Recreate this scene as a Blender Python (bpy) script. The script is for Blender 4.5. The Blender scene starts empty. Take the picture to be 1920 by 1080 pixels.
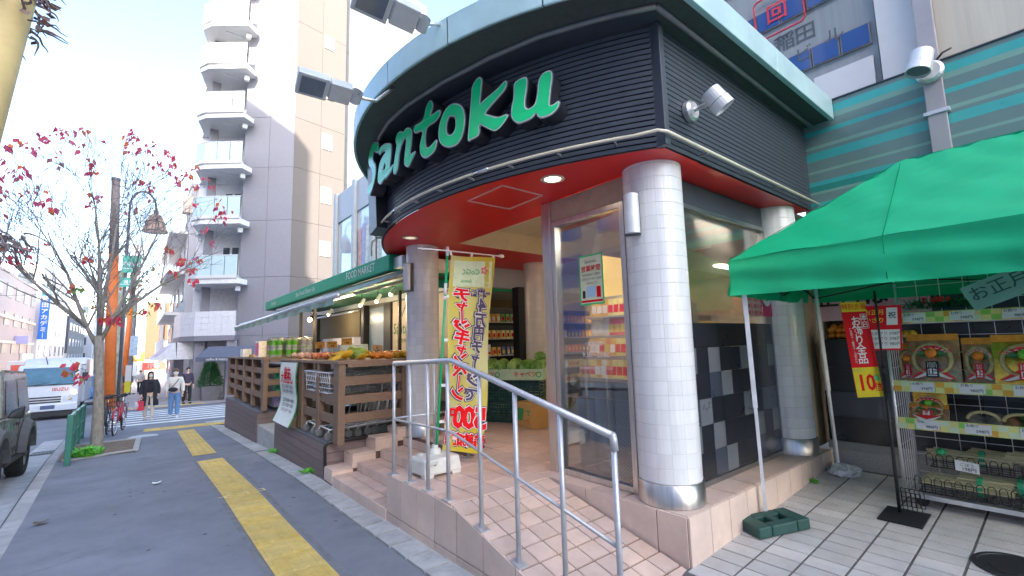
import bpy, bmesh, math, random
from mathutils import Vector, Matrix
random.seed(7)
S = bpy.context.scene
COL = S.collection
R = math.radians
# ------------------------------------------------------------------ camera, world, sun, exposure
cam_d = bpy.data.cameras.new('camera'); cam = bpy.data.objects.new('camera', cam_d); COL.objects.link(cam)
cam_d.sensor_width = 36; cam_d.lens = 861.73/1920*36; cam_d.clip_start = .05; cam_d.clip_end = 2000
_y, _p, _r = .684378, .118729, -.026299
_f = Vector((math.sin(_y)*math.cos(_p), math.cos(_y)*math.cos(_p), math.sin(_p)))
_a = Vector((math.cos(_y), -math.sin(_y), 0)); _u = _a.cross(_f)
_R = _a*math.cos(_r)+_u*math.sin(_r); _U = -_a*math.sin(_r)+_u*math.cos(_r)
cam.matrix_world = Matrix(((_R.x, _U.x, -_f.x, 0), (_R.y, _U.y, -_f.y, 0), (_R.z, _U.z, -_f.z, 1.25), (0, 0, 0, 1)))
S.camera = cam
S.render.resolution_x, S.render.resolution_y = 1024, 576
SUN = Vector((-.46, -.72, .45)).normalized()
SUN_EL = math.asin(SUN.z); SUN_AZ = math.atan2(SUN.x, SUN.y)
W = bpy.data.worlds.new('World'); S.world = W; W.use_nodes = True
nt = W.node_tree; nt.nodes.clear()
sky = nt.nodes.new('ShaderNodeTexSky'); sky.sky_type = 'NISHITA'; sky.sun_disc = False
sky.sun_elevation = SUN_EL; sky.sun_rotation = SUN_AZ
sky.air_density = .9; sky.dust_density = 2.0; sky.ozone_density = 1.0
bg = nt.nodes.new('ShaderNodeBackground'); bg.inputs[1].default_value = .14
wo = nt.nodes.new('ShaderNodeOutputWorld')
nt.links.new(sky.outputs[0], bg.inputs[0]); nt.links.new(bg.outputs[0], wo.inputs[0])
sl = bpy.data.lights.new('sun', 'SUN'); sl.energy = 2.9; sl.angle = R(.5); sl.color = (1, .93, .84)
sun = bpy.data.objects.new('sun', sl); COL.objects.link(sun)
sun.rotation_euler = SUN.to_track_quat('Z', 'Y').to_euler()
S.view_settings.view_transform = 'Standard'; S.view_settings.look = 'None'
S.view_settings.exposure = 2.56; S.view_settings.gamma = 1; S.view_settings.use_curve_mapping = False
S.cycles.max_bounces = 8; S.cycles.transparent_max_bounces = 24

# ------------------------------------------------------------------ helpers
def W4(o):
    m = o.matrix_parent_inverse @ o.matrix_basis
    return W4(o.parent) @ m if o.parent else o.matrix_basis.copy()
def setparent(o, p):
    if p is not None:
        o.parent = p; o.matrix_parent_inverse = W4(p).inverted()
def props(o, label=None, cat=None, group=None, kind=None):
    if label: o['label'] = label
    if cat: o['category'] = cat
    if group: o['group'] = group
    if kind: o['kind'] = kind
    return o
def thing(name, label, cat, loc=(0, 0, 0), rz=0, group=None):
    o = bpy.data.objects.new(name, None); COL.objects.link(o)
    o.location = loc; o.rotation_euler = (0, 0, rz); o.empty_display_size = .1
    return props(o, label, cat, group)
def node(name, parent, loc=(0, 0, 0)):
    o = bpy.data.objects.new(name, None); COL.objects.link(o); o.location = loc
    setparent(o, parent); return o
def kids(o):
    return list(o.children)
def dup(o, parent=None, label=None, loc=None, rz=None, group=None):
    c = o.copy(); COL.objects.link(c)
    if parent is not None:
        inv = o.matrix_parent_inverse.copy(); c.parent = parent; c.matrix_parent_inverse = inv
    for ch in kids(o): dup(ch, c)
    if loc is not None: c.location = loc
    if rz is not None: c.rotation_euler[2] = rz
    if label: c['label'] = label
    if group: c['group'] = group
    return c
class MB:
    def __init__(s): s.v = []; s.f = []; s.m = []; s.cur = 0
    def poly(s, pts):
        n = len(s.v); s.v += [tuple(p) for p in pts]; s.f.append(tuple(range(n, n+len(pts)))); s.m.append(s.cur); return s
    def box(s, x0, y0, z0, x1, y1, z1):
        if x0 > x1: x0, x1 = x1, x0
        if y0 > y1: y0, y1 = y1, y0
        if z0 > z1: z0, z1 = z1, z0
        return s.hexa([(x0, y0, z0), (x1, y0, z0), (x1, y1, z0), (x0, y1, z0), (x0, y0, z1), (x1, y0, z1), (x1, y1, z1), (x0, y1, z1)])
    def hexa(s, p):
        n = len(s.v); s.v += [tuple(q) for q in p]
        for f in ((3, 2, 1, 0), (4, 5, 6, 7), (0, 1, 5, 4), (1, 2, 6, 5), (2, 3, 7, 6), (3, 0, 4, 7)):
            s.f.append(tuple(n+i for i in f)); s.m.append(s.cur)
        return s
    def bar(s, a, b, w, h, up=(0, 0, 1)):
        a = Vector(a); b = Vector(b); d = (b-a).normalized(); u = Vector(up)
        x = d.cross(u)
        if x.length < 1e-4: x = d.cross(Vector((0, 1, 0)))
        x.normalize(); y = x.cross(d).normalized()
        c = [a-x*w/2-y*h/2, a+x*w/2-y*h/2, a+x*w/2+y*h/2, a-x*w/2+y*h/2]
        e = [q+(b-a) for q in c]
        n = len(s.v); s.v += [tuple(q) for q in c+e]
        for f in ((3, 2, 1, 0), (4, 5, 6, 7), (0, 1, 5, 4), (1, 2, 6, 5), (2, 3, 7, 6), (3, 0, 4, 7)):
            s.f.append(tuple(n+i for i in f)); s.m.append(s.cur)
        return s
    def tube(s, pts, r, n=8, cap=True):
        pts = [Vector(p) for p in pts]; N = len(pts)
        rs = r if isinstance(r, (list, tuple)) else [r]*N
        b0 = len(s.v); prev = None
        for i, p in enumerate(pts):
            d = (pts[min(i+1, N-1)]-pts[max(i-1, 0)]).normalized()
            if prev is None:
                x = d.cross(Vector((0, 0, 1)))
                if x.length < 1e-3: x = d.cross(Vector((0, 1, 0)))
            else: x = prev-d*prev.dot(d)
            x.normalize(); prev = x; y = d.cross(x)
            for k in range(n):
                t = 2*math.pi*k/n; s.v.append(tuple(p+(x*math.cos(t)+y*math.sin(t))*rs[i]))
        for i in range(N-1):
            for k in range(n):
                a = b0+i*n+k; b = b0+i*n+(k+1) % n
                s.f.append((a, b, b+n, a+n)); s.m.append(s.cur)
        if cap:
            s.f.append(tuple(b0+k for k in reversed(range(n)))); s.m.append(s.cur)
            s.f.append(tuple(b0+(N-1)*n+k for k in range(n))); s.m.append(s.cur)
        return s
    def lathe(s, prof, n=16, c=(0, 0, 0), a0=0, a1=2*math.pi, axis=None):
        full = abs(a1-a0-2*math.pi) < 1e-6; K = n if full else n+1
        b0 = len(s.v); c = Vector(c); M = None
        if axis is not None: M = Vector(axis).to_track_quat('Z', 'Y').to_matrix()
        for (r, z) in prof:
            for k in range(K):
                t = a0+(a1-a0)*k/n; p = Vector((r*math.cos(t), r*math.sin(t), z))
                if M: p = M @ p
                s.v.append(tuple(c+p))
        for i in range(len(prof)-1):
            for k in range(n):
                a = b0+i*K+k; b = b0+i*K+(k+1) % K
                s.f.append((a, b, b+K, a+K)); s.m.append(s.cur)
        return s
    def ball(s, c, r, n=10, m=7, sc=(1, 1, 1)):
        prof = [(max(1e-4, math.sin(math.pi*i/m)), -math.cos(math.pi*i/m)) for i in range(m+1)]
        st = len(s.v); s.lathe(prof, n)
        for i in range(st, len(s.v)):
            v = s.v[i]; s.v[i] = (c[0]+v[0]*r*sc[0], c[1]+v[1]*r*sc[1], c[2]+v[2]*r*sc[2])
        return s
    def prism(s, poly, z0, z1):
        n = len(s.v); k = len(poly)
        s.v += [(p[0], p[1], z0) for p in poly]+[(p[0], p[1], z1) for p in poly]
        s.f.append(tuple(n+i for i in reversed(range(k)))); s.m.append(s.cur)
        s.f.append(tuple(n+k+i for i in range(k))); s.m.append(s.cur)
        for i in range(k):
            j = (i+1) % k; s.f.append((n+i, n+j, n+k+j, n+k+i)); s.m.append(s.cur)
        return s
    def grid(s, P):
        n = len(s.v); h = len(P); w = len(P[0])
        for row in P: s.v += [tuple(p) for p in row]
        for i in range(h-1):
            for j in range(w-1):
                a = n+i*w+j; s.f.append((a, a+1, a+w+1, a+w)); s.m.append(s.cur)
        return s
    def tf(s, M, st=0):
        for i in range(st, len(s.v)): s.v[i] = tuple(M @ Vector(s.v[i]))
        return s
    def mesh(s, name, mats, smooth=False):
        me = bpy.data.meshes.new(name); me.from_pydata(s.v, [], s.f)
        for m in (mats if isinstance(mats, (list, tuple)) else [mats]): me.materials.append(m)
        if any(s.m): me.polygons.foreach_set('material_index', s.m)
        if smooth: me.polygons.foreach_set('use_smooth', [True]*len(s.f))
        me.update(); return me
    def build(s, name, mats, parent=None, label=None, cat=None, group=None, kind=None, smooth=False, bevel=0, loc=None, fix=False):
        me = s.mesh(name, mats, smooth)
        if fix:
            b = bmesh.new(); b.from_mesh(me); bmesh.ops.recalc_face_normals(b, faces=b.faces); b.to_mesh(me); b.free()
        o = bpy.data.objects.new(name, me); COL.objects.link(o)
        if loc is not None: o.location = loc
        setparent(o, parent)
        props(o, label, cat, group, kind)
        if bevel:
            md = o.modifiers.new('bevel', 'BEVEL'); md.width = bevel; md.segments = 2; md.limit_method = 'ANGLE'
        return o
def inst(name, me, parent, loc, rot=(0, 0, 0), **k):
    o = bpy.data.objects.new(name, me); COL.objects.link(o); o.location = loc; o.rotation_euler = rot
    setparent(o, parent); return props(o, **k)
# flat lettering: a glyph outline mesh, laid on a surface
_tc = {}
def glyphs(s, bold=0):
    key = (s, bold)
    if key not in _tc:
        c = bpy.data.curves.new('t', 'FONT'); c.body = s; c.offset = bold; c.align_x = 'CENTER'; c.align_y = 'CENTER'
        c.resolution_u = 2
        o = bpy.data.objects.new('t', c); me = o.to_mesh()
        v = [tuple(q.co) for q in me.vertices]; f = [tuple(p.vertices) for p in me.polygons]
        o.to_mesh_clear(); bpy.data.objects.remove(o); bpy.data.curves.remove(c)
        _tc[key] = (v, f)
    return _tc[key]
def text(mb, s, size, M, bold=0, sx=1):
    v, f = glyphs(s, bold); n = len(mb.v)
    mb.v += [tuple(M @ Vector((q[0]*size*sx, q[1]*size, 0))) for q in v]
    for q in f: mb.f.append(tuple(n+i for i in q)); mb.m.append(mb.cur)
    return mb
def frame(o, x, y):
    x = Vector(x).normalized(); y = Vector(y).normalized(); z = x.cross(y)
    return Matrix(((x.x, y.x, z.x, o[0]), (x.y, y.y, z.y, o[1]), (x.z, y.z, z.z, o[2]), (0, 0, 0, 1)))

# ------------------------------------------------------------------ materials
_M = {}
def mat(name, col, rough=.6, metal=0, var=.12, scale=6, bump=0, bscale=60, rv=0, spec=.5, coat=0, col2=None, emit=0, stretch=None, transl=0):
    if name in _M: return _M[name]
    m = bpy.data.materials.new(name); m.use_nodes = True; t = m.node_tree; N = t.nodes; L = t.links
    if not emit:
        kk = min(1.45, max(1, .77/max(col))); col = tuple(c*kk for c in col)
        if col2: col2 = tuple(c*kk for c in col2)
    b = N['Principled BSDF']
    b.inputs['Roughness'].default_value = rough; b.inputs['Metallic'].default_value = metal
    b.inputs['Specular IOR Level'].default_value = spec; b.inputs['Coat Weight'].default_value = coat
    g = N.new('ShaderNodeNewGeometry'); src = g.outputs['Position']
    if stretch:
        vm = N.new('ShaderNodeVectorMath'); vm.operation = 'MULTIPLY'; vm.inputs[1].default_value = stretch
        L.new(src, vm.inputs[0]); src = vm.outputs[0]
    nz = N.new('ShaderNodeTexNoise'); nz.inputs['Scale'].default_value = scale; nz.inputs['Detail'].default_value = 6
    nz.inputs['Roughness'].default_value = .65
    L.new(src, nz.inputs['Vector'])
    mr = N.new('ShaderNodeMapRange'); mr.inputs[1].default_value = .3; mr.inputs[2].default_value = .7
    mr.inputs[3].default_value = 1-var; mr.inputs[4].default_value = 1+var
    L.new(nz.outputs[0], mr.inputs[0]); val = mr.outputs[0]
    if rv:
        oi = N.new('ShaderNodeObjectInfo'); m2 = N.new('ShaderNodeMapRange'); m2.inputs[3].default_value = 1-rv; m2.inputs[4].default_value = 1+rv
        L.new(oi.outputs['Random'], m2.inputs[0]); mm = N.new('ShaderNodeMath'); mm.operation = 'MULTIPLY'
        L.new(val, mm.inputs[0]); L.new(m2.outputs[0], mm.inputs[1]); val = mm.outputs[0]
    mx = N.new('ShaderNodeVectorMath'); mx.operation = 'SCALE'
    if col2:
        mc = N.new('ShaderNodeMix'); mc.data_type = 'RGBA'; mc.inputs[6].default_value = (*col, 1); mc.inputs[7].default_value = (*col2, 1)
        n2 = N.new('ShaderNodeTexNoise'); n2.inputs['Scale'].default_value = scale*.5; n2.inputs['Detail'].default_value = 4; L.new(src, n2.inputs['Vector'])
        r2 = N.new('ShaderNodeMapRange'); r2.inputs[1].default_value = .38; r2.inputs[2].default_value = .62; L.new(n2.outputs[0], r2.inputs[0])
        L.new(r2.outputs[0], mc.inputs[0]); L.new(mc.outputs[2], mx.inputs[0])
    else: mx.inputs[0].default_value = col
    L.new(val, mx.inputs['Scale']); L.new(mx.outputs[0], b.inputs['Base Color'])
    if bump:
        nb = N.new('ShaderNodeTexNoise'); nb.inputs['Scale'].default_value = bscale; nb.inputs['Detail'].default_value = 4; L.new(src, nb.inputs['Vector'])
        bp = N.new('ShaderNodeBump'); bp.inputs['Strength'].default_value = bump; bp.inputs['Distance'].default_value = .01
        L.new(nb.outputs[0], bp.inputs['Height']); L.new(bp.outputs[0], b.inputs['Normal'])
    # roughness wear
    rr = N.new('ShaderNodeMapRange'); rr.inputs[3].default_value = max(.02, rough-.08); rr.inputs[4].default_value = min(1, rough+.08)
    L.new(nz.outputs[0], rr.inputs[0]); L.new(rr.outputs[0], b.inputs['Roughness'])
    if emit: b.inputs['Emission Color'].default_value = (*col, 1); b.inputs['Emission Strength'].default_value = emit
    if transl:
        tr = N.new('ShaderNodeBsdfTranslucent'); L.new(mx.outputs[0], tr.inputs[0]); ms = N.new('ShaderNodeMixShader'); ms.inputs[0].default_value = transl
        L.new(b.outputs[0], ms.inputs[1]); L.new(tr.outputs[0], ms.inputs[2]); L.new(ms.outputs[0], N['Material Output'].inputs[0])
    _M[name] = m; return m
def glass(name, tint=(.85, .9, .9), refl=1.0):
    if name in _M: return _M[name]
    m = bpy.data.materials.new(name); m.use_nodes = True; N = m.node_tree.nodes; L = m.node_tree.links; N.clear()
    o = N.new('ShaderNodeOutputMaterial'); t = N.new('ShaderNodeBsdfTransparent'); t.inputs[0].default_value = (*tint, 1)
    g = N.new('ShaderNodeBsdfGlossy'); g.inputs['Roughness'].default_value = .015; g.inputs[0].default_value = (.95, .95, .95, 1)
    f = N.new('ShaderNodeFresnel'); f.inputs[0].default_value = 1.5
    mu = N.new('ShaderNodeMath'); mu.operation = 'MULTIPLY_ADD'; mu.inputs[1].default_value = refl; mu.inputs[2].default_value = .01; mu.use_clamp = True
    L.new(f.outputs[0], mu.inputs[0]); ms = N.new('ShaderNodeMixShader')
    L.new(mu.outputs[0], ms.inputs[0]); L.new(t.outputs[0], ms.inputs[1]); L.new(g.outputs[0], ms.inputs[2]); L.new(ms.outputs[0], o.inputs[0])
    _M[name] = m; return m
asphalt = mat('asphalt', (.150, .157, .178), .85, var=.24, scale=2.1, col2=(.125, .130, .146), bump=.35, bscale=180)
road_m = mat('road_asphalt', (.16, .162, .172), .85, var=.2, scale=.8, bump=.3, bscale=160)
conc = mat('concrete', (.30, .30, .29), .8, var=.22, scale=5, bump=.3, bscale=80, rv=.1)
kerb_m = mat('kerb_stone', (.27, .26, .25), .8, var=.2, scale=5, bump=.25, bscale=90, rv=.08)
yellow_t = mat('tactile_yellow', (.47, .325, .075), .75, var=.2, scale=9, bump=.15, bscale=60, rv=.09, col2=(.42, .305, .095))
white_p = mat('road_white_paint', (.66, .66, .64), .7, var=.25, scale=5)
yellow_p = mat('road_yellow_paint', (.52, .36, .10), .7, var=.25, scale=6)
pink_t = mat('pink_floor_tile', (.49, .355, .28), .5, var=.14, scale=7, rv=.1, bump=.1, col2=(.44, .33, .28))
pink_w = mat('pink_wall_tile', (.55, .425, .345), .5, var=.14, scale=5, rv=.07, bump=.08, col2=(.47, .365, .31))
tile_g = mat('grey_paver', (.41, .385, .36), .6, var=.18, scale=6, rv=.1, bump=.12, col2=(.34, .33, .32))
grout = mat('grout_dark', (.09, .085, .08), .9, var=.3, scale=14)
grout_p = mat('grout_pink', (.10, .06, .045), .9, var=.3, scale=14)
grout_w = mat('grout_white', (.36, .36, .36), .9)
white_tile = mat('white_glazed_tile', (.76, .76, .75), .18, var=.06, scale=.4, rv=.05, bump=.3, bscale=1.0, stretch=(45, 45, 3))
steel = mat('brushed_steel', (.46, .44, .42), .32, 1, var=.14, scale=10, stretch=(4, 4, .4))
rail_m = mat('rail_steel', (.40, .40, .41), .42, .55, var=.1, scale=14)
slat_m = mat('dark_louvre_metal', (.048, .056, .070), .42, .1, var=.14, scale=9)
slat_back = mat('louvre_backing', (.008, .009, .011), .8)
red_m = mat('red_soffit', (.68, .010, .012), .4, var=.08, scale=2)
cream = mat('cream_plaster', (.62, .52, .38), .7, var=.06)
teal_m = mat('pale_teal_metal', (.33, .47, .48), .38, .25, var=.1, scale=3, rv=.03)
eave_m = mat('eave_mesh_panel', (.05, .058, .055), .6, var=.2, scale=20, bump=.5, bscale=220)
trim_m = mat('eave_trim', (.16, .165, .165), .45, .3)
sgreen = mat('sign_green_acrylic', (.008, .60, .22), .22, var=.03)
sedge = mat('sign_white_edge', (.75, .78, .78), .35)
sside = mat('sign_return_dark', (.02, .022, .028), .35)
tube_m = mat('neon_tube_cream', (.66, .60, .46), .35, var=.08)
tent_m = mat('green_tent_cloth', (.004, .37, .165), .5, var=.09, scale=2.2, bump=.45, bscale=7, transl=.18)
can_m = mat('green_canopy_cloth', (.008, .26, .13), .6, var=.08, scale=3, transl=.05)
awn_m = mat('grey_green_awning', (.17, .25, .22), .7, var=.1, scale=3, transl=.1)
alu = mat('aluminium', (.58, .58, .58), .4, .8, var=.1)
white_m = mat('white_painted_metal', (.7, .7, .7), .4, var=.06)
black_m = mat('black_metal', (.018, .018, .02), .45, .2, var=.1)
chrome = mat('chrome', (.75, .75, .76), .12, 1, var=.04)
wood_m = mat('brown_wood_composite', (.165, .105, .068), .65, var=.18, scale=6, rv=.08, stretch=(3, 3, 14), bump=.2)
deck_m = mat('dark_plank_composite', (.16, .118, .11), .7, var=.16, scale=5, rv=.09, stretch=(1, 1, 14), bump=.25)
decktop_m = mat('deck_top_tile', (.10, .10, .105), .7, var=.2, scale=9, rv=.1)
granite = mat('grey_granite', (.27, .26, .25), .55, var=.35, scale=70)
navy = [mat('panel_black', (.012, .014, .019), .3, var=.1, coat=.3), mat('panel_navy', (.035, .043, .062), .3, var=.1, coat=.3), mat('panel_grey', (.10, .11, .125), .3, var=.1, coat=.3)]
shop_glass = glass('shop_glass', (.94, .96, .96), .75)
clear_glass = glass('clear_glass', (.9, .93, .93), .9)
frost = mat('frosted_balcony_glass', (.36, .46, .48), .25, var=.05)
win_dark = mat('window_dark', (.05, .065, .08), .06, var=.2, scale=1, coat=.6)
win_blue = mat('window_blue', (.03, .07, .20), .08, var=.12, scale=2, coat=.6)
lampwarm = mat('lamp_warm', (1, .72, .36), .5, var=0, emit=2.2)
lampdim = mat('lamp_dim', (1, .86, .62), .5, var=0, emit=.12)
lampwhite = mat('lamp_white', (1, .90, .72), .5, var=0, emit=15)
paper = mat('paper_white', (.76, .75, .72), .6, var=.04)
ink = mat('ink_black', (.012, .012, .012), .6); ink_r = mat('ink_red', (.52, .006, .01), .7, spec=.15); ink_n = mat('ink_navy', (.015, .012, .05), .6)
ink_g = mat('ink_green', (.03, .30, .08), .5); ink_w = mat('ink_white', (.8, .8, .8), .5); ink_y = mat('ink_yellow', (.78, .60, .04), .5)
LET={
'S':([(5.15,3.644),(3.84,3.581),(3.82,3.497),(4.58,3.515),(5.39,3.553),(5.94,3.487),(5.63,3.425),(4.79,3.345),(4.66,3.257),(5.27,3.159),(6.1,3.099),(7.0,3.07),(8.03,3.112),(8.06,3.174),(7.05,3.196),(6.13,3.202),(5.87,3.296),(6.5,3.385),(7.49,3.454),(7.74,3.55),(6.91,3.626),(6.0,3.653)],None),
'a':([(1.58,3.491),(0.2,3.442),(-0.17,3.39),(-0.01,3.27),(0.17,3.181),(-0.66,3.179),(-0.02,3.128),(1.11,3.099),(1.72,3.102),(2.79,3.085),(3.72,3.129),(3.74,3.212),(3.29,3.313),(2.4,3.365),(1.36,3.395),(1.78,3.433),(2.64,3.447),(3.33,3.446),(3.57,3.488),(2.65,3.505)],[(1.54,3.28),(1.95,3.253),(2.29,3.215),(1.73,3.198),(1.33,3.233)]),
'n':([(-4.16,3.465),(-4.72,3.415),(-4.72,3.312),(-4.44,3.203),(-4.58,3.169),(-5.38,3.173),(-4.98,3.128),(-4.3,3.075),(-3.74,3.085),(-3.3,3.128),(-3.44,3.22),(-3.73,3.36),(-3.44,3.393),(-2.84,3.36),(-2.22,3.275),(-1.75,3.107),(-1.09,3.081),(-0.74,3.122),(-1.07,3.235),(-1.56,3.373),(-1.32,3.444),(-1.72,3.491),(-2.36,3.491),(-2.99,3.461),(-3.58,3.478)],None),
't':([(-8.11,3.609),(-8.51,3.544),(-8.1,3.457),(-9.47,3.459),(-9.58,3.418),(-8.89,3.38),(-7.47,3.353),(-7.25,3.183),(-7.87,3.138),(-9.06,3.176),(-8.66,3.089),(-7.45,3.064),(-6.6,3.114),(-6.39,3.21),(-6.83,3.349),(-5.48,3.382),(-5.34,3.44),(-6.84,3.451),(-7.49,3.569)],None),
'o':([(-11.62,3.449),(-12.56,3.395),(-12.97,3.309),(-12.95,3.206),(-12.65,3.113),(-11.99,3.06),(-10.95,3.065),(-10.01,3.114),(-9.53,3.187),(-9.55,3.284),(-9.97,3.378),(-10.69,3.439)],[(-11.3,3.354),(-11.82,3.326),(-11.96,3.259),(-11.8,3.191),(-11.27,3.16),(-10.73,3.177),(-10.51,3.231),(-10.6,3.303),(-10.91,3.351)]),
'k':([(-14.86,3.583),(-15.18,3.551),(-15.09,3.473),(-14.93,3.336),(-15.57,3.355),(-17.05,3.406),(-17.77,3.446),(-17.9,3.417),(-17.63,3.377),(-16.91,3.332),(-15.54,3.241),(-16.03,3.192),(-16.98,3.148),(-17.91,3.145),(-17.66,3.104),(-17.07,3.063),(-16.6,3.053),(-16.0,3.084),(-14.89,3.157),(-14.74,3.081),(-14.48,3.059),(-13.81,3.053),(-13.54,3.056),(-13.63,3.145),(-13.87,3.32),(-14.04,3.458),(-14.12,3.517),(-14.39,3.559)],None),
'u':([(-19.76,3.414),(-19.97,3.388),(-19.89,3.315),(-19.69,3.216),(-19.72,3.159),(-19.98,3.133),(-20.4,3.135),(-20.82,3.165),(-21.06,3.251),(-21.2,3.34),(-21.52,3.386),(-22.02,3.398),(-22.26,3.381),(-22.29,3.334),(-22.1,3.238),(-21.97,3.15),(-22.0,3.108),(-22.39,3.102),(-22.83,3.118),(-22.67,3.077),(-22.17,3.045),(-21.48,3.036),(-21.08,3.051),(-20.79,3.087),(-20.27,3.059),(-19.63,3.049),(-19.1,3.052),(-18.67,3.085),(-18.46,3.129),(-18.51,3.195),(-18.74,3.283),(-18.82,3.386),(-19.16,3.409)],None),
}
# ------------------------------------------------------------------ ground profile (street runs along +Y, slightly downhill)
GP = [(-60, 1.1), (-20, .03), (0, -.33), (5, -.415), (6.5, -.43), (9.2, -.53), (15, -.79), (20, -.965), (60, -2.2), (400, -12)]
def lin(tab, y):
    for (a, va), (b, vb) in zip(tab, tab[1:]):
        if y <= b: return va+(vb-va)*(y-a)/(b-a)
    return tab[-1][1]
def gz(y): return lin(GP, y)
KX = [(-60, -.5), (2, -.72), (5.8, -.77), (7, -.80), (12.2, -1.01), (15.2, -1.08), (17.2, -1.1), (400, -1.1)]
def kx(y): return lin(KX, y)
def yseq(a, b, step):
    ys = sorted(set([a, b]+[p[0] for p in GP if a < p[0] < b]+[p[0] for p in KX if a < p[0] < b]+[a+i*step for i in range(int((b-a)/step)+1)]))
    return ys
def sheet(name, a, b, x0f, x1f, dz, m, kind='structure', step=1., nx=6, parent=None, label=None):
    P = []
    for y in yseq(a, b, step):
        x0 = x0f(y) if callable(x0f) else x0f; x1 = x1f(y) if callable(x1f) else x1f
        d = dz(y) if callable(dz) else dz
        P.append([(x0+(x1-x0)*i/nx, y, gz(y)+d) for i in range(nx+1)])
    mb = MB(); mb.grid(P)
    return mb.build(name, m, parent, kind=kind)
earth = mat('earth', (.13, .12, .10), .9)
sheet('ground', -60, 400, -200, 200, -.45, earth, step=20)
road = sheet('road', -60, 400, -8.5, lambda y: kx(y)-.16, -.11, road_m)
side = sheet('side_street', 17.2, 25.4, -1.26, 60, -.02, road_m)
walk = sheet('pavement', -60, 17.2, lambda y: kx(y)-.01, lambda y: 1.70 if y > 1.9 else 2.1, 0, asphalt, step=.5)
sheet('pavement', -60, 1.9, 2.1, 60, lambda y: -.06, asphalt)
gpar = sheet('pavement', 1.9, 17.2, 1.70, 2.4, -.03, conc)
brickpave = mat('brick_paving', (.27, .22, .20), .8, var=.22, scale=5, col2=(.33, .30, .29))
sheet('pavement', 25.4, 120, -1.2, 7, .0, brickpave)
sheet('pavement', -60, 400, -11, -8.6, 0, conc)
# kerb stones
km = None
y = -3.0
kerb = sheet('kerb', -60, 17.2, lambda y: kx(y)-.17, lambda y: kx(y)-.008, -.012, grout, nx=1, step=.5)
while y < 17.0:
    l = .6; xa, xb = kx(y), kx(y+l)
    z0, z1 = gz(y), gz(y+l)
    m = MB(); g = .006
    m.hexa([(xa-.165, y+g, z0-.2), (xa-.005, y+g, z0-.2), (xb-.005, y+l-g, z1-.2), (xb-.165, y+l-g, z1-.2),
            (xa-.15, y+g, z0+.006), (xa-.005, y+g, z0+.006), (xb-.005, y+l-g, z1+.006), (xb-.15, y+l-g, z1+.006)])
    m.build('kerb_stone', kerb_m, kerb, bevel=.012)
    y += l
# road gutter and iron grate
gut = sheet('road_gutter', -60, 17.2, lambda y: kx(y)-.62, lambda y: kx(y)-.165, -.105, conc, nx=1)
gr = thing('drain_grate', 'slotted iron drain grate in the road gutter beside the kerb', 'drain grate', (-1.38, 14.5, gz(14.5)-.094))
gr.rotation_euler = (math.atan(-.04), 0, 0)
m = MB()
for i in range(8):
    m = MB(); m.box(-.235+.06*i, -.26, .002, -.21+.06*i, .26, .012); m.tf(W4(gr)); m.build('bar', black_m, gr)
MB().box(-.26, -.29, -.004, .26, .29, .004).tf(W4(gr)).build('plate', mat('grate_recess', (.10, .10, .10), .9), gr)
# gutter blocks along the shop front
y = 2.0; gb = MB()
me = MB().hexa([(0, .008, -.05), (.22, .008, -.05), (.22, .292, -.05), (0, .292, -.05), (.008, .014, .03), (.215, .014, .03), (.215, .286, .03), (.008, .286, .03)]).mesh('gutter_block', conc)
while y < 16.6:
    sl = math.atan2(gz(y+.3)-gz(y), .3)
    inst('gutter_block', me, gpar, (1.715, y, gz(y)-.03), (sl+random.uniform(-.006, .006), 0, random.uniform(-.02, .02))); y += .3
# small weeds in the gutter joint
weed_m = mat('weed_green', (.10, .36, .035), .6, var=.3)
def weed(name, x, y, z, n, r, label, h=.08, wf=.3):
    m = MB()
    for i in range(n):
        a = random.random()*6.28; d = random.random()*r; bx, by = x+math.cos(a)*d, y+math.sin(a)*d
        t = random.random()*6.28; l = h*random.uniform(.5, 1.2); w = l*wf
        tip = (bx+math.cos(t)*l*.8, by+math.sin(t)*l*.8, z+l*random.uniform(.3, .9))
        mid = (bx+math.cos(t)*l*.4, by+math.sin(t)*l*.4, z+l*.6)
        m.poly([(bx, by, z), (mid[0]-math.sin(t)*w, mid[1]+math.cos(t)*w, mid[2]), tip, (mid[0]+math.sin(t)*w, mid[1]-math.cos(t)*w, mid[2])])
    return m.build(name, weed_m, label=label, cat='weed')
weed('weed', 1.93, 6.9, gz(6.9), 40, .10, 'small green weed in the gutter nearest the tiled steps')
weed('weed', 1.93, 9.0, gz(9.0), 30, .08, 'small green weed in the gutter before the step between the planters')
# tactile paving: one row of bar tiles down the pavement
tact = thing('tactile_paving', 'yellow tactile strip of bar tiles running down the grey pavement', 'tactile paving', (1.0, 4, gz(4)))
m = MB(); s = .36; g = .004
m.box(g, g, 0, s-g, s-g, .004)
for i in range(4):
    x = .045+.09*i-.016
    m.hexa([(x, .03, .004), (x+.034, .03, .004), (x+.034, s-.03, .004), (x, s-.03, .004), (x+.006, .036, .010), (x+.028, .036, .010), (x+.028, s-.036, .010), (x+.006, s-.036, .010)])
tm = m.mesh('tactile_tile', yellow_t)
def tacts(x0, x1, ya, yb):
    n = int(round((yb-ya)/s)); 
    for i in range(n):
        yy = ya+i*s; xx = x0+(x1-x0)*i/max(1, n-1)
        inst('tile', tm, tact, (xx, yy, gz(yy)+.004), (math.atan2(gz(yy+s)-gz(yy), s), 0, -math.atan2(x1-x0, yb-ya)))
tacts(.88, .86, .6, 9.36); tacts(.86, .93, 9.95, 15.0)
ts = tact
m = MB(); m.box(g, g, 0, s-g, s-g, .004)
for i in range(5):
    for j in range(5): m.lathe([(.018, .004), (.012, .010), (.0001, .010)], 6, (.05+.065*i, .05+.065*j, 0))
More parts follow.
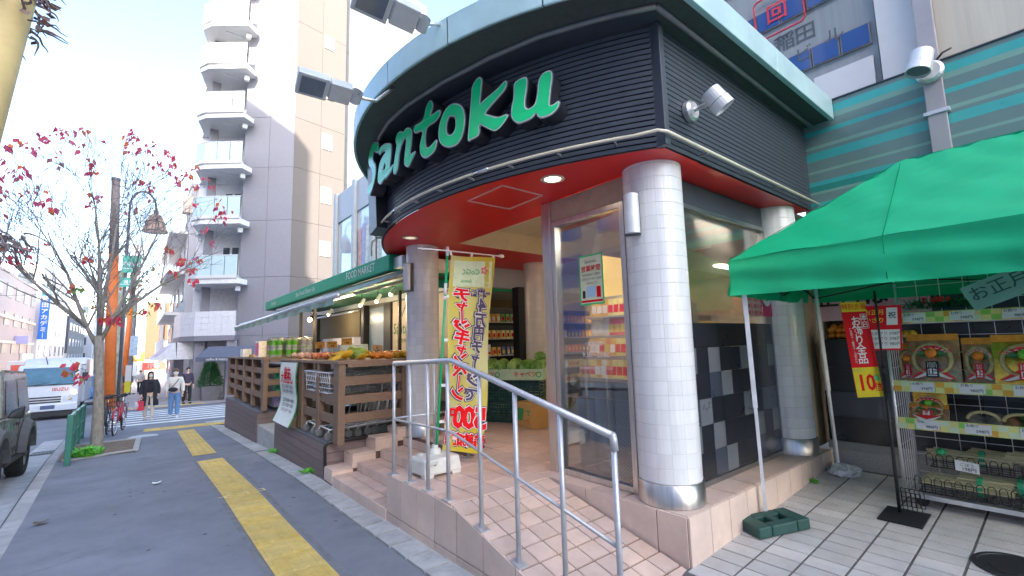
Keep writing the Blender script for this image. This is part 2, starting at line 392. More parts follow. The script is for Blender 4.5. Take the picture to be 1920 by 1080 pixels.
dm = m.mesh('dot_tile', yellow_t)
tw = thing('tactile_paving', 'row of yellow dotted tactile tiles across the pavement end before the zebra crossing', 'tactile paving', (.5, 16, gz(16)))
for i in range(8):
    for j in range(2):
        xx = .25+i*s; yy = 15.75+j*s-.05*i
        inst('tile', dm, tw, (xx, yy, gz(yy)+.004), (math.atan2(gz(yy+s)-gz(yy), s), 0, -.14))
# worn painted characters on the strip
m = MB()
text(m, 'てココ', .17, frame((1.06, 6.35, gz(6.35)+.016), (1, .10, 0), (-.1, 1, -.02)), .01)
m.build('painted_marks', mat('faded_paint', (.62, .50, .26), .8), tact)
# repair patch seams of asphalt around strip
seam = mat('asphalt_seam', (.13, .13, .135), .85, var=.25, scale=9)
m = MB()
for k in (-1, 1):
    for i in range(24):
        ya = .6+i*.36; xc = .88+.18+k*.215
        if ya > 9.2: break
        m.poly([(xc-.022, ya, gz(ya)+.003), (xc+.022, ya, gz(ya)+.003), (xc+.022, ya+.36, gz(ya+.36)+.003), (xc-.022, ya+.36, gz(ya+.36)+.003)])
for i in range(10):
    xa = .85+.11*i; ya = 9.55+.10*math.sin(i*.9)-.03*i
    m.poly([(xa, ya-.05, gz(ya-.05)+.003), (xa+.11, ya-.06, gz(ya-.06)+.003), (xa+.11, ya+.05, gz(ya+.05)+.003), (xa, ya+.06, gz(ya+.06)+.003)])
m.build('repair_seam', seam, walk)
# cracks, stains and patches in the asphalt
random.seed(31); crk = mat('asphalt_crack', (.05, .05, .055), .95); stn = mat('asphalt_patch', (.118, .122, .135), .9, var=.2, scale=6, bump=.35, bscale=180)
m = MB()
for k in range(4):
    x, y = random.uniform(-.4, .75) if k < 6 else random.uniform(1.35, 1.6), random.uniform(2.2, 12); a = random.uniform(0, 6.28)
    for i in range(random.randint(5, 12)):
        a += random.uniform(-.6, .6); x2, y2 = x+.09*math.cos(a), y+.09*math.sin(a); w = random.uniform(.001, .002)
        if not -.7 < x2 < 1.68: break
        nx_, ny_ = -math.sin(a)*w, math.cos(a)*w; m.poly([(x-nx_, y-ny_, gz(y)+.0025), (x2-nx_, y2-ny_, gz(y2)+.0025), (x2+nx_, y2+ny_, gz(y2)+.0025), (x+nx_, y+ny_, gz(y)+.0025)]); x, y = x2, y2
m.build('crack', crk, walk, kind='stuff')
m = MB()
for k in range(60):
    x, y, r_ = random.uniform(-.65, 1.6), random.uniform(2.2, 15), random.uniform(.008, .022)
    m.poly([(x+r_*math.cos(a)*random.uniform(.7, 1.2), y+r_*math.sin(a), gz(y)+.0022) for a in [i*6.283/7 for i in range(7)]])
m.build('gum_spot', mat('gum_spot', (.06, .06, .065), .9), walk, kind='stuff')
# zebra crossing
zeb = thing('zebra_crossing', 'white zebra crossing stripes over the side street behind the wooden planter', 'zebra crossing', (.8, 20, gz(20)))
for i in range(7):
    ya = 18.2+i*.92-.0
    m = MB(); P = []
    for x in [-.9+.45*k for k in range(16)]:
        sk = -.10*(x)
        P.append([(x, ya+sk, gz(ya+sk)-.012), (x, ya+.45+sk, gz(ya+.45+sk)-.012)])
    m.grid(P); m.build('stripe', white_p, zeb)
m = MB(); P = []
for x in [-1.2+.5*k for k in range(12)]:
    P.append([(x, 26.1-.1*x, gz(26.1)+.008), (x, 26.8-.1*x, gz(26.8)+.008)])
m.grid(P); m.build('tactile_paving', yellow_p, label='yellow tactile line on the brick pavement beyond the crossing', cat='tactile paving')
# manhole on asphalt, litter, tree pit
m = MB(); m.lathe([(.30, 0), (.29, .006), (.0001, .006)], 28); m.tf(Matrix.Translation((.25, 14.6, gz(14.6))))
m.build('manhole_cover', mat('pale_iron', (.34, .34, .33), .6), label='pale round manhole cover in the pavement near the crossing', cat='manhole cover')
leaf_d = mat('dry_leaf', (.10, .06, .04), .8)
for i, (x, y, lab) in enumerate([(-1.06, 10.2, 'curled dark fallen leaf lying on the road beside the kerb'), (-.66, 6.8, 'dark fallen leaf on the pavement edge nearest the camera'), (.30, 7.9, 'pale scrap of litter on the pavement left of the yellow strip')]):
    z = gz(y)+(-.10 if i == 0 else .008)
    m = MB(); P = [[(x+.09*(u-.5)+.02*v, y+.10*(v-.5), z+.012+.03*abs(u-.5)+.01*math.sin(v*5)) for u in (0, .3, .6, 1)] for v in (0, .25, .6, 1)]
    m.grid(P); m.build('fallen_leaf' if i < 2 else 'litter', leaf_d if i < 2 else paper, label=lab, cat='leaf' if i < 2 else 'litter')
# ------------------------------------------------------------------ entrance platform: steps, landing, ramp, plinth
plat = MB()
plat.box(2.005, 3.27, -.7, 3.05, 4.46, -.012)           # landing core
plat.hexa([(2.005, 1.45, -.7), (3.05, 1.45, -.7), (3.05, 3.27, -.7), (2.005, 3.27, -.7), (2.005, 1.45, -.462), (3.05, 1.45, -.462), (3.05, 3.27, -.012), (2.005, 3.27, -.012)])
plat.box(3.05, 3.4, -.7, 4.6, 7.2, -.012)
plat.box(3.08, 1.885, -.7, 5.985, 3.4, -.012)
for i, (x0, z) in enumerate([(1.998, -.33), (2.303, -.22), (2.613, -.11), (2.943, 0)]):
    plat.box(x0, 4.462, -.7, [2.303, 2.613, 2.943, 3.05][i], 6.05, z-.012)
platform = plat.build('entrance_steps', grout_p, kind='structure')
def tilemesh(dx, dy, t, m, ch=.003):
    b = MB(); b.hexa([(-dx/2, -dy/2, -t), (dx/2, -dy/2, -t), (dx/2, dy/2, -t), (-dx/2, dy/2, -t), (-dx/2+ch, -dy/2+ch, 0), (dx/2-ch, -dy/2+ch, 0), (dx/2-ch, dy/2-ch, 0), (-dx/2+ch, dy/2-ch, 0)])
    return b.mesh('tile', m)
def tiles(parent, x0, x1, y0, y1, nx, ny, zf, m, rot=(0, 0, 0), gap=.006, name='tile', skip=None, t=.02):
    dx = (x1-x0)/nx; dy = (y1-y0)/ny; me = tilemesh(dx-gap, dy-gap, t, m)
    for i in range(nx):
        for j in range(ny):
            x = x0+(i+.5)*dx; y = y0+(j+.5)*dy
            if skip and skip(x, y): continue
            inst(name, me, parent, (x, y, zf(x, y)+random.uniform(-.0008, .0008)), rot)
tiles(platform, 1.99, 3.06, 3.27, 4.46, 4, 4, lambda x, y: 0, pink_t)                       # landing
tiles(platform, 3.06, 4.6, 3.42, 7.2, 5, 13, lambda x, y: 0, pink_t, skip=lambda x, y: y < 3.42)
rs = math.atan2(.45, 1.82)
tiles(platform, 1.99, 3.045, 1.45, 3.26, 6, 11, lambda x, y: -.45*(3.27-y)/1.82+.0, pink_t, rot=(rs, 0, 0))
tiles(platform, 3.075, 5.985, 1.88, 2.45, 8, 1, lambda x, y: 0, pink_t)                      # plinth top
tiles(platform, 3.065, 3.30, 2.46, 3.40, 1, 3, lambda x, y: 0, pink_t)
for i, (x0, x1, z) in enumerate([(1.99, 2.30, -.33), (2.30, 2.61, -.22), (2.61, 2.94, -.11)]):
    tiles(platform, x0, x1, 4.47, 6.05, 2, 9, lambda x, y: z, pink_t)
for i, (x0, z) in enumerate([(1.986, -.33), (2.296, -.22), (2.606, -.11), (2.936, 0)]):
    # nosing / riser tiles
    n = 10; dy = (6.05-4.47)/n; h = .11 if i else .14
    me = MB().box(-.008, -dy/2+.003, -h+.006, .008, dy/2-.003, -.003).mesh('riser_tile', pink_w)
    for k in range(n): inst('riser_tile', me, platform, (x0, 4.47+(k+.5)*dy, z))
# facing panels of the ramp wall (street side)
def panel(parent, pts, m, n, t=.014, bevel=.002, name='wall_tile'):
    n = Vector(n); b = MB(); p = [Vector(q) for q in pts]; q = [a+n*t for a in p]
    b.hexa(p+q) if len(p) == 4 else b
    return b.build(name, m, parent, bevel=bevel, fix=True)
def rtop(y): return 0 if y > 3.26 else -.45*(3.27-y)/1.82
ys = [4.47, 4.16, 3.85, 3.53, 3.19, 2.84, 2.48, 2.12, 1.78, 1.47]
for a, b in zip(ys, ys[1:]):
    g = .0025; za, zb = rtop(a), rtop(b)
    for (t0, t1, l0, l1) in ((za-.004, zb-.004, -.352, -.352), (-.361, -.361, gz(a)-.08, gz(b)-.08)):
        t0 = max(t0, l0+.004) if l0 == -.352 else min(t0, za-.004); t1 = max(t1, l1+.004) if l1 == -.352 else min(t1, zb-.004)
        if t1 < l1+.003 or t0 < l0+.003: continue
        g = .0058; panel(platform, [(2.004, a-g, l0), (2.004, b+g, l1), (2.004, b+g, t1), (2.004, a-g, t0)], pink_w, (-1, 0, 0), .018)
# step wall between ramp and shop window, and plinth faces
xs = [3.40, 2.83, 2.48, 2.13, 1.885]
for a, b in zip(xs, xs[1:]):
    panel(platform, [(3.079, a-.004, min(rtop(a), 0)-.03 if a > 3.3 else rtop(a)-.02), (3.079, b+.004, rtop(b)-.02), (3.079, b+.004, -.004), (3.079, a-.004, -.004)], pink_w, (-1, 0, 0), .016)
x = 3.066; w = .284
for i in range(10):
    a = x+i*.2925; b = a+.2925
    panel(platform, [(a+.0035, 1.884, -.5), (b-.0035, 1.884, -.5), (b-.0035, 1.884, -.004), (a+.0035, 1.884, -.004)], pink_w, (0, -1, 0), .018)
# stepped side wall beyond the steps
st = MB(); 
for i, (x0, x1, z) in enumerate([(1.98, 2.24, -.285), (2.24, 2.54, -.13), (2.54, 2.85, .03), (2.85, 3.1, .12)]):
    st.box(x0+.006, 6.062, -.7, x1+(.006 if i < 3 else 0), 6.38, z-.006)
sw = st.build('step_wall', grout_p, platform)
for i, (x0, x1, z) in enumerate([(1.98, 2.24, -.285), (2.24, 2.54, -.13), (2.54, 2.85, .03), (2.85, 3.1, .12)]):
    MB().box(x0-.004, 6.052, z-.006, x1-.003, 6.38, z+.012).build('cap_tile', pink_w, platform, bevel=.003)
    MB().box(x0, 6.05, z-.16, x1-.003, 6.062, z-.009).build('wall_tile', pink_w, platform, bevel=.002)
    MB().box(x0-.008, 6.055, z-.15, x0+.006, 6.38, z-.009).build('wall_tile', pink_w, platform, bevel=.002)
# grey forecourt paving
FS = .055
def fz(x): return -.50+FS*x
fc = MB(); fc.grid([[(2.0, -3, fz(2)-.006), (6.2, -3, fz(6.2)-.006)], [(2.0, 1.89, fz(2)-.006), (6.2, 1.89, fz(6.2)-.006)]])
forecourt = fc.build('forecourt_paving', grout, kind='structure')
me = tilemesh(.1455, .238, .02, tile_g)
n = 0
for i in range(27):
    for j in range(9):
        x = 2.08+(i+.5)*.154; y = 1.88-(j+.5)*.25
        if x > 5.97 or (x < 3.05 and y > 1.40): continue
        inst('paver', me, forecourt, (x, y, fz(x)+random.uniform(-.001, .001)), (0, -math.atan(FS), 0))
m = MB(); m.lathe([(.20, 0), (.195, .008), (.17, .008), (.168, .004), (.12, .004), (.118, .009), (.0001, .009)], 32); m.tf(Matrix.Translation((4.42, .43, fz(4.42)+.002)) @ Matrix.Rotation(-math.atan(FS), 4, 'Y'))
m.build('manhole_cover', black_m, label='black round iron manhole cover in the grey pavers at the right', cat='manhole cover', smooth=False)
# ------------------------------------------------------------------ corner entrance rotunda
CX, CY, CR = 6.655, 4.283, 4.42
def arcp(r, t): return (CX-r*math.cos(t), CY+r*math.sin(t))
rot = thing('entrance_rotunda', 'rounded shop entrance with dark louvred fascia, red underside and pale metal roof edge', 'shop entrance', (3.2, 3.5, 0))
A0 = -math.asin((CY-1.82)/CR); A1 = R(39)
ZS, ZT = 2.68, 3.66
NS = 44
angs = [A0+(A1-A0)*i/NS for i in range(NS+1)]
# backing drum + right flank backing
m = MB(); m.grid([[(*arcp(CR-.012, t), z) for t in angs] for z in (ZS+.005, ZT)])
m.poly([(2.985, 1.845, ZS+.005), (5.99, 1.845, ZS+.005), (5.99, 1.845, ZT), (2.985, 1.845, ZT)])
m.build('louvre_backing', slat_back, rot)
ns = 22; ph = (ZT-ZS)/ns
for i in range(ns):
    z = ZS+i*ph
    P = [(CR+.004, z+.005), (CR+.010, z+.004), (CR+.016, z+ph-.011), (CR+.003, z+ph-.009)]
    m = MB(); m.grid([[(*arcp(r, t), zz) for t in angs] for r, zz in P])
    m.build('louvre_slat', slat_m, rot)
    m = MB(); yy = [1.82-(r-CR) for r, _ in P]
    a = [(2.965, yy[k], P[k][1]) for k in range(4)]; b = [(5.985, q[1], q[2]) for q in a]
    m.grid([a, b]); m.build('louvre_slat', slat_m, rot)
ex, ey = arcp(CR, A0)
MB().box(ex-.035, 1.775, ZS, ex+.03, 1.86, ZT).build('corner_trim', slat_m, rot, bevel=.006)
# red soffit with square coffer
m = MB()
pts = [arcp(CR-.014, t) for t in angs]
m.poly([(x, y, ZS) for x, y in pts if x < 3.5 and y < 7.0][::-1]+[(3.5, pts[0][1], ZS), (3.5, 7.0, ZS)][::1])
m.poly([(3.5, 1.835, ZS), (6.0, 1.835, ZS), (6.0, 3.6, ZS), (3.5, 3.6, ZS)])
m.poly([(3.5, 5.45, ZS), (6.0, 5.45, ZS), (6.0, 7.0, ZS), (3.5, 7.0, ZS)])
m.build('soffit', red_m, rot)
m = MB()
for (a, b) in (((3.5, 3.6), (6, 3.6)), ((3.5, 5.45), (6, 5.45)), ((3.5, 3.6), (3.5, 5.45)), ((6, 3.6), (6, 5.45))):
    m.poly([(*a, ZS-.004), (*b, ZS-.004), (*b, ZS+.28), (*a, ZS+.28)])
m.poly([(3.5, 3.6, ZS+.28), (6, 3.6, ZS+.28), (6, 5.45, ZS+.28), (3.5, 5.45, ZS+.28)])
m.build('coffer', cream, rot)
MB().box(3.52, 3.62, ZS+.10, 5.98, 3.66, ZS+.14).build('coffer_light', mat('coffer_strip', (1, .8, .5), .5, var=0, emit=.5), rot)
# access hatch frame in the soffit
m = MB(); hp = [(2.508, 3.732), (2.512, 3.18), (3.01, 3.18), (3.03, 3.725)]
hm = mat('hatch_frame', (.46, .30, .28), .5)
for a, b in zip(hp, hp[1:]+hp[:1]): m.bar((*a, ZS-.003), (*b, ZS-.003), .018, .008)
m.build('access_hatch', hm, rot)
# roof slab: metal edge panels, dark mesh eave, inner trim
RX, RY, RR = 5.372, 3.986, 3.705
def rp(r, t): return (RX-r*math.cos(t), RY+r*math.sin(t))
B0 = -math.asin((RY-1.5)/RR); B1 = R(62)
NB = 48; bang = [B0+(B1-B0)*i/NB for i in range(NB+1)]
for k in range(8):
    m = MB(); seg = bang[k*6:k*6+7]; e = .0012
    seg = [seg[0]+e]+seg[1:-1]+[seg[-1]-e]
    pr = [(RR-.03, 3.66), (RR-.005, 3.652), (RR, 3.662), (RR+.004, 3.885), (RR-.02, 3.9), (RR-.12, 3.905)]
    m.grid([[(*rp(r, t), z) for t in seg] for r, z in pr]); m.build('edge_panel', teal_m, rot, smooth=False)
rx0 = rp(RR, B0)[0]
for (a, b) in ((rx0+.003, 4.45), (4.455, 5.97)):
    MB().box(a, 1.494, 3.655, b, 1.54, 3.9).build('edge_panel', teal_m, rot, bevel=.006)
m = MB(); pts = [rp(RR-.02, t) for t in bang]
m.poly([(x, y, 3.668) for x, y in pts][::-1]+[(5.97, 1.52, 3.668), (5.97, pts[-1][1], 3.668)])
m.build('eave_soffit', eave_m, rot)
m = MB(); m.poly([(x, y, 3.89) for x, y in pts]+[(5.97, pts[-1][1], 3.89), (5.97, 1.52, 3.89)])
m.build('roof_top', teal_m, rot)
m = MB()
ti = [(2.80, 1.69), (2.64, 1.92), (2.53, 2.10), (2.342, 2.454), (2.191, 2.904), (2.06, 3.458), (1.985, 4.019), (1.985, 4.458), (2.045, 4.838), (2.16, 5.2), (2.35, 5.7), (2.6, 6.2)]
m.tube([(x, y, 3.652) for x, y in ti], .022, 8); m.tube([(2.80, 1.69, 3.652), (5.98, 1.72, 3.652)], .022, 8)
m.build('eave_trim', trim_m, rot, smooth=True)
m = MB(); m.grid([[(x, y, 3.65), (*arcp(CR+.0, math.atan2(y-CY, CX-x)), 3.664)] for x, y in ti])
m.build('eave_inner_strip', slat_m, rot)
# columns with glazed tiles
def column(cx, cy, r, ztop, name='column', front=None, nt=14, th=.108, body=white_tile, label=None):
    c = node('column', rot, (cx, cy, 0))
    if label: c['label'] = label
    MB().lathe([(r-.0035, .17), (r-.0035, ztop)], 32, (cx, cy, 0)).build('core', grout_w, c)
    MB().lathe([(r+.014, .003), (r+.014, .165), (r+.006, .17), (r-.012, .17)], 40, (cx, cy, 0)).build('base_band', steel, c, smooth=True)
    d = 2*math.pi/nt; gp = .0007/r; b = MB(); sub = 4
    b.grid([[(rr*math.cos(t), rr*math.sin(t), z) for t in [-d/2+gp+(d-2*gp)*i/sub for i in range(sub+1)]] for rr, z in ((r-.012, .001), (r-.0015, .001), (r, .003), (r, th-.003), (r-.0015, th-.001), (r-.012, th-.001))])
    for s_ in (-1, 1):
        t = s_*(d/2-gp); b.poly([(rr*math.cos(t), rr*math.sin(t), z) for rr, z in ((r-.012, .001), (r, .003), (r, th-.003), (r-.012, th-.001))])
    me = b.mesh('column_tile', body)
    for f in me.polygons: f.use_smooth = False
    az = math.atan2(-cy, -cx); z = .172; rest = MB(); row = 0
    while z < ztop-.02:
        for k in range(nt):
            t = k*d+(row % 1)*d/2; dd = (t-az+math.pi) % (2*math.pi)-math.pi
            if abs(dd) < 1.62:
                inst('tile', me, c, (cx, cy, z), (0, 0, t))
            else:
                q = d/2-gp; rest.grid([[(cx+r*math.cos(t+a), cy+r*math.sin(t+a), zz) for a in (-q, 0, q)] for zz in (z+.002, z+th-.002)])
        z += th; row += 1
    rest.build('rear_tiles', body, c, kind='stuff')
    return c
column(3.33, 2.165, .240, 2.68, label='front column at the plinth corner')
column(5.62, 2.12, .235, 2.68, label='column beside the wall under the tent')
column(3.205, 6.0, .234, 2.68, label='column behind the yellow banner')
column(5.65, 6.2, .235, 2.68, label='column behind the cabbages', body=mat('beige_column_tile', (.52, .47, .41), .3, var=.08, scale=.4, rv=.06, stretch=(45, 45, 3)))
# stainless jamb post and shop window facing the street
MB().box(3.215, 3.30, .002, 3.32, 3.43, ZS-.002).build('jamb_post', steel, rot, bevel=.008)
def window_frame(parent, o, ux, w, h, fw, d, m, name='window_frame', bars=()):
    ux = Vector(ux); n = Vector((-ux.y, ux.x, 0)); o = Vector(o); b = MB()
    def seg(a0, a1, z0, z1):
        p = [o+ux*a0+n*(-d/2), o+ux*a1+n*(-d/2), o+ux*a1+n*(d/2), o+ux*a0+n*(d/2)]
        b.hexa([(*q.xy, o.z+z0) for q in p]+[(*q.xy, o.z+z1) for q in p])
    seg(0, fw, 0, h); seg(w-fw, w, 0, h); seg(fw, w-fw, 0, fw); seg(fw, w-fw, h-fw, h)
    for z in bars: seg(fw, w-fw, z, z+fw)
    f = b.build(name, m, parent, bevel=.003)
    c = MB(); p = [o+ux*fw, o+ux*(w-fw)]; q = n*.004
    c.hexa([(*(p[0]-q).xy, o.z+fw), (*(p[1]-q).xy, o.z+fw), (*(p[1]+q).xy, o.z+fw), (*(p[0]+q).xy, o.z+fw), (*(p[0]-q).xy, o.z+h-fw), (*(p[1]-q).xy, o.z+h-fw), (*(p[1]+q).xy, o.z+h-fw), (*(p[0]+q).xy, o.z+h-fw)])
    c.build('glass_pane', shop_glass, f)
    return f
w1 = window_frame(rot, (3.25, 3.29, .004), (0, -1, 0), .90, 2.45, .05, .07, steel)
MB().box(3.235, 2.36, 2.458, 3.265, 3.30, 2.675).build('header_panel', mat('brown_header', (.30, .22, .16), .6), rot)
w2 = window_frame(rot, (3.56, 2.15, .004), (1, 0, 0), 1.86, 2.45, .045, .07, mat('dark_steel', (.22, .23, .23), .35, .9))
MB().box(3.55, 2.13, 2.458, 5.42, 2.17, 2.675).build('header_panel', slat_m, rot)
# chequered panels behind the side window
def wires(o, ux, w, z0, z1, par):
    m = MB(); o = Vector(o); ux = Vector(ux); d = .03; h = z1-z0; k = -h
    while k < w:
        for s_ in (0, 1):
            a0, a1 = max(k, 0), min(k+h, w)
            if a1 > a0: p, q = ((a0, z0+a0-k), (a1, z0+a1-k)) if not s_ else ((a0, z1-(a0-k)), (a1, z1-(a1-k))); m.bar((*(o+ux*p[0]).xy, p[1]), (*(o+ux*q[0]).xy, q[1]), .0011, .0011)
        k += d
    m.build('glass_wire', steel, par, kind='stuff')
wires((3.262, 3.24, 0), (0, -1, 0), .80, .05, 2.4, w1); wires((3.61, 2.162, 0), (1, 0, 0), 1.76, 1.40, 2.4, w2)
ch = node('chequer_panel', rot, (3.6, 2.19, .06)); random.seed(21)
PAT = ['00000000', '20200200', '00120000', '12000201', '20200020', '00120010']
for j in range(6):
    for i in range(9):
        x0 = 3.58+i*.205; z0 = 1.385-(j+1)*.222; k = int(PAT[j][i % 8])
        MB().box(x0+.001, 2.132-.002*k, z0+.001, x0+.204, 2.142, z0+.221).build('panel', navy[k], ch)
random.seed(5)
# poster on the street window, hours and stickers
# cream tube light along the fascia
tube = thing('tube_light', 'cream neon tube running along the dark louvred fascia', 'tube light', (2.2, 3.5, 2.77))
tp = [(6.08, 1.745, 2.742), (2.93, 1.745, 2.755), (2.86, 1.78, 2.76)]+[(*arcp(CR+.085, t), 2.765+.0*t) for t in [A0+.01+(R(24)-A0)*i/30 for i in range(1, 31)]]
x, y, z = tp[-1]; tp += [(x-.01, y+.12, z-.02), (x+.02, y+.22, z-.10), (x+.04, y+.25, z-.2)]
m = MB(); m.tube(tp, .0125, 8); m.build('glass_tube', tube_m, tube, smooth=True)
for k in range(0, 33, 3):
    p = tp[k+1 if k else 0]
    q = Vector((p[0], p[1], p[2])); c = Vector((CX, CY, 0)); d = (Vector((c.x-q.x, c.y-q.y, 0))).normalized() if k else Vector((0, 1, 0))
    MB().bar(q+Vector((0, 0, -.02)), q+d*.085+Vector((0, 0, -.02)), .012, .02).build('bracket', trim_m, tube)
for x in (3.5, 4.2, 4.9, 5.6):
    MB().bar((x, 1.745, 2.73), (x, 1.83, 2.73), .012, .02).build('bracket', trim_m, tube)
for k in (12, 22):
    p = Vector(tp[k]); d = (Vector(tp[k+1])-p).normalized()
    MB().tube([p-d*.09, p+d*.09], .017, 8).build('coupler', chrome, tube, smooth=True)
# sign letters
SX, SY, SR = 7.556, 4.531, 5.516
sign = thing('shop_sign', 'big green Santoku letters with white outline standing off the dark louvres', 'shop sign', (2.1, 3.7, 3.0))
def smooth_loop(p, n=5):
    o = []; L = len(p)
    for i in range(L):
        a, b, c, d = p[i-1], p[i], p[(i+1) % L], p[(i+2) % L]
        for k in range(n):
            t = k/n; o.append(tuple(.5*((2*b[j])+(-a[j]+c[j])*t+(2*a[j]-5*b[j]+4*c[j]-d[j])*t*t+(-a[j]+3*b[j]-3*c[j]+d[j])*t**3) for j in (0, 1)))
    return o
def offset(p, d):
    o = []; L = len(p)
    ar = sum(p[i][0]*p[(i+1) % L][1]-p[(i+1) % L][0]*p[i][1] for i in range(L)); s_ = 1 if ar > 0 else -1
    for i in range(L):
        a, b, c = Vector(p[i-2]), Vector(p[i]), Vector(p[(i+2) % L]); t = (c-a)
        if t.length < 1e-9: t = Vector((1, 0))
        t.normalize(); o.append((b.x+t.y*d*s_, b.y-t.x*d*s_))
    return o
def fill(outer, hole=None):
    c = bpy.data.curves.new('l', 'CURVE'); c.dimensions = '2D'; c.fill_mode = 'BOTH'
    for lp in [outer]+([hole] if hole else []):
        sp = c.splines.new('POLY'); sp.points.add(len(lp)-1)
        for k, q in enumerate(lp): sp.points[k].co = (q[0], q[1], 0, 1)
        sp.use_cyclic_u = True
    o = bpy.data.objects.new('l', c); me = o.to_mesh()
    v = [tuple(q.co) for q in me.vertices]; f = [tuple(q.vertices) for q in me.polygons]; o.to_mesh_clear()
    bpy.data.objects.remove(o); bpy.data.curves.remove(c); return v, f
def sw(u, z, off): # u = arc length along sign circle
    t = -u/SR; r = SR+off; return (SX-r*math.cos(t), SY+r*math.sin(t), z)
for ch_, (o_, h_) in LET.items():
    out = [(-R(a)*SR, z) for a, z in o_]; hol = [(-R(a)*SR, z) for a, z in h_] if h_ else None
    out = smooth_loop(out); hol = smooth_loop(hol) if hol else None
    lt = node('letter', sign, sw(out[0][0], 3.2, 0)); lt['label'] = 'letter '+ch_
    def face(off_out, off, name, m, par):
        o2 = offset(out, off_out); h2 = offset(hol, -off_out) if hol else None
        v, f = fill(o2, h2); b = MB(); b.v = [sw(q[0], q[1], off) for q in v]; b.f = f; b.m = [0]*len(f)
        return b.build(name, m, par)
    face(0, .004, 'face', sgreen, lt); face(.009, .001, 'white_edge', sedge, lt)
    rt = MB()
    face(.017, -.003, 'rim', mat('letter_rim', (.16, .17, .18), .4, .6), lt)
    for lp in [offset(out, .017)]+([offset(hol, -.017)] if hol else []):
        lp = lp+[lp[0]]; rt.grid([[sw(q[0], q[1], off) for q in lp] for off in (-.004, -.15)])
    rt.build('return', sside, lt)
# dark backing box at the left end of the sign
m = MB(); P = []
us = [-.62, -.55, -.45]
box_l = [(sw(.0, 0, 0)[0], 0)]
m.hexa([(2.20, 5.28, 2.70), (2.45, 5.28, 2.70), (2.62, 5.75, 2.70), (2.30, 5.75, 2.70), (2.16, 5.28, 3.64), (2.45, 5.28, 3.64), (2.62, 5.75, 3.64), (2.26, 5.75, 3.64)])
m.build('end_box', sside, sign, bevel=.004)
# ------------------------------------------------------------------ supermarket building: wall at the right, upper floors, side facade
mk = thing('supermarket_building', 'supermarket building with green striped wall panels above the forecourt', 'building', (6.2, 1, 0))
for i in range(5):
    MB().box(6.0, 1.86-(i+1)*.9+.003, -.5, 6.3, 1.86-i*.9-.003, .014).build('granite_block', granite, mk, bevel=.004)
MB().box(6.03, -3, .012, 6.3, 1.9, .09).build('window_ledge', mat('grey_ledge', (.22, .22, .21), .5), mk)
random.seed(9)
for i in range(8):
    for j in range(4 if i < 1 else 9):
        y1 = 1.87-i*.62; z0 = .092+j*.265
        k = random.choice((0, 0, 0, 0, 1, 1))
        MB().box(6.05-.002*k, y1-.617, z0+.001, 6.08, y1-.001, z0+.263).build('dark_panel', navy[k], mk)
MB().box(6.08, -3, .09, 6.3, 1.9, 1.16).build('wall_core', slat_back, mk)
# display opening with ledge
MB().box(5.99, 1.26, 1.155, 6.6, 1.88, 1.19).build('display_ledge', black_m, mk)
MB().box(6.6, -3, 1.16, 6.65, 1.9, 2.5).build('display_back', mat('display_dark', (.05, .035, .03), .7), mk)
MB().box(6.0, 1.26, 1.95, 6.6, 1.88, 2.5).build('display_head', slat_m, mk)
# green stripe panels
gm = [mat('stripe_greygreen', (.11, .18, .175), .3, var=.05, coat=.4), mat('stripe_teal', (.04, .30, .295), .3, var=.05, coat=.4), mat('stripe_sage', (.15, .28, .235), .3, var=.05, coat=.4), mat('stripe_deep', (.02, .19, .165), .3, var=.05, coat=.4), mat('stripe_lime', (.02, .36, .24), .3, var=.05, coat=.4)]
random.seed(14)
zs = [2.50]; cols = []
seq = [(.08, 4), (.05, 1), (.09, 0), (.04, 1), (.10, 0), (.03, 2), (.07, 3), (.05, 1), (.10, 0), (.03, 2), (.12, 0), (.10, 1), (.04, 0), (.04, 2), (.13, 0), (.05, 1), (.10, 0), (.06, 2), (.09, 1), (.05, 0)]
z = 2.50
tot = sum(q[0] for q in seq); sc = (3.895-2.5)/tot
for (pa, pb) in ((1.88, .655), (.645, -.6), (-.61, -1.9), (-1.91, -3.2)):
    z = 2.5; m = MB()
    for h, k in seq:
        h *= sc; m.cur = k; m.box(6.0, pb, z, 6.05, pa, z+h); z += h
    m.build('stripe_panel', gm, mk)
MB().box(5.985, -3.2, 3.897, 6.1, 1.88, 3.91).build('panel_cap', slat_m, mk)
# upper storey glazing: its reflection built as solid panels, blue windows and lettering
clad = mat('ribbed_grey_cladding', (.20, .215, .225), .5, var=.1, scale=2, stretch=(2, 8, .3))
whitep = mat('white_wall_panel', (.46, .45, .46), .25, var=.06, scale=1.5, coat=.3)
creamp = mat('cream_ribbed_panel', (.44, .40, .33), .4, var=.1, scale=2, stretch=(2, 8, .3))
MB().box(6.08, 1.05, 3.92, 6.3, 6.0, 9).build('cladding', clad, mk)
for (za, zb) in ((4.40, 4.65), (5.13, 5.40), (5.88, 6.15), (6.6, 6.9)):
    for i in range(12):
        ya = 1.095+i*.288
        f = MB(); f.box(6.05, ya, za, 6.09, ya+.28, zb); f.build('window_frame', mat('bronze_frame', (.20, .18, .17), .4, .6), mk)
        MB().box(6.042, ya+.014, za+.014, 6.055, ya+.266, zb-.014).build('window_pane', win_blue, mk)
MB().box(6.03, 1.10, 3.915, 6.07, 1.66, 4.25).build('white_panel', whitep, mk)
for (a, b, mm) in ((.66, 1.04, whitep), (-.20, .60, whitep), (-.9, -.21, creamp), (-3, -.91, clad)):
    for k in range(4): MB().box(6.02, a, 3.92+k*1.2, 6.3, b-.006, 3.92+(k+1)*1.2-.006).build('wall_panel', creamp if mm is whitep and b < .62 and k < 1 else mm, mk)
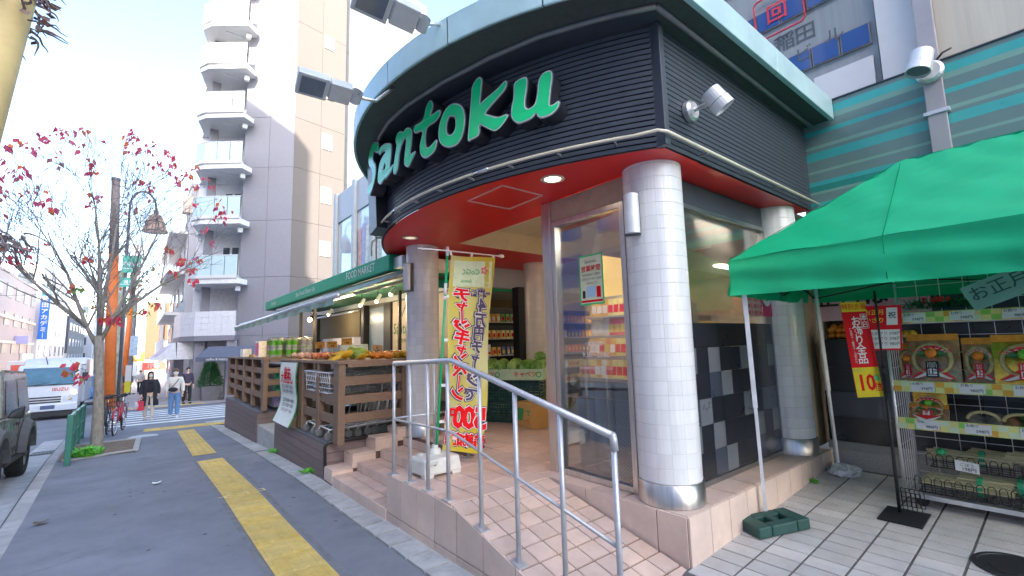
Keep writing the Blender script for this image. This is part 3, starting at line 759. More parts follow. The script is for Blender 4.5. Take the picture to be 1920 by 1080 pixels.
m = MB(); text(m, '稲', .24, frame((6.074, 1.94, 4.87), (0, -1, 0), (0, 0, 1)), .014); text(m, '田', .24, frame((6.074, 1.71, 4.87), (0, -1, 0), (0, 0, 1)), .014)
text(m, 'ビ', .20, frame((6.038, 1.74, 4.60), (0, -1, 0), (0, 0, 1)), .006); text(m, 'ル', .20, frame((6.038, 1.42, 4.66), (0, -1, 0), (0, 0, 1)), .006)
m.build('lettering', mat('reflected_ink', (.07, .08, .09), .6), mk)  # reflected lettering, its haze put into the grey colour
m = MB()
rr = [(2.2, 5.02), (1.72, 5.02), (1.68, 5.06), (1.68, 5.52), (1.72, 5.56), (2.2, 5.56), (2.24, 5.52), (2.24, 5.06)]
for a, b in zip(rr, rr[1:]+rr[:1]): m.bar((6.03, *a), (6.03, *b), .012, .02, (1, 0, 0))
text(m, '回', .26, frame((6.03, 1.98, 5.29), (0, -1, 0), (0, 0, 1)), .015)
m.build('reflected_sign_outline', mat('red_outline', (.45, .03, .05), .5), mk)
m = MB(); text(m, 'ﾞルヾ', .26, frame((6.012, -.55, 4.35), (0, -1, 0), (0, 0, 1)), .01); m.build('lettering', mat('ink_grey', (.12, .11, .12), .6), mk)
# drain pipe
pipe = thing('drain_pipe', 'grey square drain pipe running up the striped wall at the right', 'pipe', (5.95, .66, 2.4))
MB().box(5.93, .585, 2.0, 5.995, .725, 9).build('pipe_shaft', mat('grey_pipe', (.27, .26, .28), .5, var=.06), pipe, bevel=.006)
for z in (3.36,): MB().box(5.915, .56, z, 5.998, .75, z+.035).build('clamp', alu, pipe)
# side facade beyond the rotunda
fac = thing('shop_facade', 'grey panelled shop facade with tall windows above the green canopy', 'building', (4.6, 11, 0))
gpan = mat('facade_grey_panel', (.34, .36, .38), .4, var=.05)
MB().box(4.6, 6.9, 2.3, 9, 14.25, 3.2).build('wall', gpan, fac)
MB().box(4.75, 6.9, 3.2, 9, 14.2, 5.95).build('wall_back', mat('facade_back', (.2, .21, .22), .6), fac)
for y in (14.2, 12.62, 11.3, 10.0, 8.7, 7.4): MB().box(4.55, y-.1, 3.2, 4.75, y+.1, 6.0).build('pilaster', gpan, fac, bevel=.01)
for a, b in ((14.1, 12.72), (12.52, 11.4), (11.2, 10.1), (9.9, 8.8), (8.6, 7.5)):
    MB().box(4.62, b, 5.05, 4.74, a, 5.95).build('spandrel_panel', gpan, fac, bevel=.008)
    f = MB(); f.box(4.64, b, 3.2, 4.7, b+.05, 5.05); f.box(4.64, a-.05, 3.2, 4.7, a, 5.05); f.box(4.64, b+.05, 3.2, 4.7, a-.05, 3.26)
    f = f.build('window_frame', mat('dark_steel', (.22, .23, .23), .35, .9), fac)
    MB().box(4.66, b+.05, 3.26, 4.675, a-.05, 5.05).build('window_pane', mat('window_bright', (.42, .48, .56), .06, var=.2, scale=.8, coat=.8), f)
posters = [(.55, .30, .28), (.30, .32, .50), (.6, .58, .55)]
for i in range(6):
    y = 12.3-i*.26; m = MB(); m.box(4.645, y-.11, 3.3+.05*(i % 3), 4.655, y+.11, 4.5+.1*(i % 2)); 
    pz = m.build('window_poster', mat('poster_pastel%d' % (i % 3), posters[i % 3], .5, var=.3, scale=9), fac)
# lower wall under the canopy
MB().box(4.6, 7.0, -.3, 4.8, 15.4, 2.3).build('lower_wall', mat('dark_wall', (.10, .10, .10), .7), fac)
bei = mat('beige_sign_panel', (.34, .29, .24), .7, var=.12, scale=6)
MB().box(4.55, 7.1, .2, 4.59, 9.95, 2.25).build('sign_panel', bei, fac)
m = MB(); F = frame((4.545, 9.35, 1.62), (0, -1, 0), (0, 0, 1)); text(m, 'Santoku', .34, F, .012); text(m, 'FOOD MARKET', .10, frame((4.545, 9.35, 1.36), (0, -1, 0), (0, 0, 1)))
m.build('lettering', mat('sign_darkgreen', (.02, .09, .04), .5), fac)
MB().box(4.5, 9.97, .0, 4.6, 10.35, 2.25).build('door_frame', black_m, fac)
MB().box(4.56, 10.36, .0, 4.59, 11.35, 2.2).build('blue_door', mat('grey_blue_door', (.24, .29, .36), .3, col2=(.05, .12, .22), scale=1.2), fac)
wnd = MB().box(4.55, 11.9, .9, 4.58, 15.3, 1.55).build('window_pane', mat('window_greyblue', (.26, .29, .34), .12, coat=.5), fac)
MB().box(4.52, 11.9, 1.52, 4.56, 15.3, 2.2).build('roller_blind', mat('brown_blind', (.15, .12, .07), .8, var=.08), fac)
MB().tube([(4.48, 11.8, 2.2), (4.48, 15.4, 2.2)], .035, 8).build('blind_roller', alu, fac, smooth=True)
for y in (11.55, 15.45): MB().box(4.45, y-.09, 0, 4.6, y+.09, 2.3).build('post', black_m, fac)
# interior of the shop, seen through the glass and the entrance
ins = thing('shop_interior', 'warm lit supermarket interior with stocked shelves behind the entrance', 'shop interior', (7, 5, 0))
MB().box(4.6, 3.4, -.02, 11, 9, -.004).build('floor', mat('shop_floor', (.32, .29, .25), .35), ins)
MB().box(6.02, 2.2, 2.685, 11, 9, 2.72).build('ceiling', cream, ins)
MB().box(3.4, 2.22, 2.6, 6.0, 3.58, 2.64).build('ceiling_strip', mat('pinkish_ceiling', (.35, .22, .19), .6), ins)
MB().box(10.9, 2.2, 0, 11, 9, 2.7).build('back_wall', mat('back_wall', (.34, .26, .16), .7), ins)
MB().box(6.0, 8.9, 0, 11, 9, 2.7).build('side_wall', mat('back_wall', (.34, .26, .16), .7), ins)
MB().box(6.0, 2.0, 0, 11, 2.1, 2.7).build('side_wall', mat('back_wall', (.34, .26, .16), .7), ins)
MB().box(3.8, 7.02, 2.25, 6.4, 7.1, 2.675).build('green_beam', can_m, ins)
MB().box(5.55, 6.62, 0, 5.72, 6.8, 2.3).build('door_post', black_m, ins)
for (x, y) in ((5.9, 7.45), (7.6, 7.3), (9.4, 4.4), (9.4, 6.6)):
    MB().box(x-.5, y-.08, 2.66, x+.5, y+.08, 2.682).build('ceiling_or_fill_light', lampwhite, ins)
for (x, y) in ((4.4, 2.30), (3.35, 2.8)): MB().box(x-(.3 if x > 4 else .04), y-(.05 if x > 4 else .36), 2.575, x+(.3 if x > 4 else .04), y+(.05 if x > 4 else .36), 2.598).build('ceiling_or_fill_light', lampwhite, ins)  # strips added out of sight behind the window headers to brighten the stock
MB().box(3.9, 3.3, 0, 4.75, 3.34, 2.2).build('partition', mat('yellow_wall', (.50, .36, .13), .7), ins)
# goods shelves
pal = [(.55, .30, .04), (.62, .42, .10), (.50, .06, .04), (.60, .55, .45), (.10, .28, .07), (.62, .22, .05), (.30, .14, .06), (.66, .60, .20), (.10, .12, .26)]
pm = [mat('pack_colour%d' % i, c, .35, var=.25, scale=25) for i, c in enumerate(pal)]
packme = [MB().hexa([(-.05, -.035, 0), (.05, -.035, 0), (.05, .035, 0), (-.05, .035, 0), (-.045, -.02, .17), (.045, -.02, .17), (.045, .02, .17), (-.045, .02, .17)]) for q in pm]
for q in packme:
    q.cur = 1
    for s_ in (-1, 1): q.poly([(-.03*s_, s_*.0335, .03), (.03*s_, s_*.0335, .03), (.028*s_, s_*.0265, .11), (-.028*s_, s_*.0265, .11)])
packme = [q.mesh('pack', [m_, [ink_w, ink_r, ink_y][i % 3]]) for i, (q, m_) in enumerate(zip(packme, pm))]
shelfm = mat('shelf_grey', (.30, .29, .27), .4, .3)
def shelf(x0, x1, y, rows, face, label, group='shop shelves', fill_=True, dep=.35):
    t = thing('display_shelf', label, 'shelf', ((x0+x1)/2, y, 0))
    for z in rows: MB().box(x0, y-dep/2, z-.02, x1, y+dep/2, z).build('shelf_board', shelfm, t)
    for x in (x0, x1): MB().box(x-.02, y-dep/2, 0, x+.02, y+dep/2, rows[-1]+.3).build('side_panel', shelfm, t)
    MB().box(x0, y-.01, 0, x1, y+.01, rows[-1]+.3).build('back_panel', black_m, t)
    for z in rows:
        k = random.randrange(9); n = int((x1-x0)/.125)
        for i in range(n):
            if i % 4 == 0: k = random.randrange(9)
            o = inst('pack', packme[k], None, (x0+.07+i*.125, y+face*dep*.3, z+.001), (0, 0, random.uniform(-.15, .15)))
            props(o, 'packaged food in a row on the %s' % label.split(',')[0], 'food pack', 'packs on the '+label.split(',')[0])
    return t
shelf(5.0, 9.0, 7.9, (.3, .65, 1.0, 1.35, 1.7), -1, 'long grey goods shelf deep inside the shop, left of the entrance column')
shelf(6.6, 10.2, 5.3, (.3, .7, 1.1, 1.45), -1, 'long grey goods shelf amid the shop')
shelf(3.95, 5.4, 3.12, (.92, 1.16, 1.42), -1, 'goods shelf right behind the street window', dep=.3)
# grey counter panels behind the street window
ct = thing('window_counter', 'low dark grey panelled counter behind the shop window', 'counter', (3.6, 2.9, 0))
MB().box(3.50, 2.45, .004, 3.53, 3.28, .86).build('panel', mat('counter_bluegrey', (.07, .085, .10), .4), ct)
for y in (2.6, 2.83, 3.06): MB().box(3.485, y-.012, .02, 3.5, y+.012, .84).build('batten', black_m, ct)
MB().box(3.47, 2.44, .86, 3.6, 3.29, .89).build('counter_top', shelfm, ct)
for i in range(12):
    k = random.choice((0, 1, 1, 7, 3)); o = inst('pack', packme[k], None, (3.56, 2.5+.066*i, .891), (0, 0, 1.57))
    props(o, 'yellow food pack standing on the counter behind the shop window', 'food pack', 'packs on the window counter')
    o = inst('pack', packme[random.choice((1, 7, 0, 5))], None, (3.72, 2.5+.066*i, 1.10), (0, 0, 1.57)); props(o, 'amber food pack on the upper row behind the shop window', 'food pack', 'packs on the upper row behind the window')
for z, ks, g_ in ((1.30, (5, 2, 3), 'pink and red'), (1.50, (1, 7, 0), 'gold')):
    MB().box(3.70, 2.44, z-.022, 3.84, 3.29, z-.002).build('upper_board', shelfm, ct)
    for i in range(11):
        o = inst('pack', packme[ks[i//4 % 3]], None, (3.77, 2.5+.072*i, z), (0, 0, 1.57)); props(o, '%s food pack on the high board behind the shop window' % g_, 'food pack', '%s packs high behind the window' % g_)
MB().box(3.66, 2.44, 1.07, 3.8, 3.29, 1.098).build('upper_board', shelfm, ct)
MB().box(3.66, 2.44, .004, 3.69, 3.29, 1.07).build('back_board', shelfm, ct)
MB().box(3.85, 2.45, 1.1, 3.87, 2.85, 1.62).build('pink_board', mat('pink_poster', (.60, .22, .20), .6, var=.25, scale=12), ct)
# ------------------------------------------------------------------ handrails
hr = thing('handrail', 'stainless steel handrail sloping down along the tiled ramp', 'handrail', (2.03, 3, 0))
def rz_(y): return 1.10 if y > 3.3 else 1.125-(3.3-y)*.24
top = [(2.03, 4.40, 1.075), (2.03, 3.34, 1.118), (2.03, 3.27, 1.112), (2.03, 1.66, .735)]
m = MB(); m.tube(top, .0215, 12); m.tube([(2.03, 1.66, .735), (2.03, 1.655, .72), (2.03, 1.65, .66)], .0215, 12)
m.ball((2.03, 1.658, .735), .0215, 12, 8)
m.build('top_rail', rail_m, hr, smooth=True)
lo = [(2.03, 4.40, .525), (2.03, 3.36, .545), (2.03, 3.28, .535), (2.03, 1.66, .165)]
MB().tube(lo, .011, 8).build('lower_rail', rail_m, hr, smooth=True)
for y in (4.40, 4.05, 3.71, 3.37, 2.91, 2.49, 2.06, 1.655):
    zb = rtop(y); zt = 1.10 if y > 3.3 else 1.112-(3.27-y)*.234
    p = MB().tube([(2.03, y, zb), (2.03, y, zt-.01)], .0165, 12).build('post', rail_m, hr, smooth=True)
    MB().hexa([(1.99, y-.05, zb+.001-(.012 if y < 3.3 else 0)), (2.07, y-.05, zb+.001-(.012 if y < 3.3 else 0)), (2.07, y+.05, zb+.001+(.012 if y < 3.3 else 0)), (1.99, y+.05, zb+.001+(.012 if y < 3.3 else 0)), (1.99, y-.05, zb+.009-(.012 if y < 3.3 else 0)), (2.07, y-.05, zb+.009-(.012 if y < 3.3 else 0)), (2.07, y+.05, zb+.009+(.012 if y < 3.3 else 0)), (1.99, y+.05, zb+.009+(.012 if y < 3.3 else 0))]).build('base_plate', rail_m, p)
h2 = thing('handrail', 'short steel handrail along the top of the entrance steps behind the banner', 'handrail', (2.9, 4.42, 0))
MB().tube([(2.06, 4.42, 1.07), (2.95, 4.42, 1.07), (2.98, 4.42, 1.04)], .0215, 12).build('top_rail', rail_m, h2, smooth=True)
MB().tube([(2.06, 4.42, .53), (2.95, 4.42, .53)], .011, 8).build('lower_rail', rail_m, h2, smooth=True)
for x in (2.5, 2.92):
    MB().tube([(x, 4.42, 0), (x, 4.42, 1.06)], .0165, 12).build('post', rail_m, h2, smooth=True)
    MB().box(x-.045, 4.38, .001, x+.045, 4.46, .009).build('base_plate', rail_m, h2)
# ------------------------------------------------------------------ banner with water-filled base
bn = thing('banner', 'tall yellow nobori banner seen from behind with red and purple mirrored lettering', 'banner', (2.40, 4.2, .15))
pole = MB(); g_p = mat('green_pole', (.0, .30, .12), .35)
pole.cur = 0; pole.tube([(2.40, 4.22, .12), (2.49, 4.22, 1.3), (2.56, 4.22, 2.29)], .0135, 8)
pole.build('pole', g_p, bn, smooth=True)
m = MB()
for za, zb in ((2.2, 2.30), (1.78, 1.9), (1.72, 1.76)):
    f = lambda z: 2.40+.16*(z-.12)/2.17
    m.tube([(f(za), 4.22, za), (f(zb), 4.22, zb)], .0165, 8)
m.build('pole_joint', white_m, bn, smooth=True)
MB().tube([(2.20, 4.215, 2.245), (2.56, 4.21, 2.255), (3.26, 4.19, 2.262)], .008, 6).build('cross_bar', white_m, bn, smooth=True)
MB().ball((3.27, 4.19, 2.264), .03, 8, 6, (1.5, .6, .7)).build('end_cap', white_m, bn, smooth=True)
def bpt(u, v, off=0):   # u across 0..1, v down 0..1
    xl = 2.585-.118*v; xr = 3.17-.27*v**1.4
    zt = 2.205+.03*u; zb = .19-.10*u
    return (xl+(xr-xl)*u, 4.19+.035*math.sin(v*5+.5)*(u)+.03*math.sin(u*5+v*7)-off, zt+(zb-zt)*v)
cloth = mat('banner_cloth', (.78, .62, .02), .6, var=.05, transl=.35, col2=(.72, .70, .34), scale=1.6)
m = MB(); P = [[bpt(i/14, j/40) for i in range(15)] for j in range(41)]; m.grid(P); m.build('cloth', cloth, bn, smooth=True)
m = MB()
for u in (0, .48, .97): q = bpt(u, 0); m.bar(q, (q[0], 4.205, 2.255), .03, .006, (0, 1, 0))
for v in (.22, .45, .68, .86): q = bpt(0, v); f = 2.40+.16*(q[2]-.12)/2.17; m.bar((q[0]+.01, q[1], q[2]), (f, 4.22, q[2]), .006, .03)
m.build('loop', paper, bn)
def bframe(u, v, off):
    o = bpt(u, v, off); a = Vector(bpt(min(1, u+.05), v, off))-Vector(bpt(max(0, u-.05), v, off)); b = Vector(bpt(u, max(0, v-.02), off))-Vector(bpt(u, min(1, v+.02), off))
    return frame(o, a, b)
layers = []
def btext(mb_out, mb_in, s, size, u, v, off, bo=.045, bi=.012):
    M = bframe(u, v, off) @ Matrix.Scale(-1, 4, (1, 0, 0))
    text(mb_out, s, size, M, bo)
    text(mb_in, s, size, bframe(u, v, off+.004) @ Matrix.Scale(-1, 4, (1, 0, 0)), bi)
oN, oW, iR, iN = MB(), MB(), MB(), MB()
MX = Matrix.Scale(-1, 4, (1, 0, 0))
def tri(c, sz, u, v, inner, sy=1.0):
    Q = MX @ Matrix.Scale(sy, 4, (0, 1, 0))
    text(oN, c, sz, bframe(u, v, .006) @ Q, .135); text(oW, c, sz, bframe(u, v, .010) @ Q, .085); text(inner, c, sz, bframe(u, v, .014) @ Q, .04)
for k, c in enumerate('チャージキャンペーン'):
    tri('｜' if c == 'ー' else c, .17 if c in 'ャー' else .215, .27, .215+k*.0565, iR, .78)
for k, c in enumerate('に4万円チャージで'):
    tri('｜' if c == 'ー' else c, [.10, .24, .205, .20, .19, .155, .15, .195, .19][k], [.56, .73, .72, .71, .69, .68, .67, .66, .63][k], [.20, .265, .345, .415, .485, .54, .595, .655, .725][k], iN, .82)
tri('度', .10, .70, .20, iN); tri('一', .09, .86, .20, iN)
for c, u, v, sz in (('5', .84, .84, .30), ('0', .60, .84, .30), ('0', .36, .84, .30), ('円', .12, .83, .15)):
    text(oN, c, sz, bframe(u, v, .006) @ MX, .09); text(oW, c, sz, bframe(u, v, .010) @ MX, .07); text(iR, c, sz, bframe(u, v, .014) @ MX, .045)
for k, c in enumerate('残高加算‼'): tri(c, .135, .86-.19*k, .945, iR)
oN.build('lettering_outline', ink_n, bn); oW.build('lettering_halo', ink_w, bn); iR.build('red_lettering', ink_r, bn); iN.build('purple_lettering', mat('ink_purple', (.05, .035, .09), .6), bn)
m = MB(); m.grid([[bpt(u, v, .004) for u in (.09, .3, .5, .7, .93)] for v in (.025, .06, .10, .14, .165)]); m.build('header_patch', mat('pale_green_print', (.50, .58, .38), .6), bn)
m = MB(); text(m, 'CoGCa', .085, bframe(.42, .085, .009) @ Matrix.Scale(-1, 4, (1, 0, 0)), .01); text(m, 'Santoku', .05, bframe(.34, .135, .009) @ Matrix.Scale(-1, 4, (1, 0, 0)), .008)
m.build('green_lettering', ink_g, bn)
m = MB(); q = bframe(.74, .075, .008)
for a in range(5):
    t = a*1.26; m.poly([tuple(q @ Vector((.03*math.cos(t)+.018*math.cos(t+p), .03*math.sin(t)+.018*math.sin(t+p), 0))) for p in [i*1.05 for i in range(6)]])
m.build('flower_mark', mat('ink_pink', (.6, .12, .14), .5), bn)
wb = thing('water_weight', 'pale plastic water-filled base holding the yellow banner on the landing', 'banner base', (2.33, 4.1, 0))
plas = mat('pale_plastic', (.50, .49, .44), .45, var=.12, scale=8)
m = MB(); st = 0
m.hexa([(2.14, 3.98, .025), (2.56, 3.98, .025), (2.58, 4.33, .025), (2.12, 4.33, .025), (2.16, 4.0, .17), (2.54, 4.0, .17), (2.56, 4.31, .17), (2.14, 4.31, .17)])
m.build('tank', plas, wb, bevel=.022)
for x, y in ((2.20, 4.03), (2.50, 4.03), (2.20, 4.28), (2.50, 4.28)): MB().box(x-.05, y-.04, 0, x+.05, y+.04, .03).build('foot', plas, wb, bevel=.006)
MB().lathe([(.06, 0), (.055, .05), (.03, .055), (.03, .09)], 14, (2.39, 4.22, .165)).build('socket', plas, wb, smooth=True)
m = MB(); m.tube([(2.17, 3.99, .12), (2.17, 3.96, .14), (2.26, 3.96, .14), (2.26, 3.99, .12)], .012, 8); m.build('handle', plas, wb, smooth=True)
MB().lathe([(.03, 0), (.03, .02), (.001, .022)], 12, (2.24, 4.25, .168)).build('cap', plas, wb)
# ------------------------------------------------------------------ produce at the entrance
crm = mat('dark_green_crate', (.012, .065, .055), .5, var=.15)
def crate_mesh():
    m = MB(); L, Wd, H = .46, .34, .16
    m.box(-L/2, -Wd/2, 0, L/2, Wd/2, .015)
    for s_ in (-1, 1):
        for z in (.03, .075, .12): m.box(-L/2, s_*Wd/2-.008, z, L/2, s_*Wd/2+.008, z+.028); m.box(s_*L/2-.008, -Wd/2, z, s_*L/2+.008, Wd/2, z+.028)
        for i in range(6): x = -L/2+.0+i*L/5; m.box(x-.01, s_*Wd/2-.011, 0, x+.01, s_*Wd/2+.011, H)
    return m
cm = crate_mesh().mesh('plastic_crate', crm)
crates = []
cdir = math.atan2(-.50, .31)   # crates face the entrance
names = ['left', 'middle', 'right']
lv = ['bottom', 'second', 'third', 'top']
random.seed(3)
for i, (x, y) in enumerate([(4.34, 6.44), (4.60, 6.02), (4.86, 5.62)]):
    for k in range(4):
        o = inst('plastic_crate', cm, None, (x+.07, y+.07, .005+k*.165), (0, 0, cdir+random.uniform(-.03, .03)))
        props(o, 'dark green plastic crate, %s of the %s stack under the cabbages' % (lv[k], names[i]), 'crate', 'crates under the cabbages')
pg = mat('pale_green_board', (.36, .50, .33), .6)
cb = thing('cabbage_box', 'long pale green display box printed in red under the cabbages', 'produce box', (4.70, 5.9, .68))
M = Matrix.Translation((4.70, 5.90, .67)) @ Matrix.Rotation(cdir, 4, 'Z')
m = MB(); m.box(-.62, -.2, 0, .62, -.185, .17); m.box(-.62, .185, 0, .62, .2, .17); m.box(-.62, -.185, 0, -.605, .185, .17); m.box(.605, -.185, 0, .62, .185, .17); m.box(-.605, -.185, 0, .605, .185, .02)
m.tf(M); m.build('box_wall', pg, cb)
m = MB()
for xx in (-.36, .34): text(m, 'キャベツ', .095, M @ frame((xx, -.203, .085), (1, 0, 0), (0, 0, 1)) , .012)
m.build('red_lettering', ink_r, cb)
m = MB()
for xx in (-.12, .56): m.lathe([(.045, 0), (.03, .001)], 16, (xx, 0, 0)); 
n0 = 0; m.tf(M @ frame((0, -.204, .085), (1, 0, 0), (0, 0, 1))); m.build('green_mark', ink_g, cb)
cabm = mat('cabbage_leaf', (.10, .26, .035), .5, var=.35, scale=9, bump=.5, bscale=16, col2=(.22, .38, .10))
def cabbage():
    m = MB(); m.ball((0, 0, 0), .095, 14, 10, (1, 1, .86))
    for k in range(7):
        a = k*.9; t0 = .15+.1*(k % 3); P = []
        for i in range(6):
            th = t0+i*.28; row = []
            for j in range(6):
                ph_ = a+(j-2.5)*.22*(1-.1*i); r = .099+.006*((k+i) % 2)+.003*math.sin(j*2.1+k)+(.012 if i == 5 else 0)
                row.append((r*math.sin(th)*math.cos(ph_), r*math.sin(th)*math.sin(ph_), r*.88*math.cos(th)))
            P.append(row)
        m.grid(P)
    return m.mesh('cabbage', cabm, True)
cab = cabbage(); q = 0
for i in range(6):
    for j in range(2):
        p = M @ Vector((-.5+i*.2+random.uniform(-.02, .02), -.09+.17*j, .20+.03*j))
        o = inst('cabbage', cab, None, p, (random.uniform(-.4, .4), random.uniform(-.4, .4), random.random()*6)); s_ = random.uniform(.95, 1.15); o.scale = (s_, s_, s_)
        props(o, 'green cabbage heaped in the pale green display box', 'cabbage', 'cabbages in the display box')
o = inst('cabbage', cab, None, M @ Vector((.5, .12, .34)), (.2, .3, 1)); props(o, 'green cabbage heaped in the pale green display box', 'cabbage', 'cabbages in the display box')
card = mat('cardboard', (.46, .27, .09), .75, var=.08)
bx = thing('cardboard_box', 'brown cardboard box with a green printed mark on the entrance floor', 'box', (4.72, 5.25, 0))
Mb = Matrix.Translation((4.70, 5.33, 0)) @ Matrix.Rotation(math.atan2(-.44, -.04)+math.pi*.0, 4, 'Z')
m = MB(); m.box(0-.24, -.18, .002, .24, .18, .36); m.tf(Mb); m.build('carton', card, bx, bevel=.004)
m = MB(); m.box(-.24, -.03, .3605, .24, .03, .362); m.tf(Mb); m.build('tape', mat('tape', (.5, .36, .16), .3), bx)
m = MB()
for face_, sx in (((0, -.1825), 1),):
    F = Mb @ frame((0, -.182, .18), (1, 0, 0), (0, 0, 1))
    for k in range(4): 
        x = -.17+.045*k; m.poly([tuple(F @ Vector(p)) for p in ((x-.028, -.08, 0), (x+.01, -.09, 0), (x+.045, .10, 0), (x+.005, .10, 0))])
    for a in range(3): t = 2.1*a+.5; m.poly([tuple(F @ Vector((.12+.03*math.cos(t)+.022*math.cos(p), .05+.03*math.sin(t)+.022*math.sin(p), 0))) for p in [i*1.05 for i in range(6)]])
m.build('green_print', ink_g, bx)
m = MB(); text(m, '一番', .07, Mb @ frame((.08, -.1825, .09), (1, 0, 0), (0, 0, 1)), .015); m.build('red_lettering', ink_r, bx)
# price card and small cards
pc = thing('price_card', 'white and red price card for cabbage standing left of the cabbages', 'price card', (4.12, 6.15, .8))
M2 = frame((4.02, 6.02, .99), (.62, -.78, .0), (0.05, 0, 1))
def flat(mb, M, x0, y0, x1, y1, z=0): return mb.poly([tuple(M @ Vector(p)) for p in ((x0, y0, z), (x1, y0, z), (x1, y1, z), (x0, y1, z))])
def slab(name, M, x0, y0, x1, y1, m, par, t=.004):
    b = MB(); b.box(x0, y0, -t, x1, y1, 0); b.tf(M); return b.build(name, m, par)
slab('card', M2, -.13, -.23, .13, .22, paper, pc); m = MB(); flat(m, M2, -.13, .12, .13, .22, .002); m.build('red_header', ink_r, pc)
m = MB(); text(m, 'お買得', .07, M2 @ Matrix.Translation((0, .165, .004)), .01); m.build('white_lettering', ink_w, pc)
m = MB(); text(m, 'キャベツ', .06, M2 @ Matrix.Translation((0, .05, .003)), .008); text(m, '99', .11, M2 @ Matrix.Translation((.0, -.12, .003)), .012); m.build('black_lettering', ink, pc)
MB().tube([(4.03, 6.03, .2), (4.03, 6.03, .8)], .008, 6).build('stem', steel, pc)
for i, (x, y, z) in enumerate([(4.75, 6.62, 1.16), (4.74, 6.60, 1.0)]):
    M3 = frame((x, y, z), (.7, -.7, 0), (0, 0, 1)); o = thing('price_card', ['small white notice card above the cabbages, the upper one', 'small white notice card above the cabbages, the lower one'][i], 'price card', (x, y, z))
    slab('card', M3, -.10 if i == 0 else -.07, -.06, .10 if i == 0 else .07, .07, paper, o); m = MB(); text(m, '野菜', .04, M3 @ Matrix.Translation((0, 0, .002))); m.build('lettering', ink, o)
tomm = mat('tomato_red', (.55, .03, .015), .25)
tb = MB().ball((0, 0, 0), .035, 10, 7, (1, 1, .85)).mesh('tomato', tomm, True)
for i in range(14):
    o = inst('tomato', tb, None, (4.22+random.uniform(-.16, .16), 6.28+random.uniform(-.2, .2), .715+random.uniform(0, .05))); props(o, 'red tomato in the heap left of the cabbages', 'tomato', 'tomatoes beside the cabbages')
# ------------------------------------------------------------------ lamps on and under the rotunda
def downlight(x, y, label, lit):
    t = thing('downlight', label, 'ceiling lamp', (x, y, ZS))
    MB().lathe([(.105, 0), (.108, -.006), (.075, -.008), (.07, .03)], 28, (x, y, ZS-.001)).build('ring', mat('lamp_ring_cream', (.72, .62, .46), .4), t, smooth=True)
    MB().lathe([(.072, -.002), (.0001, -.002)], 24, (x, y, ZS-.003)).build('bulb', mat('downlight_lit', (1, .84, .60), .5, var=0, emit=1.6) if lit else lampdim, t)
downlight(2.774, 2.793, 'lit round downlight in the red underside above the ramp', True)
downlight(2.76, 5.5, 'unlit round downlight in the red underside above the banner column', False)
# wall lamp boxes beside the columns
lb = mat('lamp_box_silver', (.50, .51, .51), .4, .3)
for (x, y, z0, z1, a, lab) in ((3.03, 2.17, 2.09, 2.41, .62, 'silver box lamp fixed to the front tiled column'), (2.93, 5.92, 2.02, 2.40, .3, 'silver box lamp fixed to the column behind the banner')):
    t = thing('wall_lamp', lab, 'wall lamp', (x, y, z0)); M = Matrix.Translation((x, y, 0)) @ Matrix.Rotation(a, 4, 'Z')
    m = MB(); m.prism([(-.06*math.cos(q)*1.0, .06*math.sin(q)) for q in [-1.5+.3*i for i in range(11)]], z0, z1); m.tf(M); m.build('diffuser', lb, t)
    m = MB(); m.box(.004, -.065, z0-.01, .05, .065, z1+.01); m.tf(M); m.build('back_box', mat('lamp_back', (.10, .105, .11), .5, .3), t)
def spot(name, base, out, head, aim, label, r=.062, L=.13):
    t = thing(name, label, 'spotlight', base); base = Vector(base); out = Vector(out).normalized(); head = Vector(head); aim = Vector(aim).normalized()
    MB().lathe([(r*1.08, 0), (r*1.08, .04), (r*.85, .06), (.0001, .06)], 20, base, axis=out).build('mount', alu, t, smooth=False)
    MB().tube([base+out*.05, base+out*.08, head-aim*.03+Vector((0, 0, -.03)), head], .018, 10).build('arm', alu, t, smooth=True)
    MB().lathe([(.0001, -L*.55), (r*.8, -L*.55), (r*.92, -L*.5), (r*.95, L*.05)], 22, head, axis=aim).build('housing', lb, t, smooth=False)
    MB().lathe([(r*.93, L*.05), (r*.93, L*.08)], 22, head, axis=aim).build('seal', black_m, t)
    MB().lathe([(r, L*.08), (r, L*.5), (r*.9, L*.5), (r*.88, L*.4)], 22, head, axis=aim).build('bezel', lb, t)
    MB().lathe([(r*.88, L*.4), (.0001, L*.4)], 22, head, axis=aim).build('lens', mat('lamp_lens', (.12, .14, .16), .1, coat=.6), t)
spot('spotlight', (3.34, 1.80, 3.05), (0, -1, 0), (3.22, 1.50, 2.985), (.35, -.40, -.75), 'silver spotlight on a short arm on the dark louvres right of the lettering', r=.078, L=.165)
spot('spotlight', (5.92, .66, 3.78), (-1, 0, 0), (5.74, .70, 3.84), (-.25, .2, -.9), 'silver spotlight on the drain pipe above the green striped wall', r=.10, L=.215)
m = MB(); m.tube([(5.9, .62, 3.86), (5.88, .55, 3.92), (5.94, .5, 3.96), (5.98, .5, 3.98)], .01, 6)
m.build('cable', black_m, label='short black cable loop at the spotlight on the drain pipe', cat='cable', smooth=True)
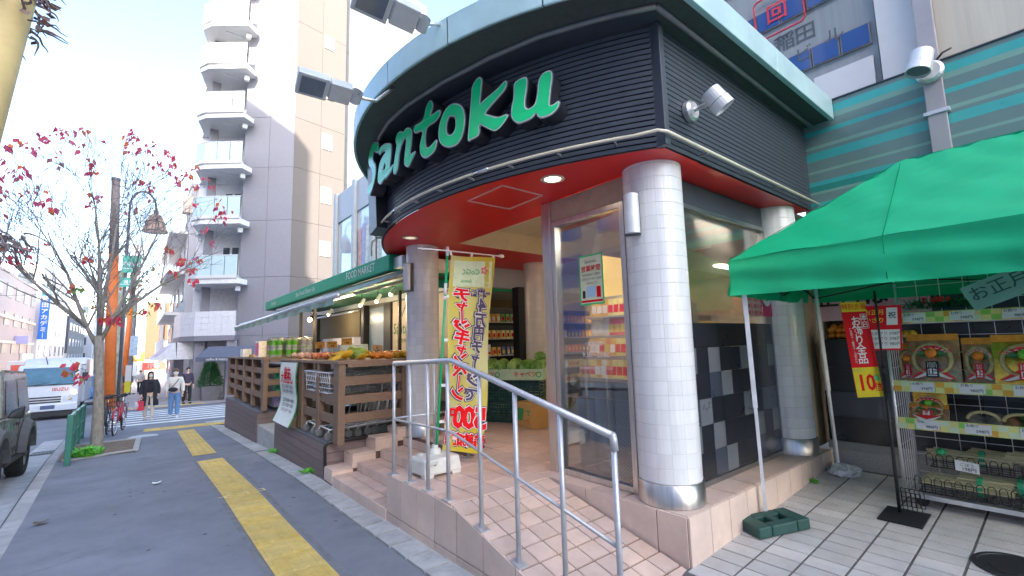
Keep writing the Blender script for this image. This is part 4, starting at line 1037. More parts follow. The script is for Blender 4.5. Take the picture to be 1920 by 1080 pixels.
# floodlights over the roof edge
flood_m = mat('flood_grey', (.40, .42, .43), .45, .2, var=.1)
def flood(loc, aim, side_, lab, k=1.0):
    t = thing('floodlight', lab, 'floodlight', loc); p = Vector(loc); a = Vector(aim).normalized(); s_ = Vector(side_); s_ = (s_-a*s_.dot(a)).normalized(); up = s_.cross(a)
    M = Matrix(((a.x, s_.x, up.x, p.x), (a.y, s_.y, up.y, p.y), (a.z, s_.z, up.z, p.z), (0, 0, 0, 1)))
    def bx(name, d, m, bevel=.008):
        b = MB(); b.box(*[q*k for q in d]); b.tf(M); return b.build(name, m, t, bevel=bevel)
    bx('lamp_head', (.22, -.12, -.045, .50, .12, .045), flood_m); bx('front_glass', (.255, -.09, -.049, .47, .09, -.044), mat('flood_glass', (.10, .12, .15), .08, coat=.6), 0)
    bx('gear_box', (.0, -.10, -.045, .205, .10, .05), flood_m); bx('hinge', (.205, -.08, -.02, .22, .08, .02), chrome, 0)
    b = MB()
    for i in range(9): b.box((.02+.02*i)*k, -.09*k, .05*k, (.026+.02*i)*k, .09*k, .062*k)
    b.tf(M); b.build('cooling_fin', flood_m, t)
    b = MB(); b.lathe([(.05, -.05), (.05, .05)], 14, (0, 0, 0), axis=(0, 1, 0)); b.tf(M @ Matrix.Translation((-.05*k, 0, 0))); b.build('pivot', flood_m, t, smooth=True)
    b = MB(); b.tube([M @ Vector((.06*k, .03*k, .05*k)), M @ Vector((.02*k, .04*k, .16*k)), M @ Vector((-.06*k, .03*k, .15*k)), M @ Vector((-.09*k, 0, .02))], .007, 6); b.build('cable', black_m, t, smooth=True)
    return t, M
t, M = flood((1.32, 3.75, 3.41), (-.95, .08, .02), (.25, .9, -.45), 'grey floodlight on an arm at the roof edge, the lower one left of the lettering', .86)
MB().tube([M @ Vector((-.05, 0, 0)), (1.55, 3.77, 3.44), (1.78, 3.85, 3.70)], .016, 8).build('arm', alu, t, smooth=True)
t, M = flood((1.55, 2.98, 3.745), (-.92, .12, .12), (.3, .9, -.45), 'grey floodlight at the very top of the photo above the roof edge', .95)
MB().tube([M @ Vector((-.05, 0, 0)), (1.72, 3.02, 3.82), (1.9, 3.06, 3.92)], .016, 8).build('arm', alu, t, smooth=True)
# ------------------------------------------------------------------ green pop-up tent
TX0, TX1, TY0, TY1 = 4.05, 5.95, -1.55, 1.90
tent = thing('pop_up_tent', 'green pop-up canopy tent over the seasonal goods rack', 'tent', (5, .3, -.2))
ez, vz, rz2 = 1.93, 1.605, 2.70
r1, r2 = (4.98, .81, rz2), (4.98, -.46, rz2)
c00, c01, c10, c11 = (TX0, TY0, ez), (TX0, TY1, ez), (TX1, TY0, ez), (TX1, TY1, ez)
def lerp(a, b, t): return tuple(a[i]+(b[i]-a[i])*t for i in range(len(a)))
def roofpanel(a, b, c, d, sag, name='roof_panel', n=34):
    P = []
    for j in range(n+1):
        v = j/n; l = lerp(a, d, v); r_ = lerp(b, c, v); row = []
        for i in range(n+1):
            u = i/n; p = lerp(l, r_, u); w = 4*u*(1-u)*math.sin(math.pi*min(1, v*1.0)); 
            row.append((p[0], p[1], p[2]-sag*w+.009*math.sin(u*17+v*9)*w+.008*math.sin(u*31-v*23)+.005*math.sin(u*57+v*41)*min(1, 4*v)))
        P.append(row)
    m = MB(); m.grid(P); m.build(name, tent_m, tent, smooth=True)
roofpanel(c00, c01, r1, r2, .03); roofpanel(c11, c10, r2, r1, .03)
roofpanel(c01, c11, r1, r1, .03); roofpanel(c10, c00, r2, r2, .03)
def valance(a, b, nrm):
    P = []; n = 70
    for j in range(13):
        row = []
        for i in range(n+1):
            u = i/n; p = lerp(a, b, u); k = j/12; off = .022*k*math.sin(u*19+1)+.012*math.sin(u*43+k*3)*k+.012*math.sin(k*9+u*5)+.006*math.sin(k*15+u*23)*k+.002
            row.append((p[0]+nrm[0]*off, p[1]+nrm[1]*off, ez+.002-(ez-vz)*k-.01*math.sin(u*math.pi)*k))
        P.append(row)
    m = MB(); m.grid(P); m.build('valance', tent_m, tent, smooth=True)
valance(c00, c01, (-1, 0)); valance(c01, c11, (0, 1)); valance(c11, c10, (1, 0)); valance(c10, c00, (0, -1))
m = MB(); sm = mat('tent_seam', (.0, .20, .09), .9, spec=.1)
for a, b in ((c01, r1), (c11, r1), (c00, r2), (c10, r2), (r1, r2), (r1, (TX0, .81, ez))):
    m.tube([tuple(lerp(a, b, k/10)[j]+(.004 if j == 2 else 0)-((.02*math.sin(math.pi*k/10)) if j == 2 and b != r2 else 0)*0 for j in range(3)) for k in range(11)], .0035, 5)
m.tube([(TX0-.012, .81, ez), (TX0-.014, .81, vz+.01)], .003, 5)
m.build('seam', sm, tent, smooth=True)
legm = mat('tent_leg_white', (.55, .56, .57), .4, .3)
lean = [((4.13, 1.81), (4.12, 1.83)), ((5.80, 1.76), (5.86, 1.83)), ((4.12, -1.45), (4.12, -1.45)), ((5.86, -1.45), (5.86, -1.45))]
for (bx_, by_), (tx_, ty_) in lean:
    z0 = fz(bx_)+.02
    l = MB(); l.bar((bx_, by_, z0), (lerp((bx_, by_), (tx_, ty_), .45)[0], lerp((bx_, by_), (tx_, ty_), .45)[1], .75), .026, .026); l.build('leg', legm, tent)
    MB().bar((lerp((bx_, by_), (tx_, ty_), .4)[0], lerp((bx_, by_), (tx_, ty_), .4)[1], .65), (tx_, ty_, ez-.02), .036, .036).build('upper_leg', legm, tent)
    MB().box(bx_-.04, by_-.04, z0-.012, bx_+.04, by_+.04, z0).build('foot', legm, tent)
m = MB(); 
def scissor(a, b):
    a = Vector(a); b = Vector(b); d = b-a; n = 2
    for i in range(n):
        p, q = a+d*(i/n), a+d*((i+1)/n)
        m.bar(p+Vector((0, 0, -.03)), q+Vector((0, 0, -.28)), .02, .012); m.bar(p+Vector((0, 0, -.28)), q+Vector((0, 0, -.03)), .02, .012)
ct_ = [(4.12, 1.83, ez), (5.86, 1.83, ez), (5.86, -1.45, ez), (4.12, -1.45, ez)]
for i in range(4): scissor(ct_[i], ct_[(i+1) % 4])
scissor((4.12, .2, ez+.05), (5.86, .2, ez+.05))
m.build('truss', black_m, tent)
# dark green weight at the front leg
wt = thing('tent_weight', 'dark green plastic tent weight around the front tent leg', 'weight', (4.02, 1.72, fz(4.0)))
wm = mat('weight_green', (.012, .05, .042), .55, var=.2, scale=14, bump=.25, bscale=40)
m = MB(); zz = fz(4.02); L, Wd = .44, .22
M = Matrix.Translation((4.03, 1.72, zz+.004)) @ Matrix.Rotation(R(-25), 4, 'Z') @ Matrix.Rotation(-math.atan(FS), 4, 'Y')
def wbox(d, bev=.012, name='block'):
    b = MB(); b.box(*d); b.tf(M); b.build(name, wm, wt, bevel=bev)
wbox((-.24, -.13, 0, -.12, .13, .085)); wbox((.12, -.13, 0, .24, .13, .085)); wbox((-.119, -.13, 0, .119, -.05, .085)); wbox((-.119, .05, 0, .119, .13, .085)); wbox((-.03, -.049, 0, .03, .049, .085)); wbox((-.119, -.049, 0, -.031, .049, .03), .003); wbox((.031, -.049, 0, .119, .049, .03), .003)
# second weight bag at the rear leg: crumpled clear plastic bag
m = MB(); m.ball((5.78, 1.70, fz(5.78)+.02), .16, 16, 10, (1.2, .9, .35))
m.v = [(x+random.uniform(-.025, .025), y+random.uniform(-.025, .025), max(fz(x)+.003, z+random.uniform(-.02, .03))) for x, y, z in m.v]
m.build('plastic_bag', mat('clear_plastic', (.45, .45, .45), .25, coat=.4), label='crumpled grey plastic bag at the foot of the rear tent leg', cat='bag')
weed('weed', 5.30, 1.84, fz(5.3), 30, .05, 'small green weed at the foot of the tiled plinth', .05)
# ------------------------------------------------------------------ goods rack under the tent
RX0, RX1, RY0, RY1 = 5.20, 5.72, -1.3, 1.09
rack = thing('wire_rack', 'silver wire mesh rack with three price rails and baskets of New Year decorations', 'rack', (5.45, .3, -.2))
wire = mat('rack_wire', (.55, .55, .54), .35, .6)
m = MB()
for y in [RY0+.16*i for i in range(16)]: m.bar((RX1-.02, y, -.02), (RX1-.02, y, 1.75), .005, .005)
for z in [-.02+.155*i for i in range(12)]: m.bar((RX1-.025, RY0, z), (RX1-.025, RY1, z), .005, .005)
m.build('back_grid', wire, rack)
m = MB()
for i in range(8): x = RX0+i*(RX1-RX0)/7; m.bar((x, RY1, -.10), (x, RY1, 1.20), .006, .006)
for z in [-.05+.165*i for i in range(9)]: m.bar((RX0, RY1+.004, z), (RX1, RY1+.004, z), .005, .005)
m.build('side_grid', wire, rack)
for x in (RX0, RX1): MB().tube([(x, RY1+.01, fz(x)+.06), (x, RY1+.01, 1.72 if x > 5.5 else 1.25)], .013, 8).build('post', alu, rack, smooth=True)
railz = [1.375, .79, .475]
chk = [mat('rail_check_green', (.20, .42, .07), .5), mat('rail_check_orange', (.75, .38, .03), .5), mat('rail_check_yellow', (.68, .64, .22), .5), mat('rail_check_pale', (.50, .58, .38), .5)]
for r_, z in enumerate(railz):
    b = MB(); b.hexa([(RX0-.02, RY0, z-.045), (RX0, RY0, z-.045), (RX0, RY1, z-.045), (RX0-.02, RY1, z-.045), (RX0, RY0, z+.045), (RX0+.02, RY0, z+.045), (RX0+.02, RY1, z+.045), (RX0, RY1, z+.045)])
    rail = b.build('price_rail', chk[2], rack)
    def onrail(y, v, o): return (RX0-.02+.02*(v+.045)/.09-o, y, z+v)
    m = MB(); n = int((RY1-RY0)/.055)
    for i in range(n):
        for j in range(2):
            if (i+j) % 2: continue
            m.cur = [0, 1, 3][((i//2+j+r_)) % 3]
            y0 = RY1-i*.055; m.poly([onrail(y0, -.042+.042*j, .0012), onrail(y0-.055, -.042+.042*j, .0012), onrail(y0-.055, .0+.042*j, .0012), onrail(y0, .0+.042*j, .0012)])
    m.build('check_print', [chk[0], chk[1], chk[2], chk[3]], rail)
    for i in range(8):
        y0 = RY1-.12-i*.30
        t = MB(); t.poly([onrail(y0, -.036, .003), onrail(y0-.15, -.036, .003), onrail(y0-.15, .036, .003), onrail(y0, .036, .003)]); t = t.build('price_tag', paper, rail)
        q = MB(); F = frame(onrail(y0-.075, .01, .0045), (0, -1, 0), (.2, 0, 1)); text(q, 'お飾り', .026, F @ Matrix.Translation((-.03, .012, 0))); text(q, ['598円', '398円', '980円'][(i+r_) % 3], .030, F @ Matrix.Translation((.025, -.026, 0)), .01); q.build('lettering', ink, t)
    MB().box(RX0+.02, RY0, z-.05, RX1-.03, RY1, z-.04).build('shelf_board', wire, rack)
MB().box(RX0-.02, RY0, -.135, RX0+.02, RY1, -.10).build('bottom_rail', alu, rack)
MB().box(RX0+.02, RY0, -.13, RX1, RY1, -.12).build('bottom_board', alu, rack)
# casters
for (x, y) in ((5.24, 1.0), (5.66, 1.0), (5.24, -1.2)):
    m = MB(); m.lathe([(.045, -.012), (.045, .012)], 16, (x, y, fz(x)+.047), axis=(1, 0, 0)); m.lathe([(.0001, -.012), (.045, -.012)], 16, (x, y, fz(x)+.047), axis=(1, 0, 0)); m.lathe([(.045, .012), (.0001, .012)], 16, (x, y, fz(x)+.047), axis=(1, 0, 0)); m.box(x-.02, y-.02, fz(x)+.05, x+.02, y+.02, -.12)
    m.build('caster', black_m, rack)
# black wire baskets along the bottom
def basket(x, z, y0, y1, label, h=.12):
    t = thing('wire_basket', label, 'basket', (x, (y0+y1)/2, z)); m = MB()
    n = int((y1-y0)/.062)
    for i in range(n+1):
        y = y0+(y1-y0)*i/n; m.tube([(x, y-.022, z), (x, y-.022, z+h*.85), (x, y-.010, z+h), (x, y+.010, z+h), (x, y+.022, z+h*.85), (x, y+.022, z)], .0035, 5)
    for zz in (z, z+h*.5): m.bar((x, y0, zz), (x, y1, zz), .006, .006)
    m.build('front_wires', black_m, t)
    m = MB()
    for i in range(12): y = y0+(y1-y0)*i/11; m.bar((x, y, z), (x+.28, y, z), .004, .004)
    for k in range(4): m.bar((x+.28*k/3, y0, z-.004), (x+.28*k/3, y1, z-.004), .004, .004)
    m.build('floor_wires', black_m, t)
basket(5.17, -.07, RY0, 1.0, 'black wire basket with looped front along the foot of the rack')
basket(5.30, .12, RY0, .93, 'black wire basket on the second row above the foot of the rack', .10)
# bundles of pale stalks in the baskets
stalk = mat('pale_straw_bundle', (.38, .34, .19), .5, var=.3, scale=12, stretch=(40, 2, 40), coat=.5)
wrapm = mat('clear_wrap', (.50, .50, .47), .15, var=.4, scale=18, coat=.8)
def bundle(x, y, z, L, r, ang, label, g):
    t = thing('straw_bundle', label, 'bundle', (x, y, z), 0, g); m = MB()
    for k in range(14):
        a = k*2.4; rr = r*math.sqrt((k+.5)/14); ox, oz = rr*math.cos(a), rr*math.sin(a)*.7
        m.tube([(x+ox, y-L/2, z+oz), (x+ox*1.05, y, z+oz+.008*math.sin(k)), (x+ox, y+L/2+random.uniform(-.03, .03), z+oz)], .012, 5)
    m.tf(Matrix.Translation((x, y, z)) @ Matrix.Rotation(ang, 4, 'Z') @ Matrix.Translation((-x, -y, -z)))
    m.build('straws', stalk, t)
    m = MB(); m.tube([(x, y-L*.18, z), (x, y-L*.12, z)], r*1.08, 10); m.build('band', mat('green_band', (.02, .26, .12), .5), t)
for i in range(8):
    bundle(5.33+.06*(i % 3), .72-.22*i, .0+.035*(i % 2), .52, .07, random.uniform(-.12, .12), 'bundle of pale straw ropes in the lowest black basket of the rack', 'straw bundles in the lowest basket')
for i in range(7):
    bundle(5.46+.05*(i % 2), .70-.24*i, .20+.02*(i % 3), .5, .06, random.uniform(-.12, .12), 'bundle of pale straw ropes in the upper black basket of the rack', 'straw bundles in the upper basket')
for i, (y, z, lab) in enumerate([(.62, .02, 'white price tag clipped to the upper basket near the rack corner')]):
    t = thing('price_tag', lab, 'price tag', (5.27, .76, .17)); F = frame((5.275, .70, .155), (.15, -1, -.12), (.3, 0, 1)); slab('card', F, -.07, -.04, .07, .04, paper, t, .002); m = MB(); text(m, 'ごぼう', .03, F @ Matrix.Translation((0, .012, .002))); text(m, '198円', .035, F @ Matrix.Translation((.01, -.02, .002)), .01); m.build('lettering', ink, t)
# New Year decorations
gold = mat('gold_foil', (.62, .40, .06), .22, .7, var=.3, scale=20); straw = mat('rice_straw', (.34, .28, .13), .7, var=.3, scale=30, bump=.5, bscale=60)
redp = mat('red_paper', (.55, .02, .02), .5, var=.15); orange_m = mat('orange_fruit', (.75, .22, .015), .4, var=.1, bump=.15, bscale=120); gleaf = mat('green_leaf', (.02, .13, .035), .5, var=.3)
filmm = mat('printed_film', (.30, .23, .10), .25, var=.55, scale=22, coat=.7, col2=(.35, .14, .07))
def deco(x, y, z, w, h, kind, label, tilt=.25, group=None):
    t = thing('new_year_decoration', label, 'decoration', (x, y, z), 0, group)
    M = Matrix.Translation((x, y, z)) @ Matrix.Rotation(R(-90), 4, 'Z') @ Matrix.Rotation(-tilt, 4, 'X')   # local x to the right, local -y to the viewer
    def B(name, mm, mb, smooth=False): mb.tf(M); mb.build(name, mm, t, smooth=smooth)
    P = []
    for j in range(9):
        P.append([((u-.5)*w*(1+.02*math.sin(j*2.1)), -.02*math.sin(math.pi*u)*math.sin(math.pi*j/8+.2)+.006*math.sin(u*17+j*2), j/8*h) for u in [i/8 for i in range(9)]])
    mb = MB(); mb.grid(P); B('wrapper', filmm if kind != 'gold' else gold, mb, True)
    mb = MB(); mb.box(-w/2, .012, 0, w/2, .018, h); B('backing', gold if kind == 'gold' else card, mb)
    mb = MB(); mb.box(-w/2, -.012, h*.93, w/2, -.004, h+.03); B('header', mat('header_orange', (.62, .28, .03), .4, var=.25, scale=15), mb)
    cz = h*.48
    mb = MB(); mb.tube([(.36*w*math.cos(a), -.045, cz+.34*h*math.sin(a)) for a in [i*2*math.pi/20 for i in range(21)]], .013*h/.3, 7, False); B('straw_ring', straw, mb, True)
    mb = MB()
    for s_ in (-1, 1):
        mb.poly([(0, -.06, cz-.04), (s_*.42*w, -.055, .02), (s_*.25*w, -.055, .01), (0, -.06, cz-.12)])
    B('red_streamer', redp, mb)
    mb = MB()
    for s_ in (-1, 1):
        mb.poly([(0, -.063, cz-.09), (s_*.36*w, -.060, .015), (s_*.29*w, -.060, .012), (0, -.063, cz-.13)])
    B('white_streamer', paper, mb)
    mb = MB(); a0, a1 = .25, math.pi-.25
    mb.grid([[(r_*w*math.cos(a), -.05-.01*(i % 2), h*.60+r_*h*.9*math.sin(a)*.5) for i, a in enumerate([a0+(a1-a0)*k/12 for k in range(13)])] for r_ in (.22, .40)])
    B('paper_fan', redp if kind != 'fan' else mat('pink_fan', (.60, .25, .22), .5, var=.3, scale=20), mb)
    mb = MB(); mb.grid([[(r_*w*math.cos(a), -.056, h*.60+r_*h*.9*math.sin(a)*.5) for a in [a0+(a1-a0)*k/12 for k in range(13)]] for r_ in (.25, .30)]); B('fan_stripe', paper, mb)
    mb = MB()
    for s_ in (-1, 1):
        mb.poly([(0, -.06, h*.60), (s_*.20*w, -.075, h*.66), (s_*.30*w, -.06, h*.56), (s_*.12*w, -.07, h*.52)])
    B('leaf', gleaf, mb)
    mb = MB(); mb.ball((0, -.085, h*.60), .030*h/.28, 12, 8); B('mandarin', orange_m if kind != 'gold' else mat('green_mandarin', (.10, .40, .03), .4), mb, True)
    mb = MB(); mb.box(-.12*w, -.07, h*.06, .12*w, -.064, h*.42); B('plaque', black_m if kind == 'big' else redp, mb)
    mb = MB(); mb.box(-.085*w, -.073, h*.09, .085*w, -.071, h*.39); B('plaque_face', paper, mb)
    mb = MB()
    for k, c in enumerate('賀正'): text(mb, c, .055*h/.28, frame((0, -.0745, h*(.31-.13*k)), (1, 0, 0), (0, 0, 1)), .01)
    B('lettering', ink if kind == 'big' else ink_r, mb)
deco(5.30, .83, .83, .34, .38, 'big', 'large wrapped wreath with mandarin and black plaque at the left of the middle shelf')
deco(5.34, .55, .83, .20, .34, 'fan', 'narrow straw wreath with white plaque between two large ones on the middle shelf')
deco(5.29, .29, .83, .36, .36, 'gold', 'wrapped wreath with gold backing and green mandarin at the right of the middle shelf')
deco(5.31, -.1, .83, .34, .36, 'big', 'wrapped New Year wreath beyond the gold one, outside the picture edge')
deco(5.36, 1.0, .83, .14, .30, 'fan', 'thin wrapped decoration squeezed against the left end of the middle shelf', .2)
deco(5.36, .89, .50, .22, .24, 'gold', 'short gold backed decoration hanging at the left of the lower shelf', .05)
deco(5.26, .90, .50, .26, .13, 'fan', 'low pink wrapped decoration lying at the front left of the lower shelf', .7)
for i in range(4):
    y = .56-.20*i; t = thing('new_year_decoration', ['flat wrapped decoration with dark film on the lower shelf', 'round straw rope decoration with handle on the lower shelf', 'wrapped straw decoration behind the green pine on the lower shelf', 'wrapped straw decoration at the far right of the lower shelf'][i], 'decoration', (5.36, y, .5))
    m = MB(); P = [[(5.24+.30*u, y+(v-.5)*.2, .505+.07*math.sin(math.pi*u)+.02*math.sin(v*9+i)) for u in [k/6 for k in range(7)]] for v in [k/8 for k in range(9)]]; m.grid(P); m.build('wrapper', mat('grey_film', (.16, .15, .13), .15, var=.5, scale=25, coat=.8) if i != 1 else filmm, t, smooth=True)
    m = MB(); m.tube([(5.22, y+.09*math.cos(a), .55+.06*math.sin(a)) for a in [k*.35 for k in range(10)]], .012, 6); m.build('straw_rope', straw, t, smooth=True)
def pine(x, y, z, n, r, label):
    m = MB()
    for i in range(n):
        a = random.random()*6.28; e = random.uniform(-.2, .9); l = r*random.uniform(.5, 1); d = Vector((math.cos(a)*math.cos(e), math.sin(a)*math.cos(e), math.sin(e)*.7)); p = Vector((x, y, z))+Vector((random.uniform(-.08, .08), random.uniform(-.22, .22), random.uniform(0, .06)))
        s_ = d.cross(Vector((0, 0, 1))).normalized()*.006; m.poly([p-s_, p+s_, p+d*l])
    m.build('pine_sprig', gleaf, label=label, cat='plant')
pine(5.34, .16, .52, 500, .16, 'bundle of dark green pine sprigs on the lower shelf at the right')
pine(5.45, .78, 1.45, 400, .18, 'dark green wreath of leaves lying on the top shelf of the rack')
for i in range(30):
    pass
m = MB()
for i in range(26): m.ball((5.36+random.uniform(-.05, .05), .78+random.uniform(-.1, .1), 1.50+random.uniform(0, .05)), .012, 6, 4)
m.build('red_berries', redp, label='small red berries on the dark wreath on the top shelf', cat='berries')
m = MB(); m.ball((5.36, .86, .235), .045, 10, 6, (1.4, .8, .7)); m.build('green_bag', mat('green_film', (.02, .28, .10), .3), label='small green knotted bag on the straw bundles near the rack corner', cat='bag', smooth=True)
# hanging teal sign under the tent
F = frame((5.02, .20, 1.63), (0.02, -1, .42), (.15, .42, 1))
hs = thing('hanging_sign', 'teal hanging board with brush lettering tilted under the tent roof', 'sign', (5.0, .2, 1.6)); slab('board', F, -.36, -.10, .36, .10, mat('teal_board', (.16, .30, .27), .6), hs, .006)
m = MB(); text(m, 'お正月はわが', .12, F @ Matrix.Translation((.02, .01, .003)), .005); text(m, 'そごうの味が', .045, F @ Matrix.Translation((.1, -.07, .003))); m.build('lettering', mat('ink_darkteal', (.03, .07, .07), .6), hs)
for k in (-.3, .3): p = F @ Vector((k, .1, 0)); MB().bar(p, (p.x, p.y, 1.95), .004, .004).build('cord', black_m, hs)
# black sign stand with long red sale sign
ss = thing('sign_stand', 'black floor stand with flat square foot in front of the rack', 'sign stand', (4.92, 1.08, fz(4.9)))
m = MB(); m.box(-.17, -.14, 0, .17, .14, .012); m.tf(Matrix.Translation((4.88, 1.06, fz(4.88)+.002)) @ Matrix.Rotation(-math.atan(FS), 4, 'Y')); m.build('foot_plate', black_m, ss)
MB().tube([(4.95, 1.10, fz(4.9)+.01), (4.97, 1.10, .95)], .013, 10).build('lower_pole', black_m, ss, smooth=True)
MB().tube([(4.968, 1.10, .9), (4.985, 1.10, 1.62)], .009, 8).build('upper_pole', black_m, ss, smooth=True)
MB().tube([(4.967, 1.10, .9), (4.969, 1.10, .97)], .018, 10).build('collar', black_m, ss, smooth=True)
t = thing('wire_basket', 'small black wire holder at the foot of the sign stand', 'basket', (5.0, 1.04, fz(5)))
m = MB()
for i in range(6):
    for x in (4.98, 5.10): m.bar((x, .96+.03*i, fz(5)+.03), (x, .96+.03*i, fz(5)+.17), .005, .005)
for z in (.03, .10, .17):
    for x in (4.98, 5.10): m.bar((x, .96, fz(5)+z), (x, 1.11, fz(5)+z), .005, .005)
m.build('wires', black_m, t)
F = frame((4.90, 1.22, 1.13), (.80, -.62, 0.02), (.02, .07, 1))
rs_ = thing('sale_sign', 'long narrow red and yellow sale sign reading 10 hanging beside the tent leg', 'sign', (4.9, 1.22, 1.1))
slab('board', F, -.115, -.42, .115, .40, mat('sign_red', (.50, .008, .014), .65, var=.05, spec=.15), rs_, .004)
m = MB(); flat(m, F, -.115, .315, .115, .40, .0015); m.build('yellow_field', mat('sign_yellow', (.70, .54, .03), .65, spec=.15), rs_); m = MB(); flat(m, F, -.115, -.42, .115, -.17, .0015); m.build('yellow_field', mat('sign_yellow', (.70, .54, .03), .65, spec=.15), rs_)
m = MB(); text(m, '特別企画', .056, F @ Matrix.Translation((0, .355, .003)), .012); text(m, '10', .185, F @ Matrix.Translation((-.015, -.305, .003)), .03, .85); text(m, '倍', .075, F @ Matrix.Translation((.085, -.345, .003)), .012); m.build('red_lettering', ink_r, rs_)
m = MB()
for k, c in enumerate('お飾り全品'): text(m, c, .092, F @ Matrix.Translation((-.005, .225-.082*k, .003)), .014)
for k, c in enumerate('本日'): text(m, c, .06, F @ Matrix.Translation((.072, .255-.06*k, .003)), .008)
for a, b in (((.042, .29), (.102, .29)), ((.042, .165), (.102, .165)), ((.042, .165), (.042, .29)), ((.102, .165), (.102, .29))): p, q = F @ Vector((*a, .003)), F @ Vector((*b, .003)); m.bar(p, q, .003, .001, F.col[2].xyz)
text(m, 'しめ飾り・輪飾り・門松など', .024, F @ Matrix.Translation((-.068, .02, .003)) @ Matrix.Rotation(R(-90), 4, 'Z')); m.build('white_lettering', ink_w, rs_)
m = MB(); text(m, 'ポイント', .03, F @ Matrix.Translation((-.06, -.195, .003)), .005); flat(m, F, .06, -.285, .105, -.24, .0025); m.build('green_print', ink_g, rs_)
F2 = frame((5.06, 1.09, 1.30), (.55, -.83, 0), (-.02, -.08, 1))
s2 = thing('sale_sign', 'red and white sale card behind the long red sign on the black stand', 'sign', (5.0, .98, 1.3)); slab('board', F2, -.14, -.20, .14, .19, mat('sign_red', (.50, .008, .014), .65, spec=.15), s2, .004)
m = MB(); flat(m, F2, -.125, -.185, .125, -.02, .0015); flat(m, F2, .03, .02, .11, .17, .0015); m.build('white_field', paper, s2)
m = MB(); text(m, 'お正月', .05, F2 @ Matrix.Translation((-.06, .13, .003)), .008); text(m, 'かざり', .05, F2 @ Matrix.Translation((-.06, .06, .003)), .008); m.build('gold_lettering', ink_y, s2)
m = MB()
for k in range(3): text(m, 'しめかざり ' + ['598円', '398円', '980円'][k], .034, F2 @ Matrix.Translation((0, -.055-.045*k, .003)))
text(m, '祝', .06, F2 @ Matrix.Translation((.07, .10, .003)), .01); m.build('black_lettering', ink, s2)
# goods in the wall opening behind the tent: mandarins and a pink notice
omes = MB().ball((0, 0, 0), .037, 10, 7, (1, 1, .85)).mesh('mandarin', orange_m, True)
for i in range(54):
    o = inst('mandarin', omes, None, (6.10+.07*(i % 3)+random.uniform(-.01, .01), 1.78-.068*(i//3 % 9)+random.uniform(-.01, .01), 1.235+.06*(i//27)+.02*(i % 3))); props(o, 'orange mandarin heaped on the wall ledge behind the tent leg', 'mandarin', 'mandarins on the wall ledge')
lm = MB().ball((0, 0, 0), .04, 10, 7, (1, 1, .9)).mesh('lemon', mat('yellow_fruit', (.75, .45, .03), .4), True)
for i in range(10):
    o = inst('lemon', lm, None, (6.03, 1.52-.05*i, 1.235)); props(o, 'yellow orange fruit in the front row on the wall ledge', 'fruit', 'yellow fruit on the wall ledge')
F = frame((6.045, 1.45, 1.62), (0, -1, 0), (0, 0, 1))
pn = thing('notice_board', 'pink notice with dark Japanese lettering on the wall behind the tent', 'notice', (6.04, 1.45, 1.6)); slab('board', F, -.45, -.22, .55, .24, mat('pink_notice', (.50, .27, .32), .5, col2=(.50, .36, .42), scale=3), pn, .01)
m = MB(); text(m, '正月は', .22, F @ Matrix.Translation((-.10, .02, .003)), .02); text(m, 'おかげさまで', .06, F @ Matrix.Translation((.0, -.15, .003))); m.build('lettering', ink, pn)
m = MB(); text(m, 'お楽しみ袋 予約受付中', .07, F @ Matrix.Translation((0, .185, .003)), .008); m.build('red_lettering', ink_r, pn)
# posters on the side window, between the columns
F = frame((5.12, 2.108, 1.66), (1, 0, 0), (0, 0, 1))
pp = thing('poster', 'pink price list poster inside the side window left of the tent leg', 'poster', (5.0, 2.1, 1.6)); slab('sheet', F, -.42, -.2, .0, .16, mat('pale_pink_paper', (.62, .40, .36), .6, var=.15, scale=20), pp, .002)
m = MB()
for i in range(5):
    for j in range(3): text(m, ['玉子', '牛乳', '豆腐'][j]+' 98', .05, F @ Matrix.Translation((-.34+.13*j, .11-.07*i, .002)))
m.build('lettering', ink_r, pp)
pq = thing('poster', 'white smiling round face poster on a red ground beside the pink list', 'poster', (5.3, 2.1, 1.6)); slab('sheet', F, .03, -.2, .28, .16, mat('crimson_paper', (.42, .03, .10), .5), pq, .002)
m = MB(); m.lathe([(.11, .0), (.0001, .0)], 24); m.tf(F @ Matrix.Translation((.155, .02, .002))); m.build('white_disc', paper, pq)
m = MB(); m.tube([F @ Vector((.155+.055*math.cos(a), .02+.05*math.sin(a), .004)) for a in [math.pi*1.15+.7*math.pi*i/8 for i in range(9)]], .004, 5); m.build('smile', ink_n, pq)
# poster, hours and stickers on the street window
F = frame((3.243, 2.81, 1.815), (0, -1, 0), (0, 0, 1))
po = thing('poster', 'green bordered flyer with red heading stuck on the street window', 'poster', (3.24, 2.81, 1.8)); slab('sheet', F, -.145, -.235, .145, .235, mat('flyer_green', (.03, .40, .12), .5), po, .002)
m = MB(); flat(m, F, -.13, -.22, .13, .22, .001); m.build('white_field', mat('flyer_cream', (.60, .62, .42), .5), po)
m = MB(); text(m, '営業時間', .06, F @ Matrix.Translation((0, .10, .002)), .02); flat(m, F, -.13, -.21, .13, -.19, .002); flat(m, F, .06, -.17, .11, -.07, .002); m.build('red_lettering', ink_r, po)
m = MB(); text(m, 'Santoku', .045, F @ Matrix.Translation((0, .17, .002))); 
for k in range(3): text(m, ['年末年始のご案内', '12月31日 9:30〜18:00', '1月4日より'][k], .027, F @ Matrix.Translation((0, .045-.04*k, .002)))
flat(m, F, -.11, -.17, -.075, -.10, .002); m.build('black_lettering', ink, po)
m = MB(); flat(m, F, -.06, -.165, .05, -.06, .0015); m.build('blue_field', mat('flyer_blue', (.35, .5, .6), .5), po)
